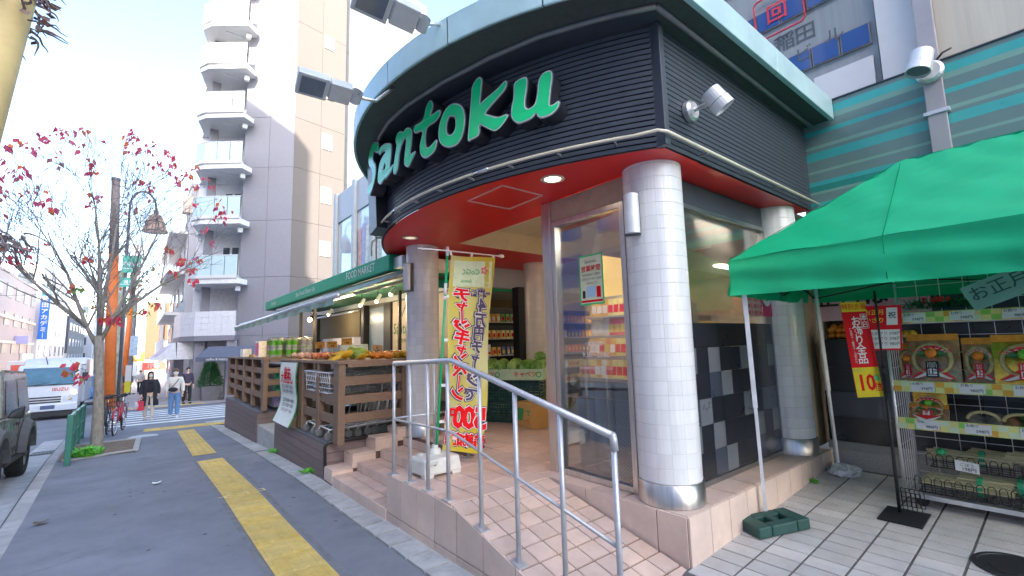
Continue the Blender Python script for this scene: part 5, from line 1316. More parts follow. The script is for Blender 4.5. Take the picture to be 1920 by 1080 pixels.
m = MB(); F = frame((3.243, 2.80, 1.22), (0, -1, 0), (0, 0, 1)); text(m, '・営業時間・', .045, F, .004); text(m, '9:30～23:00', .065, F @ Matrix.Translation((0, -.10, 0)), .006); text(m, '年中無休で営業しております', .03, F @ Matrix.Translation((0, -.22, 0)), .002); m.build('window_lettering', ink_w, label='white opening hours lettering 9:30 to 23:00 on the street window', cat='lettering')
# ------------------------------------------------------------------ green canopy, roll-out awning, planters and produce stand
cn = thing('green_canopy', 'long green fabric canopy lettered FOOD MARKET over the produce stand', 'canopy', (2.93, 10, 2.5))
def cz_(y): return 2.405+.225*0
m = MB(); m.box(2.93, 6.55, 2.40, 4.55, 15.3, 2.655)
m.build('cloth_box', can_m, cn, bevel=.02)
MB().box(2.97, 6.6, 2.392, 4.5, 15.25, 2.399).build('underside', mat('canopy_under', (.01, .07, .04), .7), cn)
m = MB(); F = frame((2.926, 7.75, 2.53), (0, -1, 0), (0, 0, 1)); text(m, 'FOOD MARKET', .19, F, .006)
text(m, 'Slow Foods & Better Life', .15, frame((2.926, 11.1, 2.53), (0, -1, 0), (0, 0, 1)), .004); text(m, 'Santoku', .17, frame((2.926, 14.2, 2.53), (0, -1, 0), (0, 0, 1)), .004)
m.build('lettering', mat('canopy_print', (.62, .70, .62), .6), cn)
MB().box(3.0, 6.25, 2.42, 3.9, 6.54, 2.60).build('gutter_box', alu, cn, bevel=.01)
aw = thing('awning', 'grey green roll-out awning with rolled front bar below the green canopy', 'awning', (2.05, 9.8, 1.9))
MB().tube([(2.02, 6.05, 1.93), (2.02, 14.2, 1.85)], .035, 10).build('front_bar', alu, aw, smooth=True)
P = []
for i in range(41):
    y = 6.15+(14.15-6.15)*i/40; P.append([(2.02+(3.05-2.02)*t, y, 1.94-.01*i/40*8+(2.38-1.93)*t-.05*math.sin(math.pi*t)) for t in (0, .2, .4, .6, .8, 1)])
m = MB(); m.grid(P); m.build('cloth', awn_m, aw, smooth=True)
P = []
for i in range(81):
    y = 6.2+(14.1-6.2)*i/80; P.append([(2.0-.012*k*math.sin(i*.9), y, 1.92-.01*i/80*8-.045*k-.012*(1+math.sin(i*.7))*(k == 2)) for k in (0, 1, 2)])
m = MB(); m.grid(P); m.build('valance', awn_m, aw, smooth=True)
for y in (6.6, 10.2, 13.6):
    m = MB(); m.bar((2.04, y, 1.9), (2.75, y+.9, 2.12), .05, .04); m.bar((2.75, y+.9, 2.12), (3.4, y, 2.32), .055, .045); m.build('folding_arm', alu, aw)
MB().tube([(3.05, 6.1, 2.33), (3.05, 14.2, 2.33)], .05, 10).build('cassette', alu, aw, smooth=True)
# track lamps under the canopy
for i, (x, y, z, lit) in enumerate([(3.1, 11.2, 1.93, 2), (3.75, 8.9, 2.2, 1), (3.6, 7.9, 2.24, 1), (3.8, 9.9, 2.2, 1), (3.9, 12.4, 2.16, 1)]):
    t = thing('track_lamp', ['glowing bare bulb spotlight under the far end of the awning', 'small spotlight under the canopy left of the beige sign panel', 'small spotlight under the canopy right above the Santoku panel', 'small spotlight under the canopy above the blue door', 'small spotlight under the canopy above the brown blind'][i], 'lamp', (x, y, z))
    a = Vector((-.5, -.6, -.5)).normalized() if i == 0 else Vector((-.4, .2, -.8)).normalized()
    MB().lathe([(.02, -.12), (.035, -.1), (.045, .04)], 12, (x, y, z), axis=a).build('housing', black_m if i == 0 else white_m, t, smooth=True)
    MB().tube([(x, y, z), (x, y, 2.39)], .008, 6).build('stem', black_m, t)
    ld = bpy.data.lights.new('lamp_glow', 'POINT'); ld.energy = 9 if lit == 2 else 5; ld.color = (1, .62, .28) if lit == 2 else (1, .80, .52); ld.shadow_soft_size = .06
    lo_ = bpy.data.objects.new('lamp_glow', ld); COL.objects.link(lo_); lo_.location = Vector((x, y, z))+a*.14; setparent(lo_, t)
    m = MB(); m.ball(tuple(Vector((x, y, z))+a*.05), .05 if i == 0 else .036, 10, 8); m.build('bulb', mat('bulb_hot', (1, .55, .16), .5, var=0, emit=14) if lit == 2 else lampwarm, t, smooth=True)
# planter plinths: dark composite planks
def planter(y0, y1, ztop, label):
    t = thing('plank_planter', label, 'planter', (2.5, (y0+y1)/2, gz(y0)))
    zb0, zb1 = gz(y0)-.05, gz(y1)-.05
    MB().hexa([(2.005, y0+.015, zb0), (3.6, y0+.015, zb0), (3.6, y1-.015, zb1), (2.005, y1-.015, zb1), (2.005, y0+.015, ztop-.01), (3.6, y0+.015, ztop-.01), (3.6, y1-.015, ztop-.01), (2.005, y1-.015, ztop-.01)]).build('core', slat_back, t)
    k = 0; z = ztop-.012
    while z > min(zb0, zb1)-.02:
        h = .118; n = 2; zl = z-h
        b0, b1 = max(zl+.003, zb0-.02), max(zl+.003, zb1-.02)
        if z-.003 > b1:
            o = MB().hexa([(1.985, y0, min(b0, z-.004)), (2.004, y0, min(b0, z-.004)), (2.004, y1, b1), (1.985, y1, b1), (1.985, y0, z-.003), (2.004, y0, z-.003), (2.004, y1, z-.003), (1.985, y1, z-.003)]); o.build('plank', deck_m, t, bevel=.002)
        if z-.003 > b0: MB().box(2.005, y0-.004, b0, 3.05, y0+.014, z-.003).build('plank', deck_m, t, bevel=.002)
        z = zl
    n = int((y1-y0)/.32); dy = (y1-y0)/n
    me = tilemesh(.31, dy-.008, .012, decktop_m)
    for i in range(n):
        for j in range(3): inst('deck_tile', me, t, (2.14+j*.32, y0+(i+.5)*dy, ztop+.002))
    MB().box(1.985, y0-.004, ztop-.012, 2.01, y1, ztop).build('edge_strip', mat('edge_dark', (.06, .06, .065), .5), t)
    return t
planter(6.40, 9.22, 0, 'near dark plank planter base beside the tiled steps')
planter(10.75, 15.0, -.03, 'far dark plank planter base beside the zebra crossing')
MB().box(2.0, 9.23, -.7, 3.2, 10.74, -.26).build('entry_step', conc, label='low concrete step in the gap between the two plank planters', cat='step', bevel=.01)
MB().tube([(1.99, 6.37, gz(6.37)), (1.98, 6.37, -.03), (2.02, 6.35, .02), (2.95, 6.33, .03)], .022, 8).build('black_hose', black_m, label='black hose along the top edge of the near planter base', cat='hose', smooth=True)
# wooden lattice stands
def lattice(y0, y1, posts, endslats, label, boards=True, zt=1.06, xr=3.05):
    t = thing('wooden_stand', label, 'wooden stand', (2.2, (y0+y1)/2, 0))
    for i, y in enumerate(posts):
        wv = .19 if i == 0 else .11
        MB().box(2.05, y, .006, 2.14, y+wv, zt-.03).build('post', wood_m, t, bevel=.004)
        if i: MB().box(2.15, y+.02, .006, 2.22, y+wv-.02, zt-.03).build('inner_post', wood_m, t, bevel=.003)
    for z in (.24, .50, .745):
        for a, b in zip(posts, posts[1:]):
            MB().box(2.075, a+(.19 if a == posts[0] else .11)+.001, z, 2.125, b-.001, z+.115).build('slat', wood_m, t, bevel=.003)
    for z in (.27, .51, .75): MB().box(2.145, y0+.03, z, xr, y0+.08, z+.115).build('slat', wood_m, t, bevel=.003)
    MB().box(xr-.11, y0, .006, xr, y0+.10, zt-.03).build('post', wood_m, t, bevel=.004)
    MB().box(2.03, y0-.02, zt-.03, 2.16, y1, zt+.012).build('top_board', wood_m, t, bevel=.004)
    MB().box(2.16, y0-.02, zt-.075, xr, y0+.09, zt+.012).build('top_board', wood_m, t, bevel=.004)
    for k in range(6): MB().box(2.165+k*(xr-2.17)/6, y0+.095, zt-.02, 2.16+(k+1)*(xr-2.17)/6, y1, zt+.004).build('shelf_board', wood_m, t, bevel=.003)
    return t
lattice(6.10, 9.2, [6.10, 6.93, 7.78, 7.95, 9.08], 3, 'near brown wooden lattice stand enclosing shopping trolleys, with fruit on top')
lattice(10.62, 15.3, [10.62, 11.8, 12.85, 14.05, 15.2], 3, 'far brown wooden lattice stand with paper rolls on top')
# boxed goods inside the far stand
def gbox(name, label, cat, x, y, z, dx, dy, dz, m, group=None):
    return MB().box(x-dx/2, y-dy/2, z, x+dx/2, y+dy/2, z+dz).build(name, m, label=label, cat=cat, group=group, bevel=.006)
sh = thing('stock_rack', 'dark stock rack with green and purple goods inside the far wooden stand', 'rack', (2.6, 11, 0))
for z in (.06, .34, .62, .86): MB().box(2.3, 10.78, z-.015, 3.0, 14.8, z).build('board', shelfm, sh)
gm_ = mat('goods_green', (.03, .30, .16), .3, var=.5, scale=30, coat=.4); pm_ = mat('goods_purple', (.28, .22, .42), .3, var=.5, scale=30, coat=.4); wm_ = mat('goods_white', (.60, .60, .58), .4, var=.3, scale=24)
for k, (z, mm, nm) in enumerate(((.62, gm_, 'green'), (.34, gm_, 'teal'), (.06, pm_, 'purple'))):
    for i in range(3):
        gbox('goods_pack', '%s wrapped pack on the %s board inside the far wooden stand' % (nm, ['top', 'middle', 'bottom'][k]), 'pack', 2.42+.22*i, 10.95, z+.002, .2, .24, .20, mm, '%s packs inside the far stand' % nm)
# toilet paper packs on top
tpg = mat('bright_green_print', (.16, .55, .03), .35, var=.1, coat=.5); tpl = mat('lilac_print', (.42, .38, .45), .35, var=.25, scale=20, coat=.5); pinkp = mat('pink_print', (.70, .05, .22), .4, var=.25, scale=14)
def rollpack(x, y, z, rows, cols, mm, label):
    t = thing('paper_roll_pack', label, 'paper pack', (x, y, z)); s_ = .115
    for r_ in range(rows):
        for c in range(cols):
            cx = x+(c-(cols-1)/2)*s_*1.05
            MB().lathe([(.001, 0), (s_*.5, .004), (s_*.52, .02), (s_*.52, .185), (s_*.5, .2), (.02, .202)], 14, (cx, y, z+r_*.205)).build('roll', wm_, t, smooth=True)
            MB().lathe([(s_*.528, .055), (s_*.528, .15)], 14, (cx, y, z+r_*.205)).build('print_band', mm, t, smooth=True)
    MB().box(x-cols*s_*.53-.004, y-.066, z, x+cols*s_*.53+.004, y+.066, z+rows*.205+.01).build('film', clear_glass, t, bevel=.012)
for i in range(3): rollpack(2.42+.30*i-.1, 10.85, 1.075, 2, 2, tpg if i < 2 else tpl, ['clear pack of green banded paper rolls at the left on the far stand', 'clear pack of green banded paper rolls at the middle of the far stand', 'clear pack of lilac banded paper rolls at the right on the far stand'][i])
for i in range(3): rollpack(2.42+.30*i-.1, 11.15, 1.075, 2, 2, tpg if i < 1 else tpl, ['green banded paper roll pack in the second row on the far stand', 'lilac banded paper roll pack in the second row behind the middle pack', 'lilac banded paper roll pack in the second row at the right'][i])
o = gbox('tissue_pack', 'pink and white tissue pack standing on the street edge of the far stand', 'pack', 2.22, 11.9, 1.075, .16, .4, .36, wm_)
m = MB()
for k in range(5): m.box(2.135, 11.72+.075*k, 1.12, 2.139, 11.76+.075*k, 1.40)
m.build('pink_print', pinkp, o)
gbox('wrapped_bundle', 'clear wrapped white bundle at the far end of the far stand', 'pack', 2.2, 13.6, 1.075, .2, .35, .2, wm_); gbox('wooden_tray', 'flat pale wooden tray on the far stand', 'tray', 2.4, 12.9, 1.075, .4, .5, .06, card)
# flyer hanging on the lattice
P = [[(2.0-.02*math.sin(j*.5)-.16*max(0, (j-7)/7)**1.5, 8.92-.02*j*0-1.0*u-.10*max(0, (j-6)/8), 1.02-.075*j) for u in (0, .25, .5, .75, 1)] for j in range(14)]
fl = thing('hanging_flyer', 'long white leaflet with green edge hanging curled on the near wooden stand', 'flyer', (2.0, 8.4, .6))
m = MB(); m.grid([[(p[0]+.004, p[1]+(.04 if i == 0 else -.04 if i == 4 else 0), p[2]) for i, p in enumerate(r)] for r in P]); m.build('green_backing', mat('flyer_green', (.03, .40, .12), .5), fl, smooth=True)
m = MB(); m.grid(P); m.build('sheet', mat('flyer_white', (.58, .62, .58), .5, var=.12, scale=16), fl, smooth=True)
m = MB()
for j, s_, sz in ((2, '歳末', .22), (3.5, '大売出し', .2),): 
    q = P[int(j)][2]; text(m, s_, sz, frame((q[0]-.006, q[1], q[2]-.04), (0, -1, 0), (-.0, 0, 1)), .02)
m.build('red_lettering', ink_r, fl); m = MB()
for j in (5, 6, 8, 9, 10, 11):
    q = P[j][2]; q2 = P[j+1][2]; text(m, '12/%d 10:00～19:00' % (20+j), .085, frame((q[0]-.008, q[1], q[2]-.02), (0, -1, 0), (q[0]-q2[0], q[1]-q2[1], q[2]-q2[2])), .004)
m.build('black_lettering', ink, fl)
# nested shopping trolleys inside the near stand
tro_m = mat('trolley_wire', (.66, .67, .68), .35, .15)
def trolley():
    t = thing('shopping_trolley', 'silver wire shopping trolley nested inside the near wooden stand', 'trolley', (0, 0, 0), 0, 'shopping trolleys in the near stand')
    def ring(z, x0, x1, y0, y1): return [(x0, y0, z), (x1, y0, z), (x1, y1, z), (x0, y1, z), (x0, y0, z)]
    m = MB()
    for z, e in ((.90, 0), (.62, .05)): m.tube(ring(z, -.26+e, .26-e, -.40+e, .38), .009, 6)
    for i in range(8):
        y = -.38+.76*i/7; m.bar((-.25, y, .90), (-.21, y, .62), .009, .009); m.bar((.25, y, .90), (.21, y, .62), .009, .009); m.bar((-.21, y, .62), (.21, y, .62), .009, .009)
    for i in range(6): x = -.24+.48*i/5; m.bar((x, -.40, .90), (x*.85, -.35, .62), .006, .006)
    for z in (.69, .76, .83): m.tube(ring(z, -.24, .24, -.38, .38), .006, 4)
    m.build('basket', tro_m, t, smooth=True)
    m = MB()
    for s_ in (-1, 1): m.tube([(s_*.25, .44, .96), (s_*.25, .40, .88), (s_*.23, .30, .30), (s_*.22, .28, .16), (s_*.20, -.36, .14), (s_*.20, -.38, .10)], .012, 6); m.tube([(s_*.21, .26, .55), (s_*.19, -.30, .45)], .008, 5)
    m.tube([(-.22, .28, .17), (.22, .28, .17)], .01, 6); m.tube([(-.20, -.36, .145), (.20, -.36, .145)], .01, 6)
    for i in range(6): y = -.3+.11*i; m.bar((-.19, y, .17), (.19, y, .17), .006, .006); m.bar((-.17, y, .46), (.17, y, .46), .006, .006)
    m.build('frame', tro_m, t, smooth=True)
    MB().tube([(-.25, .44, .965), (.25, .44, .965)], .016, 8).build('handle', mat('handle_green', (.02, .20, .08), .4), t, smooth=True)
    wm2 = mat('grey_wheel', (.12, .13, .13), .5)
    for x, y in ((-.21, .27), (.21, .27), (-.20, -.37), (.20, -.37)):
        w = MB(); w.lathe([(.0001, -.014), (.045, -.014), (.055, -.01), (.055, .01), (.045, .014), (.0001, .014)], 14, (x, y, .057), axis=(1, 0, 0)); w.build('wheel', wm2, t)
    return t
tr = trolley()
locs = [(2.45, 6.62), (2.45, 6.82), (2.45, 7.02), (2.45, 7.22), (2.45, 7.42), (2.45, 7.62)]
for i, (x, y) in enumerate([(2.34+.135*k, 6.62) for k in range(6)]):
    if i == 0: tr.location = (x+.1, y+.1, .008); tr.rotation_euler[2] = R(-90)
    else: dup(tr, loc=(x+.1, y+.1, .008), rz=R(-90))
for i in range(4): dup(tr, loc=(2.44+.135*i, 7.35, .008), rz=R(-90), label='silver wire shopping trolley in the rear row inside the near wooden stand', group='shopping trolleys in the rear row')
# fruit and vegetables on the near stand
def heap(n, me, name, label, cat, group, x0, x1, y0, y1, z, s0=.9, s1=1.1, dz=.05):
    for i in range(n):
        o = inst(name, me, None, (random.uniform(x0, x1), random.uniform(y0, y1), z+random.uniform(0, dz)), (random.uniform(-1, 1), random.uniform(-.5, .5), random.random()*6)); k = random.uniform(s0, s1); o.scale = (k, k, k)
        props(o, label, cat, group)
def ballme(nm, m, r, sc=(1, 1, 1)): return MB().ball((0, 0, 0), r, 10, 7, sc).mesh(nm, m, True)
ban_m = mat('banana_yellow', (.78, .46, .03), .45, var=.12); 
def banana_mesh():
    m = MB()
    for k in range(4):
        a = -.3+.2*k; m.tube([(.0+.02*k, -.09, .02), (.015+.022*k+.01*a, -.04, .0), (.02+.025*k+.02*a, .02, .0), (.015+.025*k+.03*a, .07, .02), (.01+.025*k+.03*a, .095, .035)], [.006, .016, .018, .015, .005], 7)
    return m.mesh('banana_bunch', ban_m, True)
heap(8, banana_mesh(), 'banana_bunch', 'bunch of yellow bananas heaped on the near wooden stand', 'bananas', 'banana bunches on the near stand', 2.25, 2.65, 6.5, 7.3, 1.09)
heap(24, ballme('orange', orange_m, .042), 'orange', 'orange fruit heaped at the right of the bananas', 'orange', 'oranges on the near stand', 2.68, 2.98, 6.35, 6.7, 1.095, dz=.04)
heap(26, ballme('apple', mat('apple_red', (.48, .05, .04), .3, var=.3, scale=20, col2=(.6, .3, .1)), .043), 'apple', 'red apple in the trays left of the bananas', 'apple', 'apples on the near stand', 2.2, 2.6, 7.5, 8.3, 1.095)
heap(26, ballme('persimmon', mat('pink_onion', (.60, .33, .25), .35), .04), 'sweet_potato', 'pinkish root vegetable in the trays at the far left of the fruit', 'vegetable', 'root vegetables on the near stand', 2.2, 2.6, 8.4, 9.0, 1.095)
heap(2, ballme('melon', mat('melon_green', (.30, .42, .08), .5, var=.3, scale=18), .10), 'melon', 'round green melon behind the bananas', 'melon', 'melons on the near stand', 2.62, 2.75, 7.0, 7.3, 1.15, dz=.02)
st2 = thing('produce_table', 'brown produce table right of the bananas beside the banner column', 'table', (3.3, 7.4, 0))
MB().box(3.06, 6.6, .98, 4.3, 8.2, 1.03).build('tabletop', wood_m, st2, bevel=.005)
for x, y in ((3.12, 6.66), (4.2, 6.66), (3.12, 8.1), (4.2, 8.1)): MB().box(x-.03, y-.03, 0, x+.03, y+.03, .98).build('leg', wood_m, st2)
heap(34, ballme('pepper', mat('pepper_red', (.62, .03, .02), .2), .038, (1, 1, 1.15)), 'red_pepper', 'red pepper in the black tray beside the banner column', 'pepper', 'red peppers on the produce table', 3.12, 3.55, 6.9, 7.5, 1.08, dz=.06)
heap(24, ballme('pepper', mat('pepper_yellow', (.75, .42, .02), .2), .038, (1, 1, 1.15)), 'yellow_pepper', 'yellow pepper in the black tray beside the banner column', 'pepper', 'yellow peppers on the produce table', 3.2, 3.5, 6.7, 7.0, 1.08, dz=.06)
MB().box(3.1, 6.65, 1.032, 3.7, 7.6, 1.062).build('black_tray', black_m, label='black tray of peppers on the produce table', cat='tray', bevel=.004)
heap(10, banana_mesh(), 'banana_bunch', 'bunch of pale bananas on the right produce table', 'bananas', 'banana bunches on the produce table', 3.1, 3.4, 7.7, 8.1, 1.05)
oc = mat('orange_card', (.72, .33, .04), .5)
for i, (x, y, z) in enumerate([(2.55, 8.6, 1.30), (2.55, 7.95, 1.30), (2.62, 7.45, 1.34), (3.35, 8.0, 1.22), (3.2, 7.6, 1.2), (3.7, 7.3, 1.3)]):
    F = frame((x, y, z), (.72, -.69, 0), (0, 0, 1)); t = thing('price_card', ['orange price card at the far left above the apples', 'orange price card between the apples and the black ladle shape', 'orange price card above the bananas', 'beige price card at the left of the produce table', 'beige price card in the middle of the produce table', 'orange and white price card above the red peppers'][i], 'price card', (x, y, z))
    slab('card', F, -.09, -.055, .09, .055, oc if i in (0, 1, 2, 5) else mat('beige_card', (.55, .42, .24), .6), t); m = MB(); text(m, ['りんご', 'みかん', 'バナナ', 'いも', '柿', '98円'][i], .045, F @ Matrix.Translation((0, .022, .002)), .008); text(m, '198', .055, F @ Matrix.Translation((0, -.026, .002)), .012); m.build('lettering', ink, t)
    MB().tube([(x+.02, y+.02, 1.04), (x+.02, y+.02, z-.08)], .006, 5).build('stem', white_m, t)
heap(5, MB().hexa([(-.10, -.07, 0), (.10, -.07, 0), (.10, .07, 0), (-.10, .07, 0), (-.08, -.05, .09), (.08, -.05, .09), (.08, .05, .09), (-.08, .05, .09)]).mesh('paper_bag', card), 'paper_bag', 'brown paper bag of produce on the right produce table', 'bag', 'paper bags on the produce table', 3.6, 4.0, 7.5, 8.1, 1.04, dz=.01)
for o in list(S.objects):
    if o.name.startswith('paper_bag'): o.rotation_euler = (0, 0, o.rotation_euler[2])
# thin black posts carrying the canopy
for i, (x, y) in enumerate([(3.2, 12.4), (3.2, 11.25), (4.2, 8.85)]):
    t = MB().box(x-.03, y-.03, -.2, x+.03, y+.03, 2.39).build('canopy_post', black_m, label=['slim black canopy post at the far end of the produce stand', 'slim black canopy post beside the glowing bulb', 'slim black canopy post left of the beige Santoku panel'][i], cat='post')
    if i == 2: MB().bar((x, y, 1.75), (x, y-.55, 2.38), .02, .02).build('strut', black_m, t)
gbox('clear_tub', 'stack of pale plastic tubs behind the melon on the produce stand', 'tub', 3.3, 9.3, .75, .55, .7, .55, mat('pale_tub', (.36, .42, .47), .3, var=.2, scale=6))
# ------------------------------------------------------------------ grey apartment building across the side street
ap = thing('apartment_building', 'tall grey and white apartment building with stacked corner balconies beyond the side street', 'apartment building', (6.2, 28, gz(28)))
gface = mat('apartment_grey', (.175, .173, .195), .6, var=.05, rv=.02); bface = mat('apartment_beige', (.115, .098, .085), .6, var=.04, rv=.02); wface = mat('apartment_white', (.17, .165, .155), .6, var=.04, rv=.02)
G0, G1 = Vector((4.05, 28.03, 0)), Vector((6.18, 26.32, 0)); e2 = Vector((.978, .208, 0)); G2 = G1+e2*3.05
n1 = Vector((-.626, -.78, 0)); n2 = Vector((.208, -.978, 0))
lv = [-1.3, 2.0, 5.1, 8.2, 11.2, 14.1, 17.0, 19.9, 23, 27]
def wallpanels(a, b, n, k, m, z0, z1, name='wall_panel'):
    d = (b-a)/k
    zz = [z for z in lv if z0 <= z <= z1]
    for i in range(k):
        for za, zb in zip(zz, zz[1:]):
            p = a+d*i; q = p+d; g = d.normalized()*.008; p = p+g; q = q-g
            MB().hexa([(*p.xy, za+.008), (*q.xy, za+.008), (*(q-n*.15).xy, za+.008), (*(p-n*.15).xy, za+.008), (*p.xy, zb-.008), (*q.xy, zb-.008), (*(q-n*.15).xy, zb-.008), (*(p-n*.15).xy, zb-.008)]).build(name, m, ap, fix=True)
wallpanels(G0, G1, n1, 2, gface, -1.3, 27); wallpanels(G1, G2, n2, 2, bface, -1.3, 27)
W0 = G2-n2*.55; W1 = W0+e2*7.0
wallpanels(W0, W1, n2, 4, wface, -1.3, 27)
m = MB(); inner = [G0-n1*.1, G1-n1*.08-n2*.05, G2-n2*.1, W0+Vector((0, .1, 0)), W1-n2*.1, W1+Vector((0, 9, 0)), G0+Vector((1.5, 9, 0))]
m.prism([p.xy for p in inner], -1.4, 26.9); m.build('core', mat('panel_joint', (.10, .10, .105), .8), ap, fix=True)
# small windows on the beige face
for z0, z1 in ((6.43, 7.28), (9.53, 10.47), (12.78, 13.7), (15.9, 16.8), (19.1, 19.9)):
    a = G1+e2*1.62; b = a+e2*.60; o_ = n2*.03
    def slabw(p, q, za, zb, t, nm, mm, par):
        return MB().hexa([(*p.xy, za), (*q.xy, za), (*(q+n2*t).xy, za), (*(p+n2*t).xy, za), (*p.xy, zb), (*q.xy, zb), (*(q+n2*t).xy, zb), (*(p+n2*t).xy, zb)]).build(nm, mm, par, fix=True)
    f = slabw(a, b, z0, z1, .05, 'window', white_m, ap); slabw(a+e2*.07+n2*.03, b-e2*.07+n2*.03, z0+.07, z1-.07, .025, 'pane', mat('pane_cream', (.20, .19, .15), .2), f)
wbal = mat('balcony_white', (.46, .46, .45), .6, var=.04, rv=.02)
# recessed balcony bay: back wall, column, balconies
BF0, BF1 = Vector((3.80, 26.85, 0)), Vector((2.22, 28.12, 0)); BC = Vector((1.92, 28.75, 0)); BK = Vector((2.35, 30.4, 0))
RB0, RB1 = Vector((4.6, 29.2, 0)), Vector((2.3, 31.0, 0))
recess = mat('recess_grey', (.50, .495, .51), .7)
m = MB(); m.hexa([(*RB0.xy, -1.4), (*(RB0+Vector((2, 3, 0))).xy, -1.4), (*(RB1+Vector((2, 3, 0))).xy, -1.4), (*RB1.xy, -1.4), (*RB0.xy, 27), (*(RB0+Vector((2, 3, 0))).xy, 27), (*(RB1+Vector((2, 3, 0))).xy, 27), (*RB1.xy, 27)]); m.build('recess_wall', recess, ap, fix=True)
cpos = Vector((2.75, 29.6, 0)); MB().box(cpos.x-.2, cpos.y-.2, -1.4, cpos.x+.2, cpos.y+.2, 27).build('column', gface, ap, bevel=.02)
d1 = (BF0-BF1).normalized()
for k, zb in enumerate([5.07, 8.2, 11.18, 14.0, 16.8, 19.3, 22.0]):
    white_ = k >= 3
    poly = [BF0, BF1, BC, BK, RB1, RB0, BF0+Vector((.55, .55, 0))]
    b = node('balcony', ap, (3, 28, zb))
    m = MB(); m.prism([p.xy for p in poly], zb-.42, zb-.16); m.build('slab', wbal if white_ else mat('balcony_slab', (.78, .78, .78), .6), b, fix=True)
    q = [BF0+d1*-.0, BF1, BC, BK]
    m = MB(); m.prism([(p+Vector((0, 0, 0))).xy for p in [BF0+n1*.06, BF1+n1*.06+Vector((-.05, 0, 0)), BC+Vector((-.07, 0, 0)), BK+Vector((-.06, 0, 0)), RB1, RB0]], zb-.16, zb); m.build('edge_band', wbal, b, fix=True)
    for (p, r_, npan) in ((BF0, BF1, 3), (BF1, BC, 1), (BC, BK, 2)):
        for i in range(npan):
            a = p+(r_-p)*(i/npan); c = p+(r_-p)*((i+1)/npan); t = (c-a).normalized()*.02; nn = Vector((t.y, -t.x, 0))
            a, c = a+t, c-t
            MB().hexa([(*a.xy, zb), (*c.xy, zb), (*(c+nn).xy, zb), (*(a+nn).xy, zb), (*a.xy, zb+1.02), (*c.xy, zb+1.02), (*(c+nn).xy, zb+1.02), (*(a+nn).xy, zb+1.02)]).build('balcony_panel', wbal if white_ else frost, b, fix=True)
    m = MB(); m.tube([(*p.xy, zb+1.04) for p in (BF0, BF1, BC, BK)], .025, 6); m.build('rail', white_m, b)
    # window, duct and ceiling hatch
    a = RB0+(RB1-RB0)*.14; c = RB0+(RB1-RB0)*.48
    for j in range(2):
        s0, s1 = a+(c-a)*(j*.5), a+(c-a)*(j*.5+.48); nn = n1*.06
        f = MB().hexa([(*s0.xy, zb), (*s1.xy, zb), (*(s1+nn).xy, zb), (*(s0+nn).xy, zb), (*s0.xy, zb+2.0), (*s1.xy, zb+2.0), (*(s1+nn).xy, zb+2.0), (*(s0+nn).xy, zb+2.0)]).build('window', white_m, b, fix=True)
        t = (s1-s0).normalized()*.06; s0, s1 = s0+t+nn, s1-t+nn; nn = n1*.02
        MB().hexa([(*s0.xy, zb+.08), (*s1.xy, zb+.08), (*(s1+nn).xy, zb+.08), (*(s0+nn).xy, zb+.08), (*s0.xy, zb+1.92), (*s1.xy, zb+1.92), (*(s1+nn).xy, zb+1.92), (*(s0+nn).xy, zb+1.92)]).build('pane', win_dark, f, fix=True)
    p = BF0+Vector((.15, .75, 0)); MB().box(p.x-.12, p.y-.12, zb-.75, p.x+.12, p.y+.12, zb-.5).build('vent_cap', white_m, b, bevel=.03)
    p = (BF0+BF1)/2+Vector((.35, .75, 0)); MB().box(p.x-.4, p.y-.12, zb-.45, p.x+.4, p.y+.12, zb-.425).build('hatch', recess, b)
# first-floor tiled parapet and ground-floor shops
tilep = mat('white_mosaic', (.56, .555, .57), .4, var=.1, scale=14)
b = node('balcony', ap, (3, 28, 2.0)); b['label'] = 'tiled first floor balcony'
P0 = [BF0, BF1, Vector((1.7, 29.2, 0)), Vector((1.62, 33.0, 0))]
m = MB(); m.prism([p.xy for p in P0]+[(3.8, 33.0), RB0.xy], 1.75, 2.0); m.build('slab', gface, b, fix=True)
for (p, r_) in zip(P0, P0[1:]):
    L = (r_-p).length; n = int(L/.32); nn = Vector(((r_-p).y, -(r_-p).x, 0)).normalized()
    for i in range(n):
        for j in range(4):
            a = p+(r_-p)*(i/n); c = p+(r_-p)*((i+1)/n); t = (c-a).normalized()*.006; a, c = a+t, c-t; z0 = 2.0+j*.31
            MB().hexa([(*a.xy, z0+.006), (*c.xy, z0+.006), (*(c+nn*.08).xy, z0+.006), (*(a+nn*.08).xy, z0+.006), (*a.xy, z0+.304), (*c.xy, z0+.304), (*(c+nn*.08).xy, z0+.304), (*(a+nn*.08).xy, z0+.304)]).build('tile_panel', tilep, b, fix=True)
for x, y in ((2.5, 28.6), (1.85, 31.5), (3.75, 27.35)): MB().box(x-.22, y-.22, -1.6, x+.22, y+.22, 1.75).build('pillar', gface, ap, bevel=.02)
MB().box(2.4, 31.5, -1.7, 4, 31.7, 1.75).build('shop_front', mat('shopfront_dark', (.10, .10, .11), .6), ap)
sh_ = mat('shutter_grey', (.30, .30, .31), .5)
for i in range(14): MB().box(1.62, 32.2+.0*i, -1.5+.22*i, 1.66, 34.4, -1.31+.22*i).build('shutter_slat', sh_, ap)
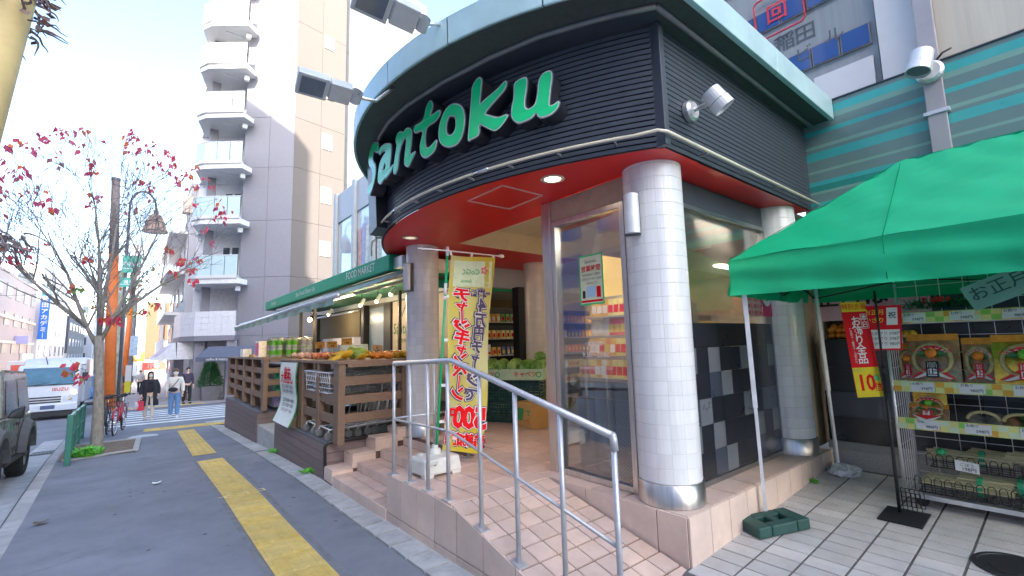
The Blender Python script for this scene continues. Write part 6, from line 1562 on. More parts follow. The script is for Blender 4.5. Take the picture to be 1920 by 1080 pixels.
# awnings on the ground floor
t = thing('shop_awning', 'white slanted shop awning with pink lettering left of the tiled balcony', 'awning', (1.5, 31, 1.3))
A = [(.55, 33.6, .85), (.65, 29.3, .85), (1.55, 29.25, 1.72), (1.5, 33.6, 1.72)]
wv = mat('awning_white', (.55, .55, .56), .6); m = MB(); m.poly(A); m.poly([A[1], (1.62, 29.25, .85), A[2]]); m.build('cloth', wv, t)
m = MB(); m.box(1.62, 29.2, .85, 2.5, 29.24, 1.72); m.build('end_board', wv, t)
u = (Vector(A[1])-Vector(A[0])).normalized(); v = (Vector(A[3])-Vector(A[0])).normalized(); nrm = u.cross(v); o_ = (Vector(A[0])+Vector(A[1])+Vector(A[2])+Vector(A[3]))/4
m = MB(); F = frame(o_-nrm*-.012, u, v); flat(m, F, -1.8, -.42, 1.8, .42, .012); m.build('pink_field', mat('awning_pink', (.52, .36, .44), .6), t)
m = MB(); text(m, 'クリーン', .85, F @ Matrix.Translation((0, 0, .02)), .02, 1.0); text(m, 'CLEAN', .22, frame((2.05, 29.19, 1.25), (1, 0, 0), (0, 0, 1)), .01); m.build('lettering', mat('awning_letter', (.62, .56, .62), .5), t)
t = thing('shop_awning', 'dark blue grey shop awning above the potted conifer', 'awning', (4.2, 26, 1.2))
dk = mat('awning_navy', (.08, .09, .12), .7); a, c = Vector((2.75, 27.0, 0)), Vector((5.9, 24.5, 0)); nn = n1*.9
m = MB(); m.poly([(*(a+nn).xy, .95), (*(c+nn).xy, .95), (*c.xy, 1.45), (*a.xy, 1.45)]); m.poly([(*(a+nn).xy, .95), (*(c+nn).xy, .95), (*(c+nn).xy, .75), (*(a+nn).xy, .75)]); m.poly([(*(a+nn).xy, .75), (*(a+nn).xy, .95), (*a.xy, 1.45)]); m.build('cloth', dk, t)
m = MB(); text(m, 'coffee & bakery', .16, frame(tuple((a+(c-a)*.25+nn*1.01).xy)+(.85,), (c-a), (0, 0, 1)), .004); m.build('lettering', paper, t)
# potted conifer and bench
t = thing('potted_conifer', 'bushy green conifer in a square grey planter on the brick pavement', 'potted plant', (3.0, 28.0, gz(28)))
z0 = gz(28.0); m = MB(); m.hexa([(2.65, 27.6, z0), (3.35, 27.6, z0), (3.35, 28.3, z0), (2.65, 28.3, z0), (2.6, 27.55, z0+.72), (3.4, 27.55, z0+.72), (3.4, 28.35, z0+.72), (2.6, 28.35, z0+.72)]); m.build('pot', mat('pot_grey', (.13, .13, .14), .7), t, bevel=.02)
MB().tube([(3, 27.95, z0+.6), (3.0, 27.95, z0+1.6)], .04, 6).build('trunk', mat('bark', (.13, .10, .075), .9, bump=.5, bscale=40), t)
m = MB()
for i in range(2600):
    h = random.random(); rr = (1-h*.75)*.62*math.sqrt(random.random()); a = random.random()*6.28; p = Vector((3+rr*math.cos(a), 27.95+rr*math.sin(a), z0+.75+h*1.1+.08*math.sin(a*3)))
    d = Vector((math.cos(a), math.sin(a), random.uniform(-.2, .6))).normalized()*.12; s_ = d.cross(Vector((random.random(), random.random(), 1))).normalized()*.025; m.poly([p-s_, p+d, p+s_])
m.build('foliage', mat('conifer_green', (.05, .20, .06), .6, var=.5, scale=5), t, kind='stuff')
t = thing('bench', 'low wooden bench left of the potted conifer', 'bench', (2.55, 29.6, gz(29.6))); z0 = gz(29.6)
MB().box(2.1, 29.4, z0+.36, 2.75, 29.8, z0+.42).build('seat', wood_m, t); 
for x in (2.15, 2.42, 2.7): MB().box(x-.03, 29.42, z0, x+.03, 29.78, z0+.36).build('leg', wood_m, t)
# ------------------------------------------------------------------ street tree with red autumn leaves
tr_ = thing('dogwood_tree', 'bare branched street tree with sparse red autumn leaves beside the kerb', 'tree', (-.51, 12.76, gz(12.76)))
bark = mat('tree_bark', (.21, .19, .165), .9, var=.35, scale=9, bump=.8, bscale=30, stretch=(3, 3, 1))
wd = MB(); tw_ = MB(); tips = []; random.seed(11)
zb = gz(12.76)-.05
wd.tube([(-.50, 12.76, zb), (-.515, 12.76, zb+.15), (-.53, 12.77, 0.1), (-.56, 12.77, .8), (-.60, 12.76, 1.35), (-.615, 12.76, 1.62)], [.125, .105, .088, .082, .08, .075], 12)
def rnd(a): return random.uniform(-a, a)
CC = Vector((-.45, 12.7, 3.9))
def inside(p):
    q = p-CC; s_ = 1 if q.z > 0 else 1.1
    return (q.x/1.95)**2+(q.y/1.8)**2+(q.z/(2.05 if q.z > 0 else 2.3))**2 < 1
def grow(p, d, l, r, depth):
    n = 5; pts = [p]; rs = [r]
    for i in range(n):
        d = (d+Vector((rnd(.16), rnd(.16), rnd(.10)+.035))).normalized(); p = p+d*l/n; pts.append(p); rs.append(max(.0035, r*(1-.55*(i+1)/n)))
        if not inside(p) and i > 1: break
    (wd if r > .012 else tw_).tube(pts, rs, 6 if r > .012 else 4, False)
    if depth == 0 or not inside(pts[-1]): tips.append((pts[-1], d)); return
    for k in range(random.choice((2, 2, 3))):
        i = random.randint(max(1, len(pts)-4), len(pts)-1); ax = Vector((rnd(1), rnd(1), rnd(1))).normalized()
        nd = (d+ax*.75).normalized(); nd.z = nd.z*.8+.22
        grow(pts[i], nd.normalized(), l*random.uniform(.62, .85), max(.0045, rs[i]*.62), depth-1)
limbs = [[(-.60, 12.76, 1.35), (-.80, 12.72, 1.78), (-.98, 12.70, 2.3), (-1.15, 12.65, 2.85), (-1.35, 12.6, 3.3)], [(-.61, 12.76, 1.6), (-.63, 12.85, 2.2), (-.68, 12.9, 2.9), (-.74, 12.95, 3.6), (-.85, 13, 4.4)], [(-.60, 12.76, 1.45), (-.42, 12.70, 1.95), (-.20, 12.6, 2.55), (.03, 12.5, 3.2), (.25, 12.45, 3.9)], [(-.61, 12.76, 1.62), (-.58, 12.6, 2.3), (-.50, 12.4, 3.1), (-.45, 12.3, 3.9)], [(-.42, 12.72, 1.9), (-.1, 12.9, 2.3), (.35, 13.0, 2.75), (.8, 13.1, 3.2)], [(-.62, 12.8, 1.9), (-.7, 13.2, 2.6), (-.75, 13.5, 3.4)], [(-.8, 12.72, 1.8), (-1.2, 12.6, 2.2), (-1.6, 12.5, 2.65), (-2.0, 12.45, 3.1)]]
for L in limbs:
    rs = [.044-.028*i/(len(L)-1) for i in range(len(L))]; wd.tube(L, rs, 8)
    for i in range(1, len(L)):
        p = Vector(L[i]); d = (p-Vector(L[i-1])).normalized()
        for k in range(3 if i < len(L)-1 else 4):
            a = Vector((rnd(1), rnd(1), rnd(.6))).normalized(); nd = (d+a*.8).normalized(); nd.z += .2; grow(p, nd.normalized(), random.uniform(.75, 1.15), rs[i]*.6, 3)
wd.build('trunk', bark, tr_, smooth=True)
tw_.build('twigs', mat('twig_bark', (.15, .13, .125), .9), tr_, kind='stuff')
lr = [mat('leaf_red', (.72, .09, .14), .5, var=.3, scale=14, transl=.55), mat('leaf_orange', (.68, .17, .06), .5, var=.3, scale=14, transl=.35), mat('leaf_plum', (.40, .08, .14), .55, var=.3, scale=14, transl=.3), mat('leaf_green', (.16, .24, .05), .5, var=.3, transl=.35)]
lf = MB(); random.shuffle(tips)
def leafat(p, l, k):
    a = random.random()*6.28; d = Vector((math.cos(a)*.6, math.sin(a)*.6, -random.uniform(.5, 1.3))).normalized(); s_ = d.cross(Vector((rnd(1), rnd(1), 1))).normalized()*l*.3; nn = d.cross(s_).normalized()*l*.08
    lf.cur = k; lf.poly([p, p+d*l*.35+s_+nn, p+d*l, p+d*l*.35-s_+nn])
def cluster(p, n, ks):
    for i in range(n): leafat(Vector(p)+Vector((rnd(.08), rnd(.08), rnd(.07))), random.uniform(.09, .17), random.choice(ks))
top = sorted(tips, key=lambda t: -(t[0]-CC).length)
for i, (p, d) in enumerate(top[:230]):
    if i % 2 == 0: cluster(p, random.randint(2, 5), (0, 0, 0, 2, 2, 1) if p.z > 2.2 else (3, 0, 1))
for p in [(-.95, 12.7, 5.25), (-.9, 12.6, 5.05), (-.15, 12.5, 4.95), (.05, 12.5, 4.85), (.45, 12.5, 3.5), (.72, 12.9, 3.35), (.9, 13, 3.15), (.95, 13, 2.9), (.55, 12.9, 3.05), (-.9, 12.7, 3.2), (-.5, 12.6, 1.95), (-.55, 12.6, 2.0), (-.35, 12.6, 1.95)]: cluster(p, 10, (0, 0, 1))
for p in [(-1.05, 12.7, 2.6), (-.95, 12.6, 2.6), (.1, 12.6, 2.1), (.3, 12.7, 2.3), (-1.0, 12.5, .95), (-.95, 12.4, 1.1), (-.9, 12.4, .9), (-.78, 12.4, .8)]: cluster(p, 7, (3, 1, 0))
lf.build('leaves', lr, tr_, kind='stuff')
# tree pit
sheet('tree_pit', 11.7, 14.1, lambda y: kx(y)+.02, .10, .012, mat('pit_soil', (.13, .095, .065), .95, var=.4, scale=14, bump=.8, bscale=40))
for (a, b) in (((-.92, 11.62), (.12, 11.9)), ((.10, 11.9), (.16, 14.1)), ((-.95, 14.12), (.16, 14.12))):
    MB().bar((*a, gz(a[1])+.01), (*b, gz(b[1])+.01), .10, .05).build('pit_edge', kerb_m, bpy.data.objects['tree_pit'], bevel=.008)
weed('grass_tuft', -.60, 11.85, gz(11.85), 500, .20, 'bright green grass tuft at the foot of the green guard fence post', .20, .10)
# green guard fence
gf = thing('guard_fence', 'green painted steel guard fence along the kerb beside the tree', 'fence', (-.8, 12.5, gz(12.5)))
gfm = mat('fence_green', (.025, .13, .095), .4, var=.12)
for y in (11.0, 12.6, 14.2, 15.8):
    x = kx(y)+.16; MB().box(x-.04, y-.04, gz(y)-.1, x+.04, y+.04, gz(y)+.84).build('post', gfm, gf, bevel=.008)
for a, b in ((11.0, 12.6), (12.6, 14.2), (14.2, 15.8)):
    for h, t_ in ((.80, .05), (.45, .035), (.14, .05)): MB().bar((kx(a)+.16, a+.042, gz(a)+h), (kx(b)+.16, b-.042, gz(b)+h), .04, t_).build('rail', gfm, gf)
    for k in range(1, 6): y = a+(b-a)*k/6; MB().bar((kx(y)+.16, y, gz(y)+.16), (kx(y)+.16, y, gz(y)+.78), .025, .025).build('baluster', gfm, gf)
# ------------------------------------------------------------------ bicycles
rubber = mat('rubber_black', (.022, .022, .022), .8)
def bicycle(label, frame_m, loc, rz):
    t = thing('bicycle', label, 'bicycle', (0, 0, 0))     # local: forward +x
    for x in (-.52, .55):
        w = node('wheel', t, (x, 0, .33))
        MB().tube([(x+.32*math.cos(a), 0, .33+.32*math.sin(a)) for a in [i*2*math.pi/28 for i in range(29)]], .018, 7, False).build('tyre', rubber, w, smooth=True)
        MB().tube([(x+.295*math.cos(a), 0, .33+.295*math.sin(a)) for a in [i*2*math.pi/28 for i in range(29)]], .010, 6, False).build('rim', chrome, w, smooth=True)
        m = MB()
        for i in range(18): a = i*math.pi/9; m.bar((x, .02*(-1)**i, .33), (x+.29*math.cos(a), 0, .33+.29*math.sin(a)), .003, .003)
        m.build('spokes', chrome, w)
        MB().tube([(x, -.05, .33), (x, .05, .33)], .022, 8).build('hub', chrome, w)
    m = MB(); m.tube([(.40, 0, .85), (.37, 0, .70), (-.02, 0, .30)], .022, 8); m.tube([(-.02, 0, .30), (-.20, 0, .80)], .02, 8); m.tube([(.36, 0, .62), (-.12, 0, .50)], .018, 8)
    for s_ in (-1, 1): m.tube([(-.02, s_*.03, .30), (-.52, s_*.05, .33)], .011, 6); m.tube([(-.14, s_*.03, .64), (-.52, s_*.05, .33)], .010, 6); m.tube([(.40, s_*.045, .72), (.47, s_*.045, .55), (.55, s_*.045, .33)], .012, 6)
    m.build('frame', frame_m, t, smooth=True)
    for x in (-.52, .55): MB().tube([(x+.35*math.cos(a), 0, .33+.35*math.sin(a)) for a in [.3+i*2.4/10 for i in range(11)]], .024, 6).build('mudguard', frame_m, t, smooth=True)
    m = MB(); m.tube([(.40, 0, .83), (.37, 0, 1.0)], .014, 8); m.tube([(.18, -.28, 1.0), (.34, -.2, 1.02), (.38, 0, 1.0), (.34, .2, 1.02), (.18, .28, 1.0)], .012, 8); m.build('handlebar', black_m, t, smooth=True)
    for s_ in (-1, 1): MB().tube([(.10, s_*.29, .995), (.20, s_*.275, 1.0)], .017, 8).build('grip', rubber, t)
    m = MB(); m.tube([(-.20, 0, .78), (-.24, 0, .92)], .013, 8); m.build('seat_post', chrome, t)
    m = MB(); m.ball((-.27, 0, .95), .13, 14, 8, (1.05, .8, .32)); m.ball((-.12, 0, .95), .06, 10, 6, (1.6, .6, .5)); m.build('saddle', rubber, t, smooth=True)
    m = MB()
    for z in (.74, .86, .97):
        e = .10+.03*(z-.74)/.23
        m.tube([(.50-.0, -e-.05, z), (.50+.24, -e-.05, z), (.50+.24, e+.05, z), (.50, e+.05, z), (.50, -e-.05, z)], .005, 5)
    for i in range(7):
        y = -.15+.05*i; m.bar((.74, y, .74), (.74, y, .97), .004, .004); m.bar((.50, y, .74), (.50, y, .97), .004, .004); m.bar((.5, y, .74), (.74, y, .74), .004, .004)
    m.build('basket', black_m, t)
    m = MB(); m.lathe([(.0001, 0), (.09, 0), (.09, .012), (.0001, .012)], 18, (-.02, .05, .30), axis=(0, 1, 0)); m.bar((-.02, .06, .30), (.06, .06, .16), .018, .012); m.bar((-.02, -.06, .30), (-.10, -.06, .44), .018, .012); m.box(.02, .06, .145, .10, .14, .165); m.box(-.14, -.14, .43, -.06, -.06, .45); m.build('crankset', black_m, t)
    m = MB()
    for y in (-.06, .06): m.tube([(-.24, y, .70), (-.72, y, .71)], .007, 5)
    for k in range(4): m.bar((-.3-.12*k, -.06, .705), (-.3-.12*k, .06, .705), .01, .006)
    for s_ in (-1, 1): m.tube([(-.66, s_*.06, .70), (-.52, s_*.06, .33)], .006, 5)
    m.build('rear_rack', black_m, t)
    m = MB(); m.lathe([(.035, 0), (.03, .05), (.0001, .05)], 12, (.56, 0, .70), axis=(1, 0, 0)); m.build('headlight', chrome, t)
    t.location = loc; t.rotation_euler = (0, R(0), rz); return t
redf = mat('bicycle_red', (.40, .012, .03), .25, .2, coat=.6)
sl_ = math.atan(-.035)
bicycle('red city bicycle with black saddle parked behind the tree trunk', redf, (-.24, 16.3, gz(16.3)), R(-98))
bicycle('dark bicycle standing beyond the red one behind the tree trunk', mat('bicycle_dark', (.03, .035, .045), .3, .3, coat=.5), (-.50, 15.5, gz(15.5)), R(-94))
# ------------------------------------------------------------------ khaki off-roader at the left edge
jp = thing('off_road_car', 'khaki green boxy off-road car cut by the left edge of the photo', 'car', (-2.15, 10.3, gz(10.3)-.11))
G_ = gz(10.35)-.11; tilt = Matrix.Translation((0, 10.35, G_)) @ Matrix.Rotation(math.atan(-.045), 4, 'X')   # local: y back, z up from ground
kh = mat('khaki_paint', (.11, .105, .075), .28, .2, var=.04, coat=.7); trimb = mat('car_trim_black', (.025, .025, .026), .6)
cgl = mat('car_glass', (.10, .17, .23), .12, var=.1, spec=.4)
XL, XR = -2.95, -1.40
def J(name, mb, m, par=jp, **k): mb.tf(tilt); return mb.build(name, m, par, **k)
def yz_prism(poly, x0, x1):
    m = MB(); n = len(poly); m.v = [(x0, *p) for p in poly]+[(x1, *p) for p in poly]; m.f = [tuple(reversed(range(n))), tuple(range(n, 2*n))]+[(i, (i+1) % n, n+(i+1) % n, n+i) for i in range(n)]; m.m = [0]*len(m.f); return m
def arch(cy, r, z0): return [(cy+r*math.cos(a), z0+r*math.sin(a)) for a in [math.pi-i*math.pi/10 for i in range(11)]]
fw_, rw_ = -1.10, 1.15
low = [(-1.62, .45)]+[(p[0], max(.40, p[1])) for p in arch(fw_, .42, .36)]+[(p[0], max(.40, p[1])) for p in arch(rw_, .42, .36)]+[(1.62, .45), (1.66, 1.02), (-.62, 1.02), (-1.55, .98), (-1.64, .9)]
J('body', yz_prism(low, XL, XR), kh, bevel=.03)
cab_ = [(-.62, 1.02), (1.64, 1.02), (1.56, 1.66), (1.5, 1.70), (-.30, 1.70), (-.36, 1.66)]
m = MB(); n = len(cab_); ins_ = .10
m.v = [(XL+(.02 if p[1] < 1.1 else ins_), *p) for p in cab_]+[(XR-(.02 if p[1] < 1.1 else ins_), *p) for p in cab_]; m.f = [tuple(reversed(range(n))), tuple(range(n, 2*n))]+[(i, (i+1) % n, n+(i+1) % n, n+i) for i in range(n)]; m.m = [0]*len(m.f)
J('cabin', m, kh, bevel=.025)
def xs_(z): return XR-.02-.08*(z-1.02)/.64+.006
def sidewin(y0, y1, y0t, y1t): return MB().poly([(xs_(1.07), y0, 1.07), (xs_(1.07), y1, 1.07), (xs_(1.58), y1t, 1.58), (xs_(1.58), y0t, 1.58)])
J('side_window', sidewin(-.40, .46, -.24, .46), cgl); J('side_window', sidewin(.62, 1.50, .62, 1.46), cgl)
ws_ = MB().poly([(XL+.12, -.628, 1.08), (XR-.12, -.628, 1.08), (XR-.18, -.385, 1.62), (XL+.18, -.385, 1.62)]); ws_.v = [(a, b-.008, c) for a, b, c in ws_.v]; J('windscreen', ws_, cgl)
m = MB(); m.box(XL+.11, -.3, 1.70, XR-.11, 1.5, 1.725); J('roof_panel', m, mat('roof_pale', (.36, .37, .36), .3, .2, coat=.6), bevel=.02)
m = MB()
for x in (XL+.12, XR-.12): m.bar((x, -.3, 1.705), (x, 1.5, 1.705), .03, .045)
J('roof_gutter', m, kh)
m = MB()
for y in (-.58, .52): m.box(XR-.001, y-.005, .45, XR+.004, y+.005, 1.02)
J('door_gap', m, trimb)
m = MB(); m.box(XR, -.60, .50, XR+.02, .5, .56); m.box(XR, .25, .88, XR+.03, .42, .92); J('door_handle', m, trimb)
for nm, cy in (('front', fw_), ('rear', rw_)):
    P = []
    for r_, xx in ((.42, XR-.01), (.44, XR+.10), (.52, XR+.10), (.60, XR+.005)):
        P.append([(xx, p[0], max(.42, p[1])) for p in arch(cy, r_, .36)])
    m = MB(); m.grid(P); J('wheel_flare', m, mat('flare_grey', (.075, .075, .075), .65), smooth=False)
    w = node('wheel', jp, tuple(tilt @ Vector((XR-.08, cy, .36))))
    for s_, xc in ((1, XR-.06),):
        m = MB(); m.lathe([(.20, -.10), (.31, -.11), (.355, -.085), (.355, .085), (.31, .11), (.20, .10)], 30, (XR-.06, cy, .345), axis=(1, 0, 0)); J('tyre', m, rubber, w, smooth=False)
        m = MB()
        for i in range(30):
            a = i*2*math.pi/30
            for k, o_ in ((-.055, 0), (0, .1), (.055, 0)):
                c = Vector((XR-.06+k, cy+.357*math.cos(a+o_), .345+.357*math.sin(a+o_))); m.bar(c-Vector((.022, 0, 0)), c+Vector((.022, 0, 0)), .045, .02, (0, math.cos(a+o_), math.sin(a+o_)))
        J('tread_blocks', m, rubber, w)
        m = MB(); m.lathe([(.20, -.08), (.205, .09), (.19, .07), (.06, .05), (.05, .075), (.0001, .075)], 26, (XR-.06, cy, .345), axis=(1, 0, 0)); J('rim', m, mat('rim_dark_steel', (.16, .16, .165), .35, .7), w)
        m = MB()
        for i in range(5):
            a = i*2*math.pi/5; m.bar((XR+.012, cy+.05*math.cos(a), .345+.05*math.sin(a)), (XR+.02, cy+.185*math.cos(a), .345+.185*math.sin(a)), .045, .02, (1, 0, 0))
        J('rim_spokes', m, alu, w)
    m = MB(); m.lathe([(.0001, -.09), (.34, -.09), (.345, .09), (.0001, .09)], 24, (XL+.08, cy, .345), axis=(1, 0, 0)); J('far_wheel', m, rubber)
m = MB(); m.hexa([(XR-.01, -.42, 1.02), (XR+.16, -.42, 1.0), (XR+.16, -.30, 1.0), (XR-.01, -.30, 1.02), (XR+.02, -.42, 1.10), (XR+.17, -.44, 1.2), (XR+.17, -.28, 1.2), (XR+.02, -.30, 1.14)]); J('mirror', m, mat('mirror_black', (.02, .022, .026), .2, coat=.6), bevel=.02)
m = MB(); m.box(XL+.05, -1.74, .40, XR-.05, -1.60, .62); m.box(XL+.05, 1.64, .42, XR-.05, 1.74, .62); J('bumper', m, trimb, bevel=.03)
m = MB(); m.box(XL+.25, -1.655, .66, XR-.25, -1.63, .92); J('grille', m, trimb)
for x in (XL+.32, XR-.32): m = MB(); m.lathe([(.0001, 0), (.11, 0), (.12, -.02)], 20, (x, -1.665, .80), axis=(0, -1, 0)); J('headlight', m, chrome)
m = MB(); m.box(XR-.02, .70, .36, XR+.09, 1.0, .40); m.box(XR-.02, -.64, .36, XR+.06, .70, .41); J('side_step', m, trimb)
# ------------------------------------------------------------------ white box van on the road
vn = thing('delivery_truck', 'white cab-over box truck with red maker name facing the camera on the road', 'truck', (-2.6, 28, gz(27)-.11))
VY = 25.6; VG = gz(26.5)-.11; vt = Matrix.Translation((0, VY, VG)) @ Matrix.Rotation(math.atan(-.033), 4, 'X')
wpaint = mat('truck_white', (.50, .51, .53), .3, var=.04, coat=.4)
def V(name, mb, m, par=vn, **k): mb.tf(vt); return mb.build(name, m, par, **k)
VX0, VX1 = -3.50, -1.72
V('cab', yz_prism([(0, .42), (1.55, .42), (1.55, 2.12), (.55, 2.16), (.35, 2.10), (.02, 1.32)], VX0, VX1), wpaint, bevel=.05)
m = MB(); m.poly([(VX0+.10, .025, 1.37), (VX1-.10, .025, 1.37), (VX1-.16, .31, 2.03), (VX0+.16, .31, 2.03)]); m.v = [(a, b-.018, c+.004) for a, b, c in m.v]; V('windscreen', m, mat('truck_glass', (.07, .15, .20), .3, var=.25, scale=2, spec=.15))
m = MB(); m.bar((VX0+.45, -.01, 1.36), (VX0+.95, .05, 1.46), .015, .015); m.bar((VX1-.9, -.01, 1.36), (VX1-.3, .05, 1.44), .015, .015); m.box(VX0+.1, -.012, 1.345, VX1-.1, 0, 1.375); V('wiper', m, trimb)
m = MB()
for z in (.86, .76, .67): m.box(VX0+.25, -.012, z, VX1-.48, -.001, z+.05)
V('grille_slot', m, trimb)
for x0, x1 in ((VX0+.03, VX0+.42), (VX1-.42, VX1-.03)):
    m = MB(); m.hexa([(x0, -.012, .68), (x1, -.012, .68), (x1, .02, .68), (x0, .02, .68), (x0, -.012, .90), (x1, -.012, .96), (x1, .02, .96), (x0, .02, .90)]); h = V('headlight', m, mat('lamp_clear', (.55, .58, .60), .1, coat=.8))
    m = MB(); m.lathe([(.0001, 0), (.075, 0), (.08, -.01)], 16, ((x0+x1)/2, -.018, .80), axis=(0, -1, 0)); V('lens', m, chrome, h)
m = MB(); m.lathe([(.0001, 0), (.055, 0)], 14, (VX1-.10, -.02, 1.02), axis=(0, -1, 0)); V('indicator', m, mat('indicator_lit', (1, .55, .12), .4, var=0, emit=3))
m = MB(); m.box(VX0-.01, -.10, .36, VX1+.01, .1, .62); V('bumper', m, wpaint, bevel=.03)
m = MB(); m.box(VX0+.75, -.112, .44, VX0+1.15, -.10, .58); pl = V('number_plate', m, mat('plate_dark', (.06, .08, .16), .4))
m = MB(); m.box(VX0+.05, -.05, .16, VX1-.05, .6, .36); V('underside', m, trimb)
m = MB(); text(m, 'ISUZU', .17, frame((VX1-.52, -.003, 1.17), (1, 0, 0), (0, 0, 1)), .012); V('maker_name', m, ink_r)
for x in (VX0+.12, VX1-.12):
    m = MB(); m.lathe([(.0001, -.1), (.36, -.1), (.38, 0), (.36, .1), (.0001, .1)], 22, (x, .62, .37), axis=(1, 0, 0)); V('wheel', m, rubber); m = MB(); m.lathe([(.0001, -.1), (.36, -.1), (.38, 0), (.36, .1), (.0001, .1)], 22, (x, 3.4, .37), axis=(1, 0, 0)); V('wheel', m, rubber)
V('cargo_box', yz_prism([(1.62, .55), (5.6, .55), (5.6, 2.45), (1.9, 2.45), (1.72, 2.36), (1.62, 2.15)], VX0-.03, VX1+.10), mat('cargo_white', (.46, .48, .51), .4, var=.08, coat=.3), bevel=.06)
m = MB(); m.box(VX0, 1.595, 2.12, VX1+.08, 1.62, 2.15); m.bar((VX0+.7, 1.58, 2.1), (VX0+.6, 1.66, 2.5), .02, .02); V('box_trim', m, trimb)
for x in (VX1, VX0):
    s_ = 1 if x == VX1 else -1; m = MB(); m.tube([(x, .3, 1.95), (x+.16*s_, .1, 1.9), (x+.16*s_, .1, 1.3)], .012, 6); V('mirror_arm', m, trimb); m = MB(); m.box(x+.08*s_, .08, 1.45, x+.25*s_, .13, 1.80); V('mirror', m, trimb, bevel=.02)
# more traffic behind
def smallcar(x, y, m_, label, sc=1.0):
    t = thing('parked_car', label, 'car', (x, y, gz(y)-.11)); z = gz(y)-.11
    def yp(poly, x0, x1, ins=0):
        q = yz_prism(poly, x0, x1); q.v = [(a*1.0, y+b, z+c) for a, b, c in q.v]; return q
    yp([(0, .3), (3.8, .3), (3.85, .9), (.9, .95), (.1, .8)], x-.75, x+.75).build('body', m_, t, bevel=.06)
    yp([(.9, .94), (3.7, .9), (3.4, 1.48), (1.5, 1.48)], x-.66, x+.66).build('cabin', cgl, t, bevel=.05)
    yp([(1.45, 1.47), (3.4, 1.47), (3.35, 1.52), (1.55, 1.52)], x-.62, x+.62).build('roof', m_, t)
    for wy in (.7, 3.1):
        for wx in (-.7, .7): q = MB(); q.lathe([(.0001, -.09), (.3, -.09), (.3, .09), (.0001, .09)], 16, (x+wx, y+wy, z+.3), axis=(1, 0, 0)); q.build('wheel', rubber, t)
    for wx in (-.55, .55): q = MB(); q.box(x+wx-.15, y-.01, z+.62, x+wx+.15, y+.05, z+.76); q.build('headlight', chrome, t)
smallcar(-1.75, 34.5, mat('car_blue', (.04, .16, .40), .3, .2, coat=.7), 'small blue car behind the truck seen beside the tree trunk')
smallcar(-5.6, 44, mat('car_silver', (.45, .46, .47), .3, .5, coat=.6), 'silver car far up the road at the left edge')
rt_ = thing('shop_truck', 'truck with red and cream box body behind the khaki car roof', 'truck', (-6.5, 52, gz(52)))
z = gz(52)-.1; MB().box(-7.6, 52, z+.5, -5.4, 57, z+2.9).build('box_body', mat('box_cream', (.55, .50, .46), .5), rt_, bevel=.05); MB().box(-7.4, 51.985, z+1.7, -5.6, 52, z+2.6).build('red_panel', mat('panel_red', (.65, .10, .06), .5, var=.3, scale=2), rt_); MB().box(-7.5, 50.2, z+.4, -5.5, 52, z+1.7).build('cab', wpaint, rt_, bevel=.1)
for x in (-7.2, -5.8): 
    q = MB(); q.lathe([(.0001, -.1), (.4, -.1), (.4, .1), (.0001, .1)], 16, (x, 51, z+.4), axis=(1, 0, 0)); q.build('wheel', rubber, rt_)
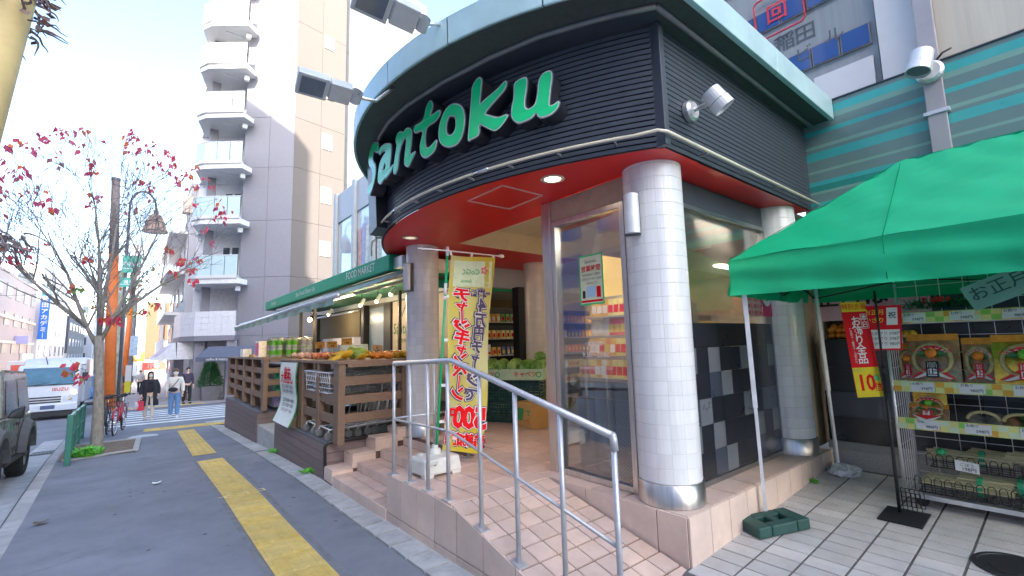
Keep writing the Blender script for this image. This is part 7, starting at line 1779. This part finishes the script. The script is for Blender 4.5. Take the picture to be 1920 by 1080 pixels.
# ------------------------------------------------------------------ people
def skin(name, verts, edges, radii, m, parent, lvl=1, extra=None):
    me = bpy.data.meshes.new(name); me.from_pydata(verts, edges, []); o = bpy.data.objects.new(name, me); COL.objects.link(o)
    md = o.modifiers.new('skin', 'SKIN'); md.use_smooth_shade = True; sd = o.modifiers.new('sub', 'SUBSURF'); sd.levels = lvl; sd.render_levels = lvl
    for i, r_ in enumerate(radii): s_ = me.skin_vertices[0].data[i]; s_.radius = r_ if isinstance(r_, tuple) else (r_, r_); s_.use_root = (i == 0)
    setparent(o, parent)
    me.materials.append(m); return o
skin_m = mat('skin_tone', (.52, .33, .24), .55, var=.06)
def person(label, x, y, face, h, top_m, leg_m, hair_m, shoe_m, coat=None, hair_long=False, stride=.14, armb=0, mask=True, loose=1.0, skirt=0):
    t = thing('person', label, 'person', (0, 0, 0)); k = h/1.60
    q = lambda a, b, c: (a*k, b*k, c*k)
    sL, sR = -stride, stride    # feet fore/aft, forward is -y
    body = [q(0, 0, .86), q(0, .01, 1.02), q(0, 0, 1.22), q(0, 0, 1.33), q(0, -.015, 1.41), q(0, -.02, 1.47), q(0, -.015, 1.555)]
    ed = [(0, 1), (1, 2), (2, 3), (3, 4), (4, 5), (5, 6)]; rad = [(.125, .095), (.105, .08), (.14, .09), (.075, .06), .042, (.068, .078), (.06, .068)]
    for s_, st_ in ((-1, sL), (1, sR)):
        n = len(body); body += [q(s_*.155, 0, 1.29), q(s_*.205, .02, 1.06), q(s_*.215, -.05-armb*.1, .84+armb*.12), q(s_*.215, -.075-armb*.14, .755+armb*.14)]; ed += [(2, n), (n, n+1), (n+1, n+2), (n+2, n+3)]; rad += [.05, .038, .026, (.022, .034)]
        n = len(body); body += [q(s_*.085, 0, .80), q(s_*.085, -st_*.5-.02, .45), q(s_*.085, -st_+.03, .085), q(s_*.09, -st_-.10, .035)]; ed += [(0, n), (n, n+1), (n+1, n+2), (n+2, n+3)]; rad += [.075, .05, .034, (.032, .026)]
    rad = [tuple(a*k for a in r_) if isinstance(r_, tuple) else r_*k for r_ in rad]
    skin('body', body, ed, rad, skin_m, t, 2)
    m = MB()
    for s_ in (-1, 1):
        for f in range(4): b0 = q(s_*(.195+.012*f), -.085-armb*.14, .735+armb*.14); m.tube([b0, (b0[0], b0[1]-.005*k, b0[2]-.03*k), (b0[0]-s_*.004*k, b0[1]-.015*k, b0[2]-(.055+.008*(f in (1, 2)))*k)], [.008*k, .007*k, .005*k], 5)
        b0 = q(s_*.19, -.10-armb*.14, .775+armb*.14); m.tube([b0, (b0[0]-s_*.01*k, b0[1]-.02*k, b0[2]-.025*k), (b0[0]-s_*.008*k, b0[1]-.028*k, b0[2]-.045*k)], [.009*k, .008*k, .005*k], 5)
    m.build('fingers', skin_m, t, smooth=True)
    m = MB(); m.ball(q(0, -.098, 1.495), .012*k, 8, 6, (.8, 1.2, 1.3)); m.build('nose', skin_m, t, smooth=True)
    m = MB()
    for s_ in (-1, 1): m.ball(q(s_*.03, -.092, 1.52), .009*k, 8, 6, (1.3, .5, .7))
    m.build('eyes', ink, t)
    m = MB(); m.ball(q(0, -.09, 1.455), .012*k, 8, 6, (1.8, .5, .5)); m.build('mouth', mat('lip_colour', (.42, .14, .12), .5), t)
    m = MB()
    for s_ in (-1, 1): m.ball(q(s_*.076, -.01, 1.50), .018*k, 8, 6, (.4, .8, 1.3))
    m.build('ears', skin_m, t, smooth=True)
    if mask: 
        m = MB(); m.grid([[(r_*k*math.sin(a), -.02*k-r_*k*math.cos(a)*1.16, z*k) for a in [-1.2+.3*i for i in range(9)]] for r_, z in ((.060, 1.425), (.074, 1.45), (.078, 1.48), (.074, 1.503))]); m.build('face_mask', paper, t, smooth=True)
    # hair
    m = MB(); P = []
    for i in range(8):
        th = i/7*(1.75 if not hair_long else 2.25); row = []
        for j in range(21):
            a = math.pi/2+(j/20-.5)*2*math.pi*(.5+.5*(1 if th < .8 else .62)); rr = .083*k*math.sin(min(th, 1.57))*(1 if th < 1.57 else 1+.1*(th-1.57)); row.append((rr*math.cos(a)*1.02, rr*math.sin(a)*1.1-.012*k, 1.525*k+.09*k*math.cos(th)-(.06*k*max(0, th-1.57)*3 if hair_long else 0)))
        P.append(row)
    m.grid(P); m.build('hair', hair_m, t, smooth=True)
    # trousers
    tv, te, tr2 = [q(0, 0, .90)], [], [(.13*k, .10*k)]
    for s_, st_ in ((-1, sL), (1, sR)):
        n = len(tv); tv += [q(s_*.085, 0, .80), q(s_*.09, -st_*.5-.02, .45), q(s_*.09, -st_+.03, .09)]; te += [(0, n), (n, n+1), (n+1, n+2)]; tr2 += [.09*k*loose, .068*k*loose, .06*k*loose]
    skin('trousers', tv, te, tr2, leg_m, t, 2)
    m = MB()
    for s_, st_ in ((-1, sL), (1, sR)): m.ball(q(s_*.09, -st_-.04, .045), .055*k, 12, 8, (.85, 2.1, .8))
    m.build('shoes', shoe_m, t, smooth=True)
    jv = [q(0, 0, .86), q(0, 0, 1.05), q(0, 0, 1.22), q(0, 0, 1.34)]; je = [(0, 1), (1, 2), (2, 3)]; jr = [(.15*k, .115*k), (.145*k, .11*k), (.155*k, .11*k), (.075*k, .07*k)]
    for s_ in (-1, 1):
        n = len(jv); jv += [q(s_*.165, 0, 1.285), q(s_*.215, .02, 1.06), q(s_*.222, -.05-armb*.1, .85+armb*.12)]; je += [(2, n), (n, n+1), (n+1, n+2)]; jr += [.068*k, .06*k, .05*k]
    skin('jacket', jv, je, jr, top_m, t, 2)
    if coat:
        P = []
        for z, rx, ry in ((1.25, .16, .125), (1.05, .175, .135), (.85, .20, .155), (.65, .225, .17), (.48, .24, .18)):
            P.append([(rx*k*math.sin(a), ry*k*-math.cos(a)+.01*math.sin(a*5)*k, z*k) for a in [.42+i*(2*math.pi-.84)/22 for i in range(23)]])
        m = MB(); m.grid(P); o = m.build('coat', coat, t, smooth=True); sd = o.modifiers.new('thick', 'SOLIDIFY'); sd.thickness = .02
        cv, ce, cr = [q(0, .02, 1.2)], [], [(.15*k, .10*k)]
        for s_ in (-1, 1): n = len(cv); cv += [q(s_*.17, .01, 1.28), q(s_*.225, .03, 1.05), q(s_*.235, -.04-armb*.1, .84+armb*.12)]; ce += [(0, n), (n, n+1), (n+1, n+2)]; cr += [.078*k, .07*k, .062*k]
        skin('coat_sleeves', cv, ce, cr, coat, t, 2)
    t.location = (x, y, gz(y)-.012); t.rotation_euler = (0, 0, face); return t
hb = mat('hair_black', (.02, .016, .014), .5); hbr = mat('hair_brown', (.14, .07, .04), .5); blk = mat('cloth_black', (.016, .017, .022), .85); beige = mat('cloth_beige', (.40, .35, .29), .85); creamc = mat('cloth_cream', (.58, .54, .48), .9, bump=.5, bscale=60); jean = mat('denim_blue', (.10, .19, .33), .85, var=.25, scale=9); greyc = mat('cloth_grey', (.32, .32, .33), .9); whs = mat('shoe_white', (.62, .61, .58), .6)
def bpoint(x, y, face, a, b, c): return (x+a*math.cos(face)-b*math.sin(face), y+a*math.sin(face)+b*math.cos(face), gz(y)-.012+c)
fA = R(2)
person('person in a long open black coat and beige trousers walking over the crossing', .43, 19.7, fA, 1.58, blk, beige, hb, mat('shoe_beige', (.45, .40, .34), .6), coat=blk, hair_long=True, stride=.10)
hx, hy, hz = bpoint(.43, 19.7, fA, -.235, -.08, .70)
t = thing('carried_bag', 'red carrier bag in the right hand of the person in the black coat', 'bag', (hx, hy, hz-.4))
MB().hexa([(hx-.05, hy-.11, hz-.36), (hx+.05, hy-.11, hz-.36), (hx+.05, hy+.11, hz-.36), (hx-.05, hy+.11, hz-.36), (hx-.04, hy-.12, hz-.06), (hx+.04, hy-.12, hz-.06), (hx+.04, hy+.12, hz-.06), (hx-.04, hy+.12, hz-.06)]).tf(Matrix.Translation((hx, hy, 0)) @ Matrix.Rotation(R(70), 4, 'Z') @ Matrix.Translation((-hx, -hy, 0))).build('bag_body', mat('bag_red', (.48, .03, .05), .6), t, bevel=.02)
MB().tube([(hx-.06, hy, hz-.07), (hx-.04, hy, hz+.02), (hx+.04, hy, hz+.02), (hx+.06, hy, hz-.07)], .008, 6).build('strap', mat('bag_red', (.48, .03, .05), .6), t)
t = thing('carried_bag', 'white plastic bag hanging beside the red bag of the person in black', 'bag', (hx-.1, hy, hz-.4)); m = MB(); m.ball((hx-.10, hy+.03, hz-.20), .11, 10, 8, (.7, 1, 1.25)); m.build('bag_body', mat('bag_white', (.62, .60, .60), .5, transl=.3), t, smooth=True); MB().tube([(hx-.10, hy+.03, hz-.09), (hx-.02, hy, hz)], .008, 5).build('handle', mat('bag_white', (.62, .60, .60), .5), t)
fB = R(-4)
person('person in a cream fleece jacket and blue jeans walking over the crossing', 1.10, 19.6, fB, 1.62, creamc, jean, hbr, whs, stride=.07, loose=1.12)
t = thing('crossbody_bag', 'black cross-body bag on the chest of the person in the cream jacket', 'bag', (1.10, 19.5, .1))
bx_, by_, bz_ = bpoint(1.10, 19.6, fB, -.05, -.16, .95); m = MB(); m.ball((bx_, by_, bz_), .10, 12, 8, (1.35, .45, .75)); m.build('bag_body', blk, t, smooth=True)
MB().tube([bpoint(1.10, 19.6, fB, -.13, -.15, .98), bpoint(1.10, 19.6, fB, .0, -.14, 1.14), bpoint(1.10, 19.6, fB, .12, -.05, 1.33), bpoint(1.10, 19.6, fB, .13, .05, 1.34)], .012, 6).build('strap', blk, t)
person('person in a dark jacket half hidden behind the one in the cream jacket', 1.95, 26.6, R(20), 1.68, mat('cloth_plum', (.05, .04, .06), .9), blk, hb, blk, stride=.08, mask=False)
person('person in a grey jacket and black trousers far down the pavement', .35, 43.5, R(175), 1.66, greyc, blk, hb, blk, stride=.12, mask=False)
person('person in dark clothes beside the orange pole far down the pavement', -.75, 41.5, R(170), 1.62, mat('cloth_navy', (.04, .045, .065), .9), blk, hb, blk, stride=.12, mask=False)
person('person in a dark grey coat near the parked bicycles far down the pavement', -.30, 42.5, R(190), 1.6, mat('cloth_charcoal', (.09, .09, .10), .9), blk, hb, blk, stride=.12, mask=False)
# ------------------------------------------------------------------ street lamp, utility poles, signs
iron = mat('lamp_iron', (.10, .095, .105), .5, .5)
lp = thing('street_lamp', 'arched iron street lamp with bell shaped shade above the crossing corner', 'street lamp', (-.60, 26, gz(26)))
MB().tube([(-.48, 26, gz(26)), (-.56, 26, 7.0)], .06, 10).build('pole', iron, lp, smooth=True)
MB().tube([(-.56, 26, 7.0)]+[(-.10-.46*math.cos(a), 26, 7.75+.72*math.sin(a)) for a in [i*math.pi/14 for i in range(15)]]+[(.37, 26, 7.55)], .045, 8).build('arm', iron, lp, smooth=True)
MB().tube([(.37, 26, 7.65), (.37, 26, 7.45)], .10, 12).build('cap', iron, lp)
m = MB(); prof = [(.12, 7.5), (.24, 7.38), (.34, 7.1), (.42, 6.82), (.46, 6.68)]
m.lathe(prof, 20, (.37, 26, 0)); m.build('shade_glass', mat('shade_amber', (.72, .52, .40), .3, var=.3, scale=6, transl=.6), lp, smooth=True)
m = MB()
for i in range(8): a = i*math.pi/4; m.tube([(.37+r_*1.01*math.cos(a), 26+r_*1.01*math.sin(a), z) for r_, z in prof], .009, 5)
for r_, z in (prof[-1], prof[2]): m.tube([(.37+r_*1.02*math.cos(a), 26+r_*1.02*math.sin(a), z) for a in [i*2*math.pi/20 for i in range(21)]], .02, 5, False)
m.build('shade_ribs', iron, lp)
up = thing('utility_pole', 'utility pole with a long orange wrap and climbing rungs behind the tree', 'utility pole', (-.85, 26.6, gz(26.6)))
MB().tube([(-.78, 26.6, gz(26.6)), (-1.0, 26.6, 5.6)], [.21, .185], 14).build('orange_wrap', mat('orange_wrap', (.62, .15, .03), .5, var=.15, scale=3), up, smooth=True)
MB().tube([(-1.0, 26.6, 5.6), (-1.12, 26.6, 9.0)], [.18, .155], 14).build('shaft', mat('pole_brown', (.16, .125, .11), .8, var=.2), up, smooth=True)
MB().lathe([(.17, 0), (.17, .12), (.0001, .16)], 14, (-1.12, 26.6, 8.95)).build('cap', iron, up)
m = MB()
for k in range(5): z = 6.9+.33*k; m.tube([(-1.03, 26.55, z), (-.66, 26.5, z-.03)], .022, 6)
m.build('rung', iron, up)
tl = mat('sign_teal', (.06, .34, .24), .5, var=.2, scale=5)
for i, (x, y, z, w_, h_) in enumerate([(-.36, 25.9, 5.1, .62, .75), (-.42, 25.9, 4.3, .55, .4), (-.62, 45, 4.3, .7, .9)]):
    F = frame((x, y, z), (1, 0, 0), (0, 0, 1)); t = thing('street_sign', ['green and white hanging sign on the lamp pole, the upper one', 'green and white hanging sign on the lamp pole, the lower one', 'teal hanging sign on the far pole'][i], 'sign', (x, y, z)); slab('board', F, -w_/2, -h_/2, w_/2, h_/2, tl, t, .03)
    m = MB(); text(m, ['早稲田', '通り', '本通'][i], w_*.32, F @ Matrix.Translation((0, 0, .004)), .02); flat(m, F, -w_/2, -h_*.28, w_/2, -h_*.22, .003); m.build('lettering', ink_w, t)
    MB().bar((x-w_/2-.05, y+.02, z+h_/2), (x+w_/2, y+.02, z+h_/2), .03, .03).build('bracket', iron, t)
t = thing('plane_tree', 'pale mottled plane tree trunk behind the orange pole', 'tree', (-.75, 31, gz(31)))
MB().tube([(-.70, 31, gz(31)), (-.74, 31, 1), (-.72, 31, 3.0), (-.78, 31.1, 5.5)], [.30, .24, .22, .16], 12).build('trunk', mat('mottled_bark', (.27, .28, .20), .85, var=.3, scale=3, col2=(.36, .35, .27)), t, smooth=True)
m = MB()
for i in range(9):
    a = i*.7; d = Vector((math.cos(a)*.6, math.sin(a)*.6, .8)).normalized(); p = Vector((-.75, 31.05, 3.2+.25*i)); m.tube([p, p+d*.8+Vector((0, 0, .1)), p+d*1.7+Vector((rnd(.2), rnd(.2), .5))], [.05, .03, .012], 6)
m.build('limbs', mat('mottled_bark', (.27, .28, .20), .85), t)
lf = MB()
for i in range(220):
    a = random.random()*6.28; p = Vector((-.6+1.7*math.cos(a)*random.random(), 31+1.6*math.sin(a)*random.random(), random.uniform(3.2, 6.0))); l = .22; leafat(p, l, random.choice((3, 3, 1)))
lf.build('leaves', lr, t, kind='stuff')
u2 = thing('utility_pole', 'thin orange wrapped pole farther down the pavement', 'utility pole', (-.55, 45, gz(45))); MB().tube([(-.60, 45, gz(45)), (-.50, 45, 5.2)], .17, 10).build('orange_wrap', mat('orange_wrap', (.62, .15, .03), .5), u2, smooth=True); MB().tube([(-.50, 45, 5.2), (-.45, 45, 9.5)], .15, 10).build('shaft', mat('pole_grey', (.17, .17, .19), .8), u2, smooth=True)
gp_ = thing('utility_pole', 'grey utility pole with blue signboards behind the orange pole', 'utility pole', (-.25, 48, gz(48))); MB().tube([(-.3, 48, gz(48)), (-.2, 48, 10)], .16, 10).build('shaft', mat('pole_grey', (.17, .17, .19), .8), gp_, smooth=True); MB().box(-.5, 47.8, 1.0, .1, 47.85, 2.6).build('signboard', mat('sign_paleblue', (.30, .42, .55), .5, var=.3), gp_)
t = thing('yellow_sign', 'small yellow lower sign panel on the pavement beside the plane tree trunk', 'sign', (-.2, 40, 0)); MB().box(-.45, 38, gz(38)+.3, -.15, 38.05, gz(38)+1.0).build('board', mat('sign_lime', (.60, .56, .03), .5), t); MB().box(-.45, 38, gz(38)+1.0, -.15, 38.05, gz(38)+2.0).build('upper_board', paper, t)
# overhead wire
m = MB(); m.tube([(-14, 60, 6.6), (-8, 52, 5.9), (-1.06, 26.6, 3.9)], .018, 5); m.build('overhead_wire', black_m, label='single dark overhead wire crossing the left street view', cat='wire')
# leaning yellow post with dried vines at the upper left
yp_ = thing('yellow_post', 'leaning yellow post wrapped in dry vines at the upper left edge', 'post', (-1.2, 4.9, gz(4.9)))
pm_y = mat('post_yellow', (.62, .46, .20), .6, var=.12, scale=4)
a0, a1 = Vector((-1.32, 5.0, -.5)), Vector((-.885, 4.75, 3.72)); MB().tube([a0, a1, a1+(a1-a0)*.3], [.13, .13, .13], 16).build('shaft', pm_y, yp_, smooth=True)
vm = mat('dry_vine', (.15, .12, .12), .9, var=.4, scale=12); m = MB()
for i in range(70):
    a = random.random()*6.28; p = a1+Vector((.16*math.cos(a), .16*math.sin(a), random.uniform(-.08, .45))); pts = [p]
    d = Vector((math.cos(a), math.sin(a), rnd(1))).normalized()
    for j in range(5): d = (d+Vector((rnd(.6), rnd(.6), rnd(.6)-.15))).normalized(); p = p+d*random.uniform(.025, .05); pts.append(p)
    m.tube(pts, [.012, .010, .008, .007, .005, .003], 5, False)
m.build('vines', vm, yp_, kind='stuff')
m = MB()
for i in range(60):
    a = random.random()*6.28; p = a1+Vector((.2*math.cos(a), .2*math.sin(a), random.uniform(-.05, .4))); d = Vector((math.cos(a), math.sin(a), rnd(.8)-.4)).normalized()*random.uniform(.05, .1); s_ = d.cross(Vector((rnd(1), rnd(1), 1))).normalized()*.03
    m.poly([p, p+d*.4+s_, p+d, p+d*.5-s_])
m.build('dry_leaves', mat('dry_leaf_brown', (.14, .085, .07), .8, var=.4), yp_, kind='stuff')
t = thing('vine_tuft', 'tuft of dry vines with red leaves at the left edge below the yellow post', 'plant', (-.78, 5, 2.1))
m = MB(); o_ = Vector((-.80, 5.0, 2.12)); m.tube([(-1.23, 4.95, 2.15), (-1.0, 5.0, 2.2), tuple(o_)], .022, 7)
for i in range(26):
    p = o_+Vector((rnd(.10), rnd(.1), rnd(.06))); pts = [p]; d = Vector((rnd(.7)+.3, rnd(.6), -random.uniform(-.3, 1))).normalized()
    for j in range(5): d = (d+Vector((rnd(.5), rnd(.5), rnd(.5)-.2))).normalized(); p = p+d*.035; pts.append(p)
    m.tube(pts, [.009, .008, .006, .005, .004, .003], 5, False)
m.build('vines', vm, t)
lf = MB()
for i in range(16): leafat(Vector((-.78+rnd(.14), 5+rnd(.12), 1.98+rnd(.03))), .05, 0)
lf.build('red_leaves', lr, t, kind='stuff')
# ------------------------------------------------------------------ far street and surrounding buildings
def wallmat(n, c): return mat(n, c, .75, var=.05, scale=.5)
def block(label, x0, y0, x1, y1, h, m, floors, wx=0, wy=0, cat='building', glassm=None, base=None, roofm=None, ww=1.3, wh=1.3, faces=('-y', '+x', '-x')):
    zb = min(gz(y0), gz(y1))-.4; t = thing('building', label, cat, ((x0+x1)/2, (y0+y1)/2, zb)); glassm = glassm or win_dark
    MB().box(x0, y0, zb, x1, y1, h).build('wall', m, t)
    MB().box(x0-.06, y0-.06, h, x1+.06, y1+.06, h+.25).build('parapet', roofm or m, t)
    fr = mat('far_window_frame', (.24, .22, .21), .6); zg = gz((y0+y1)/2)
    dz = (h-zg-.6)/floors
    for f in range(floors):
        z0 = zg+dz*f+dz*.30+.3; z1 = z0+dz*.5
        if wy:
            for i in range(wy):
                y = y0+(y1-y0)*(i+.5)/wy
                for fc, x, s_ in (('+x', x1, 1), ('-x', x0, -1)):
                    if fc in faces:
                        w = MB().box(x, y-ww/2, z0, x+.05*s_, y+ww/2, z1).build('window', fr, t); MB().box(x+.03*s_, y-ww/2+.08, z0+.08, x+.065*s_, y+ww/2-.08, z1-.08).build('pane', glassm, w)
        if wx and '-y' in faces:
            for i in range(wx):
                x = x0+(x1-x0)*(i+.5)/wx; w = MB().box(x-ww/2, y0-.05, z0, x+ww/2, y0, z1).build('window', fr, t); MB().box(x-ww/2+.08, y0-.065, z0+.08, x+ww/2-.08, y0-.03, z1-.08).build('pane', glassm, w)
    return t
pinkw = wallmat('far_pink_grey', (.34, .27, .255)); whw = wallmat('far_white', (.60, .58, .56)); dkw = wallmat('far_dark', (.08, .085, .10)); beigew = wallmat('far_beige', (.50, .42, .36)); greyw = wallmat('far_grey', (.34, .34, .36)); orw = mat('orange_banner', (.165, .095, .06), .7, spec=.1)
ypane = mat('pane_warm', (.26, .22, .17), .4)
bA = block('pinkish four storey building at the left edge across the road', -24, 64, -10.8, 88, 9.8, pinkw, 4, 4, 5, glassm=ypane, faces=('-y', '+x'), ww=2.6, wh=1.6)
for z in (2.6, 5.2): MB().box(-10.85, 64, z, -10.6, 88, z+.3).build('band', beigew, bA)
bB = block('white building with a tall blue sign across the road', -24, 90, -10.6, 122, 13.5, whw, 5, 4, 6, faces=('-y', '+x'), ww=1.6)
t = thing('vertical_sign', 'tall blue vertical sign with white lettering on the white building across the road', 'sign', (-10.2, 90, 6)); MB().box(-10.55, 89.5, 3.4, -9.6, 89.8, 10.2).build('board', mat('sign_blue', (.02, .13, .50), .4), t)
m = MB()
for k, c in enumerate('早稲田アカデミー'): text(m, '｜' if c == 'ー' else c, .72, frame((-10.07, 89.48, 9.75-.84*k), (1, 0, 0), (0, 0, 1)), .03)
m.build('lettering', ink_w, t)
t = thing('projecting_sign', 'small lilac projecting sign on the pinkish building', 'sign', (-10.3, 70, 3)); MB().box(-10.75, 76, 2.6, -9.6, 76.3, 3.5).build('board', mat('sign_lilac', (.40, .38, .62), .5), t, bevel=.05)
block('dark glass fronted building behind the tree across the road', -22, 124, -10.4, 160, 8.5, dkw, 4, 3, 6, glassm=mat('pane_sky', (.25, .30, .36), .1, coat=.6), faces=('-y', '+x'), ww=2.6)
block('grey building far beyond the dark one across the road', -24, 164, -9, 230, 15, greyw, 5, 4, 8, faces=('-y', '+x'))
t = thing('shop_sign', 'white shop sign with red lettering low on the dark glass building', 'sign', (-10, 123, 1)); MB().box(-13.5, 123.6, .0, -10.4, 123.9, 1.5).build('board', paper, t); m = MB(); text(m, '大売出', .9, frame((-12, 123.55, .8), (1, 0, 0), (0, 0, 1)), .03); m.build('lettering', ink_r, t)
t = thing('shop_sign', 'white sign band above the shop of the pinkish building', 'sign', (-10.5, 80, .5)); MB().box(-10.75, 80, .4, -10.5, 87.5, 1.5).build('board', paper, t)
bR = block('stepped grey building with glass roof terrace left of the apartment balconies', 2.3, 36.5, 14, 56, 12.2, greyw, 5, 3, 4, faces=('-y', '-x'))
for k in range(4):
    z = .9+2.75*k; MB().box(1.3, 37.5, z, 2.3, 52, z+.2).build('balcony_slab', whw, bR); MB().box(1.3, 37.5, z+.2, 1.36, 52, z+1.2).build('balcony_panel', frost if k % 2 else whw, bR)
MB().box(2.3, 36.6, 12.45, 2.35, 54, 13.8).build('terrace_glass', frost, bR); MB().box(2.3, 36.5, 12.45, 8, 36.55, 13.8).build('terrace_glass', frost, bR)
MB().box(1.9, 36.4, 10.4, 6, 37.2, 11.5).build('eave', beigew, bR)
bO = block('white building with tall orange banners down the street', 2.0, 66, 16, 90, 9.5, whw, 4, 3, 4, faces=('-y', '-x'), glassm=ypane)
t = thing('orange_banner', 'pair of tall orange sign panels on the white building down the street', 'sign', (2, 64, 3)); MB().box(.7, 65, .6, 1.9, 65.2, 6.8).build('panel', orw, t); MB().box(2.3, 65.85, 2.6, 3.4, 65.98, 6.9).build('panel', orw, t); MB().box(.6, 65.21, .4, 2.0, 65.4, 7.0).build('frame', whw, t)
t = thing('shop_sign', 'red and white shop sign below the orange panels', 'sign', (1.3, 62, 0)); MB().box(.5, 62, -.6, 2.6, 62.3, .2).build('board', mat('sign_redpale', (.62, .12, .08), .5), t); m = MB(); text(m, '酒場', .5, frame((1.5, 61.95, -.2), (1, 0, 0), (0, 0, 1)), .02); m.build('lettering', ink_w, t)
MB().box(1.9, 62, -2.4, 2.6, 64, -.7).build('shop_stall', whw, label='white low shop front under the red sign', cat='shop')
block('pale shop building at the far end of the pavement', 1.2, 96, 14, 130, 8, beigew, 3, 3, 4, faces=('-y', '-x'))
block('tall pale building closing the far end of the street', -8, 236, 30, 260, 21, whw, 6, 10, 2, faces=('-y',), ww=2)
block('grey office block far down the street behind the tree', -9.5, 190, -1.5, 220, 4.5, greyw, 3, 4, 2, faces=('-y', '+x'))
for i, (x, y, c, s_) in enumerate([(.2, 52, (.70, .40, .04), '餅'), (-.1, 60, (.60, .10, .35), '薬'), (.4, 70, (.75, .65, .10), '本'), (.0, 80, (.1, .35, .6), '茶')]):
    t = thing('hanging_sign', ['small orange hanging shop sign down the street', 'small magenta hanging shop sign down the street', 'small yellow hanging shop sign down the street', 'small blue hanging shop sign far down the street'][i], 'sign', (x, y, 2)); MB().box(x-.5, y, .5+.3*i, x+.4, y+.1, 1.3+.5*i).build('board', mat('hang_sign%d' % i, c, .5), t)
    m = MB(); text(m, s_, .6, frame((x-.05, y-.01, .95+.4*i), (1, 0, 0), (0, 0, 1)), .02); m.build('lettering', ink_w, t)
t = thing('utility_pole', 'white painted pole far down the pavement', 'utility pole', (.35, 58, gz(58))); MB().tube([(.35, 58, gz(58)), (.35, 58, 5)], .2, 10).build('shaft', whw, t)
# street buildings behind and left of the camera: they shade the pavement and show in the glass
blockM = [wallmat('opp_grey', (.34, .34, .35)), wallmat('opp_beige', (.42, .38, .33)), wallmat('opp_brick', (.30, .20, .16))]
def plain(label, x0, y0, x1, y1, h, m, fl, n):
    t = thing('building', label, 'building', ((x0+x1)/2, (y0+y1)/2, 0)); MB().box(x0, y0, -1.5, x1, y1, h).build('wall', m, t); g = MB()
    for f in range(fl):
        for i in range(n):
            y = y0+(y1-y0)*(i+.5)/n; z = 1.5+(h-2)*f/fl; g.box(x1-.01, y-.9, z, x1+.04, y+.9, z+1.7)
    g.build('windows', win_blue, t); return t
plain('office block across the road behind the camera, tall one', -26, -30, -11, -2, 23, blockM[0], 12, 9)
plain('office block across the road beside the camera', -26, -1.8, -11, 9, 30, blockM[1], 10, 4)
plain('lower shop building across the road left of the camera', -26, 9.2, -11, 24, 17, blockM[2], 6, 5)
plain('low shop building across the road opposite the crossing', -26, 24.2, -11, 46, 11.5, blockM[1], 4, 7)
plain('shop block across the road behind the camera, far one', -26, -75, -11, -31, 22, blockM[1], 10, 10)
MB().box(6.7, -3.2, -1, 30, 1.9, 9).build('building_core', whw, label='plain body of the supermarket behind the striped wall', cat='building')
# thin haze in the street air is left out: the far end stays clear
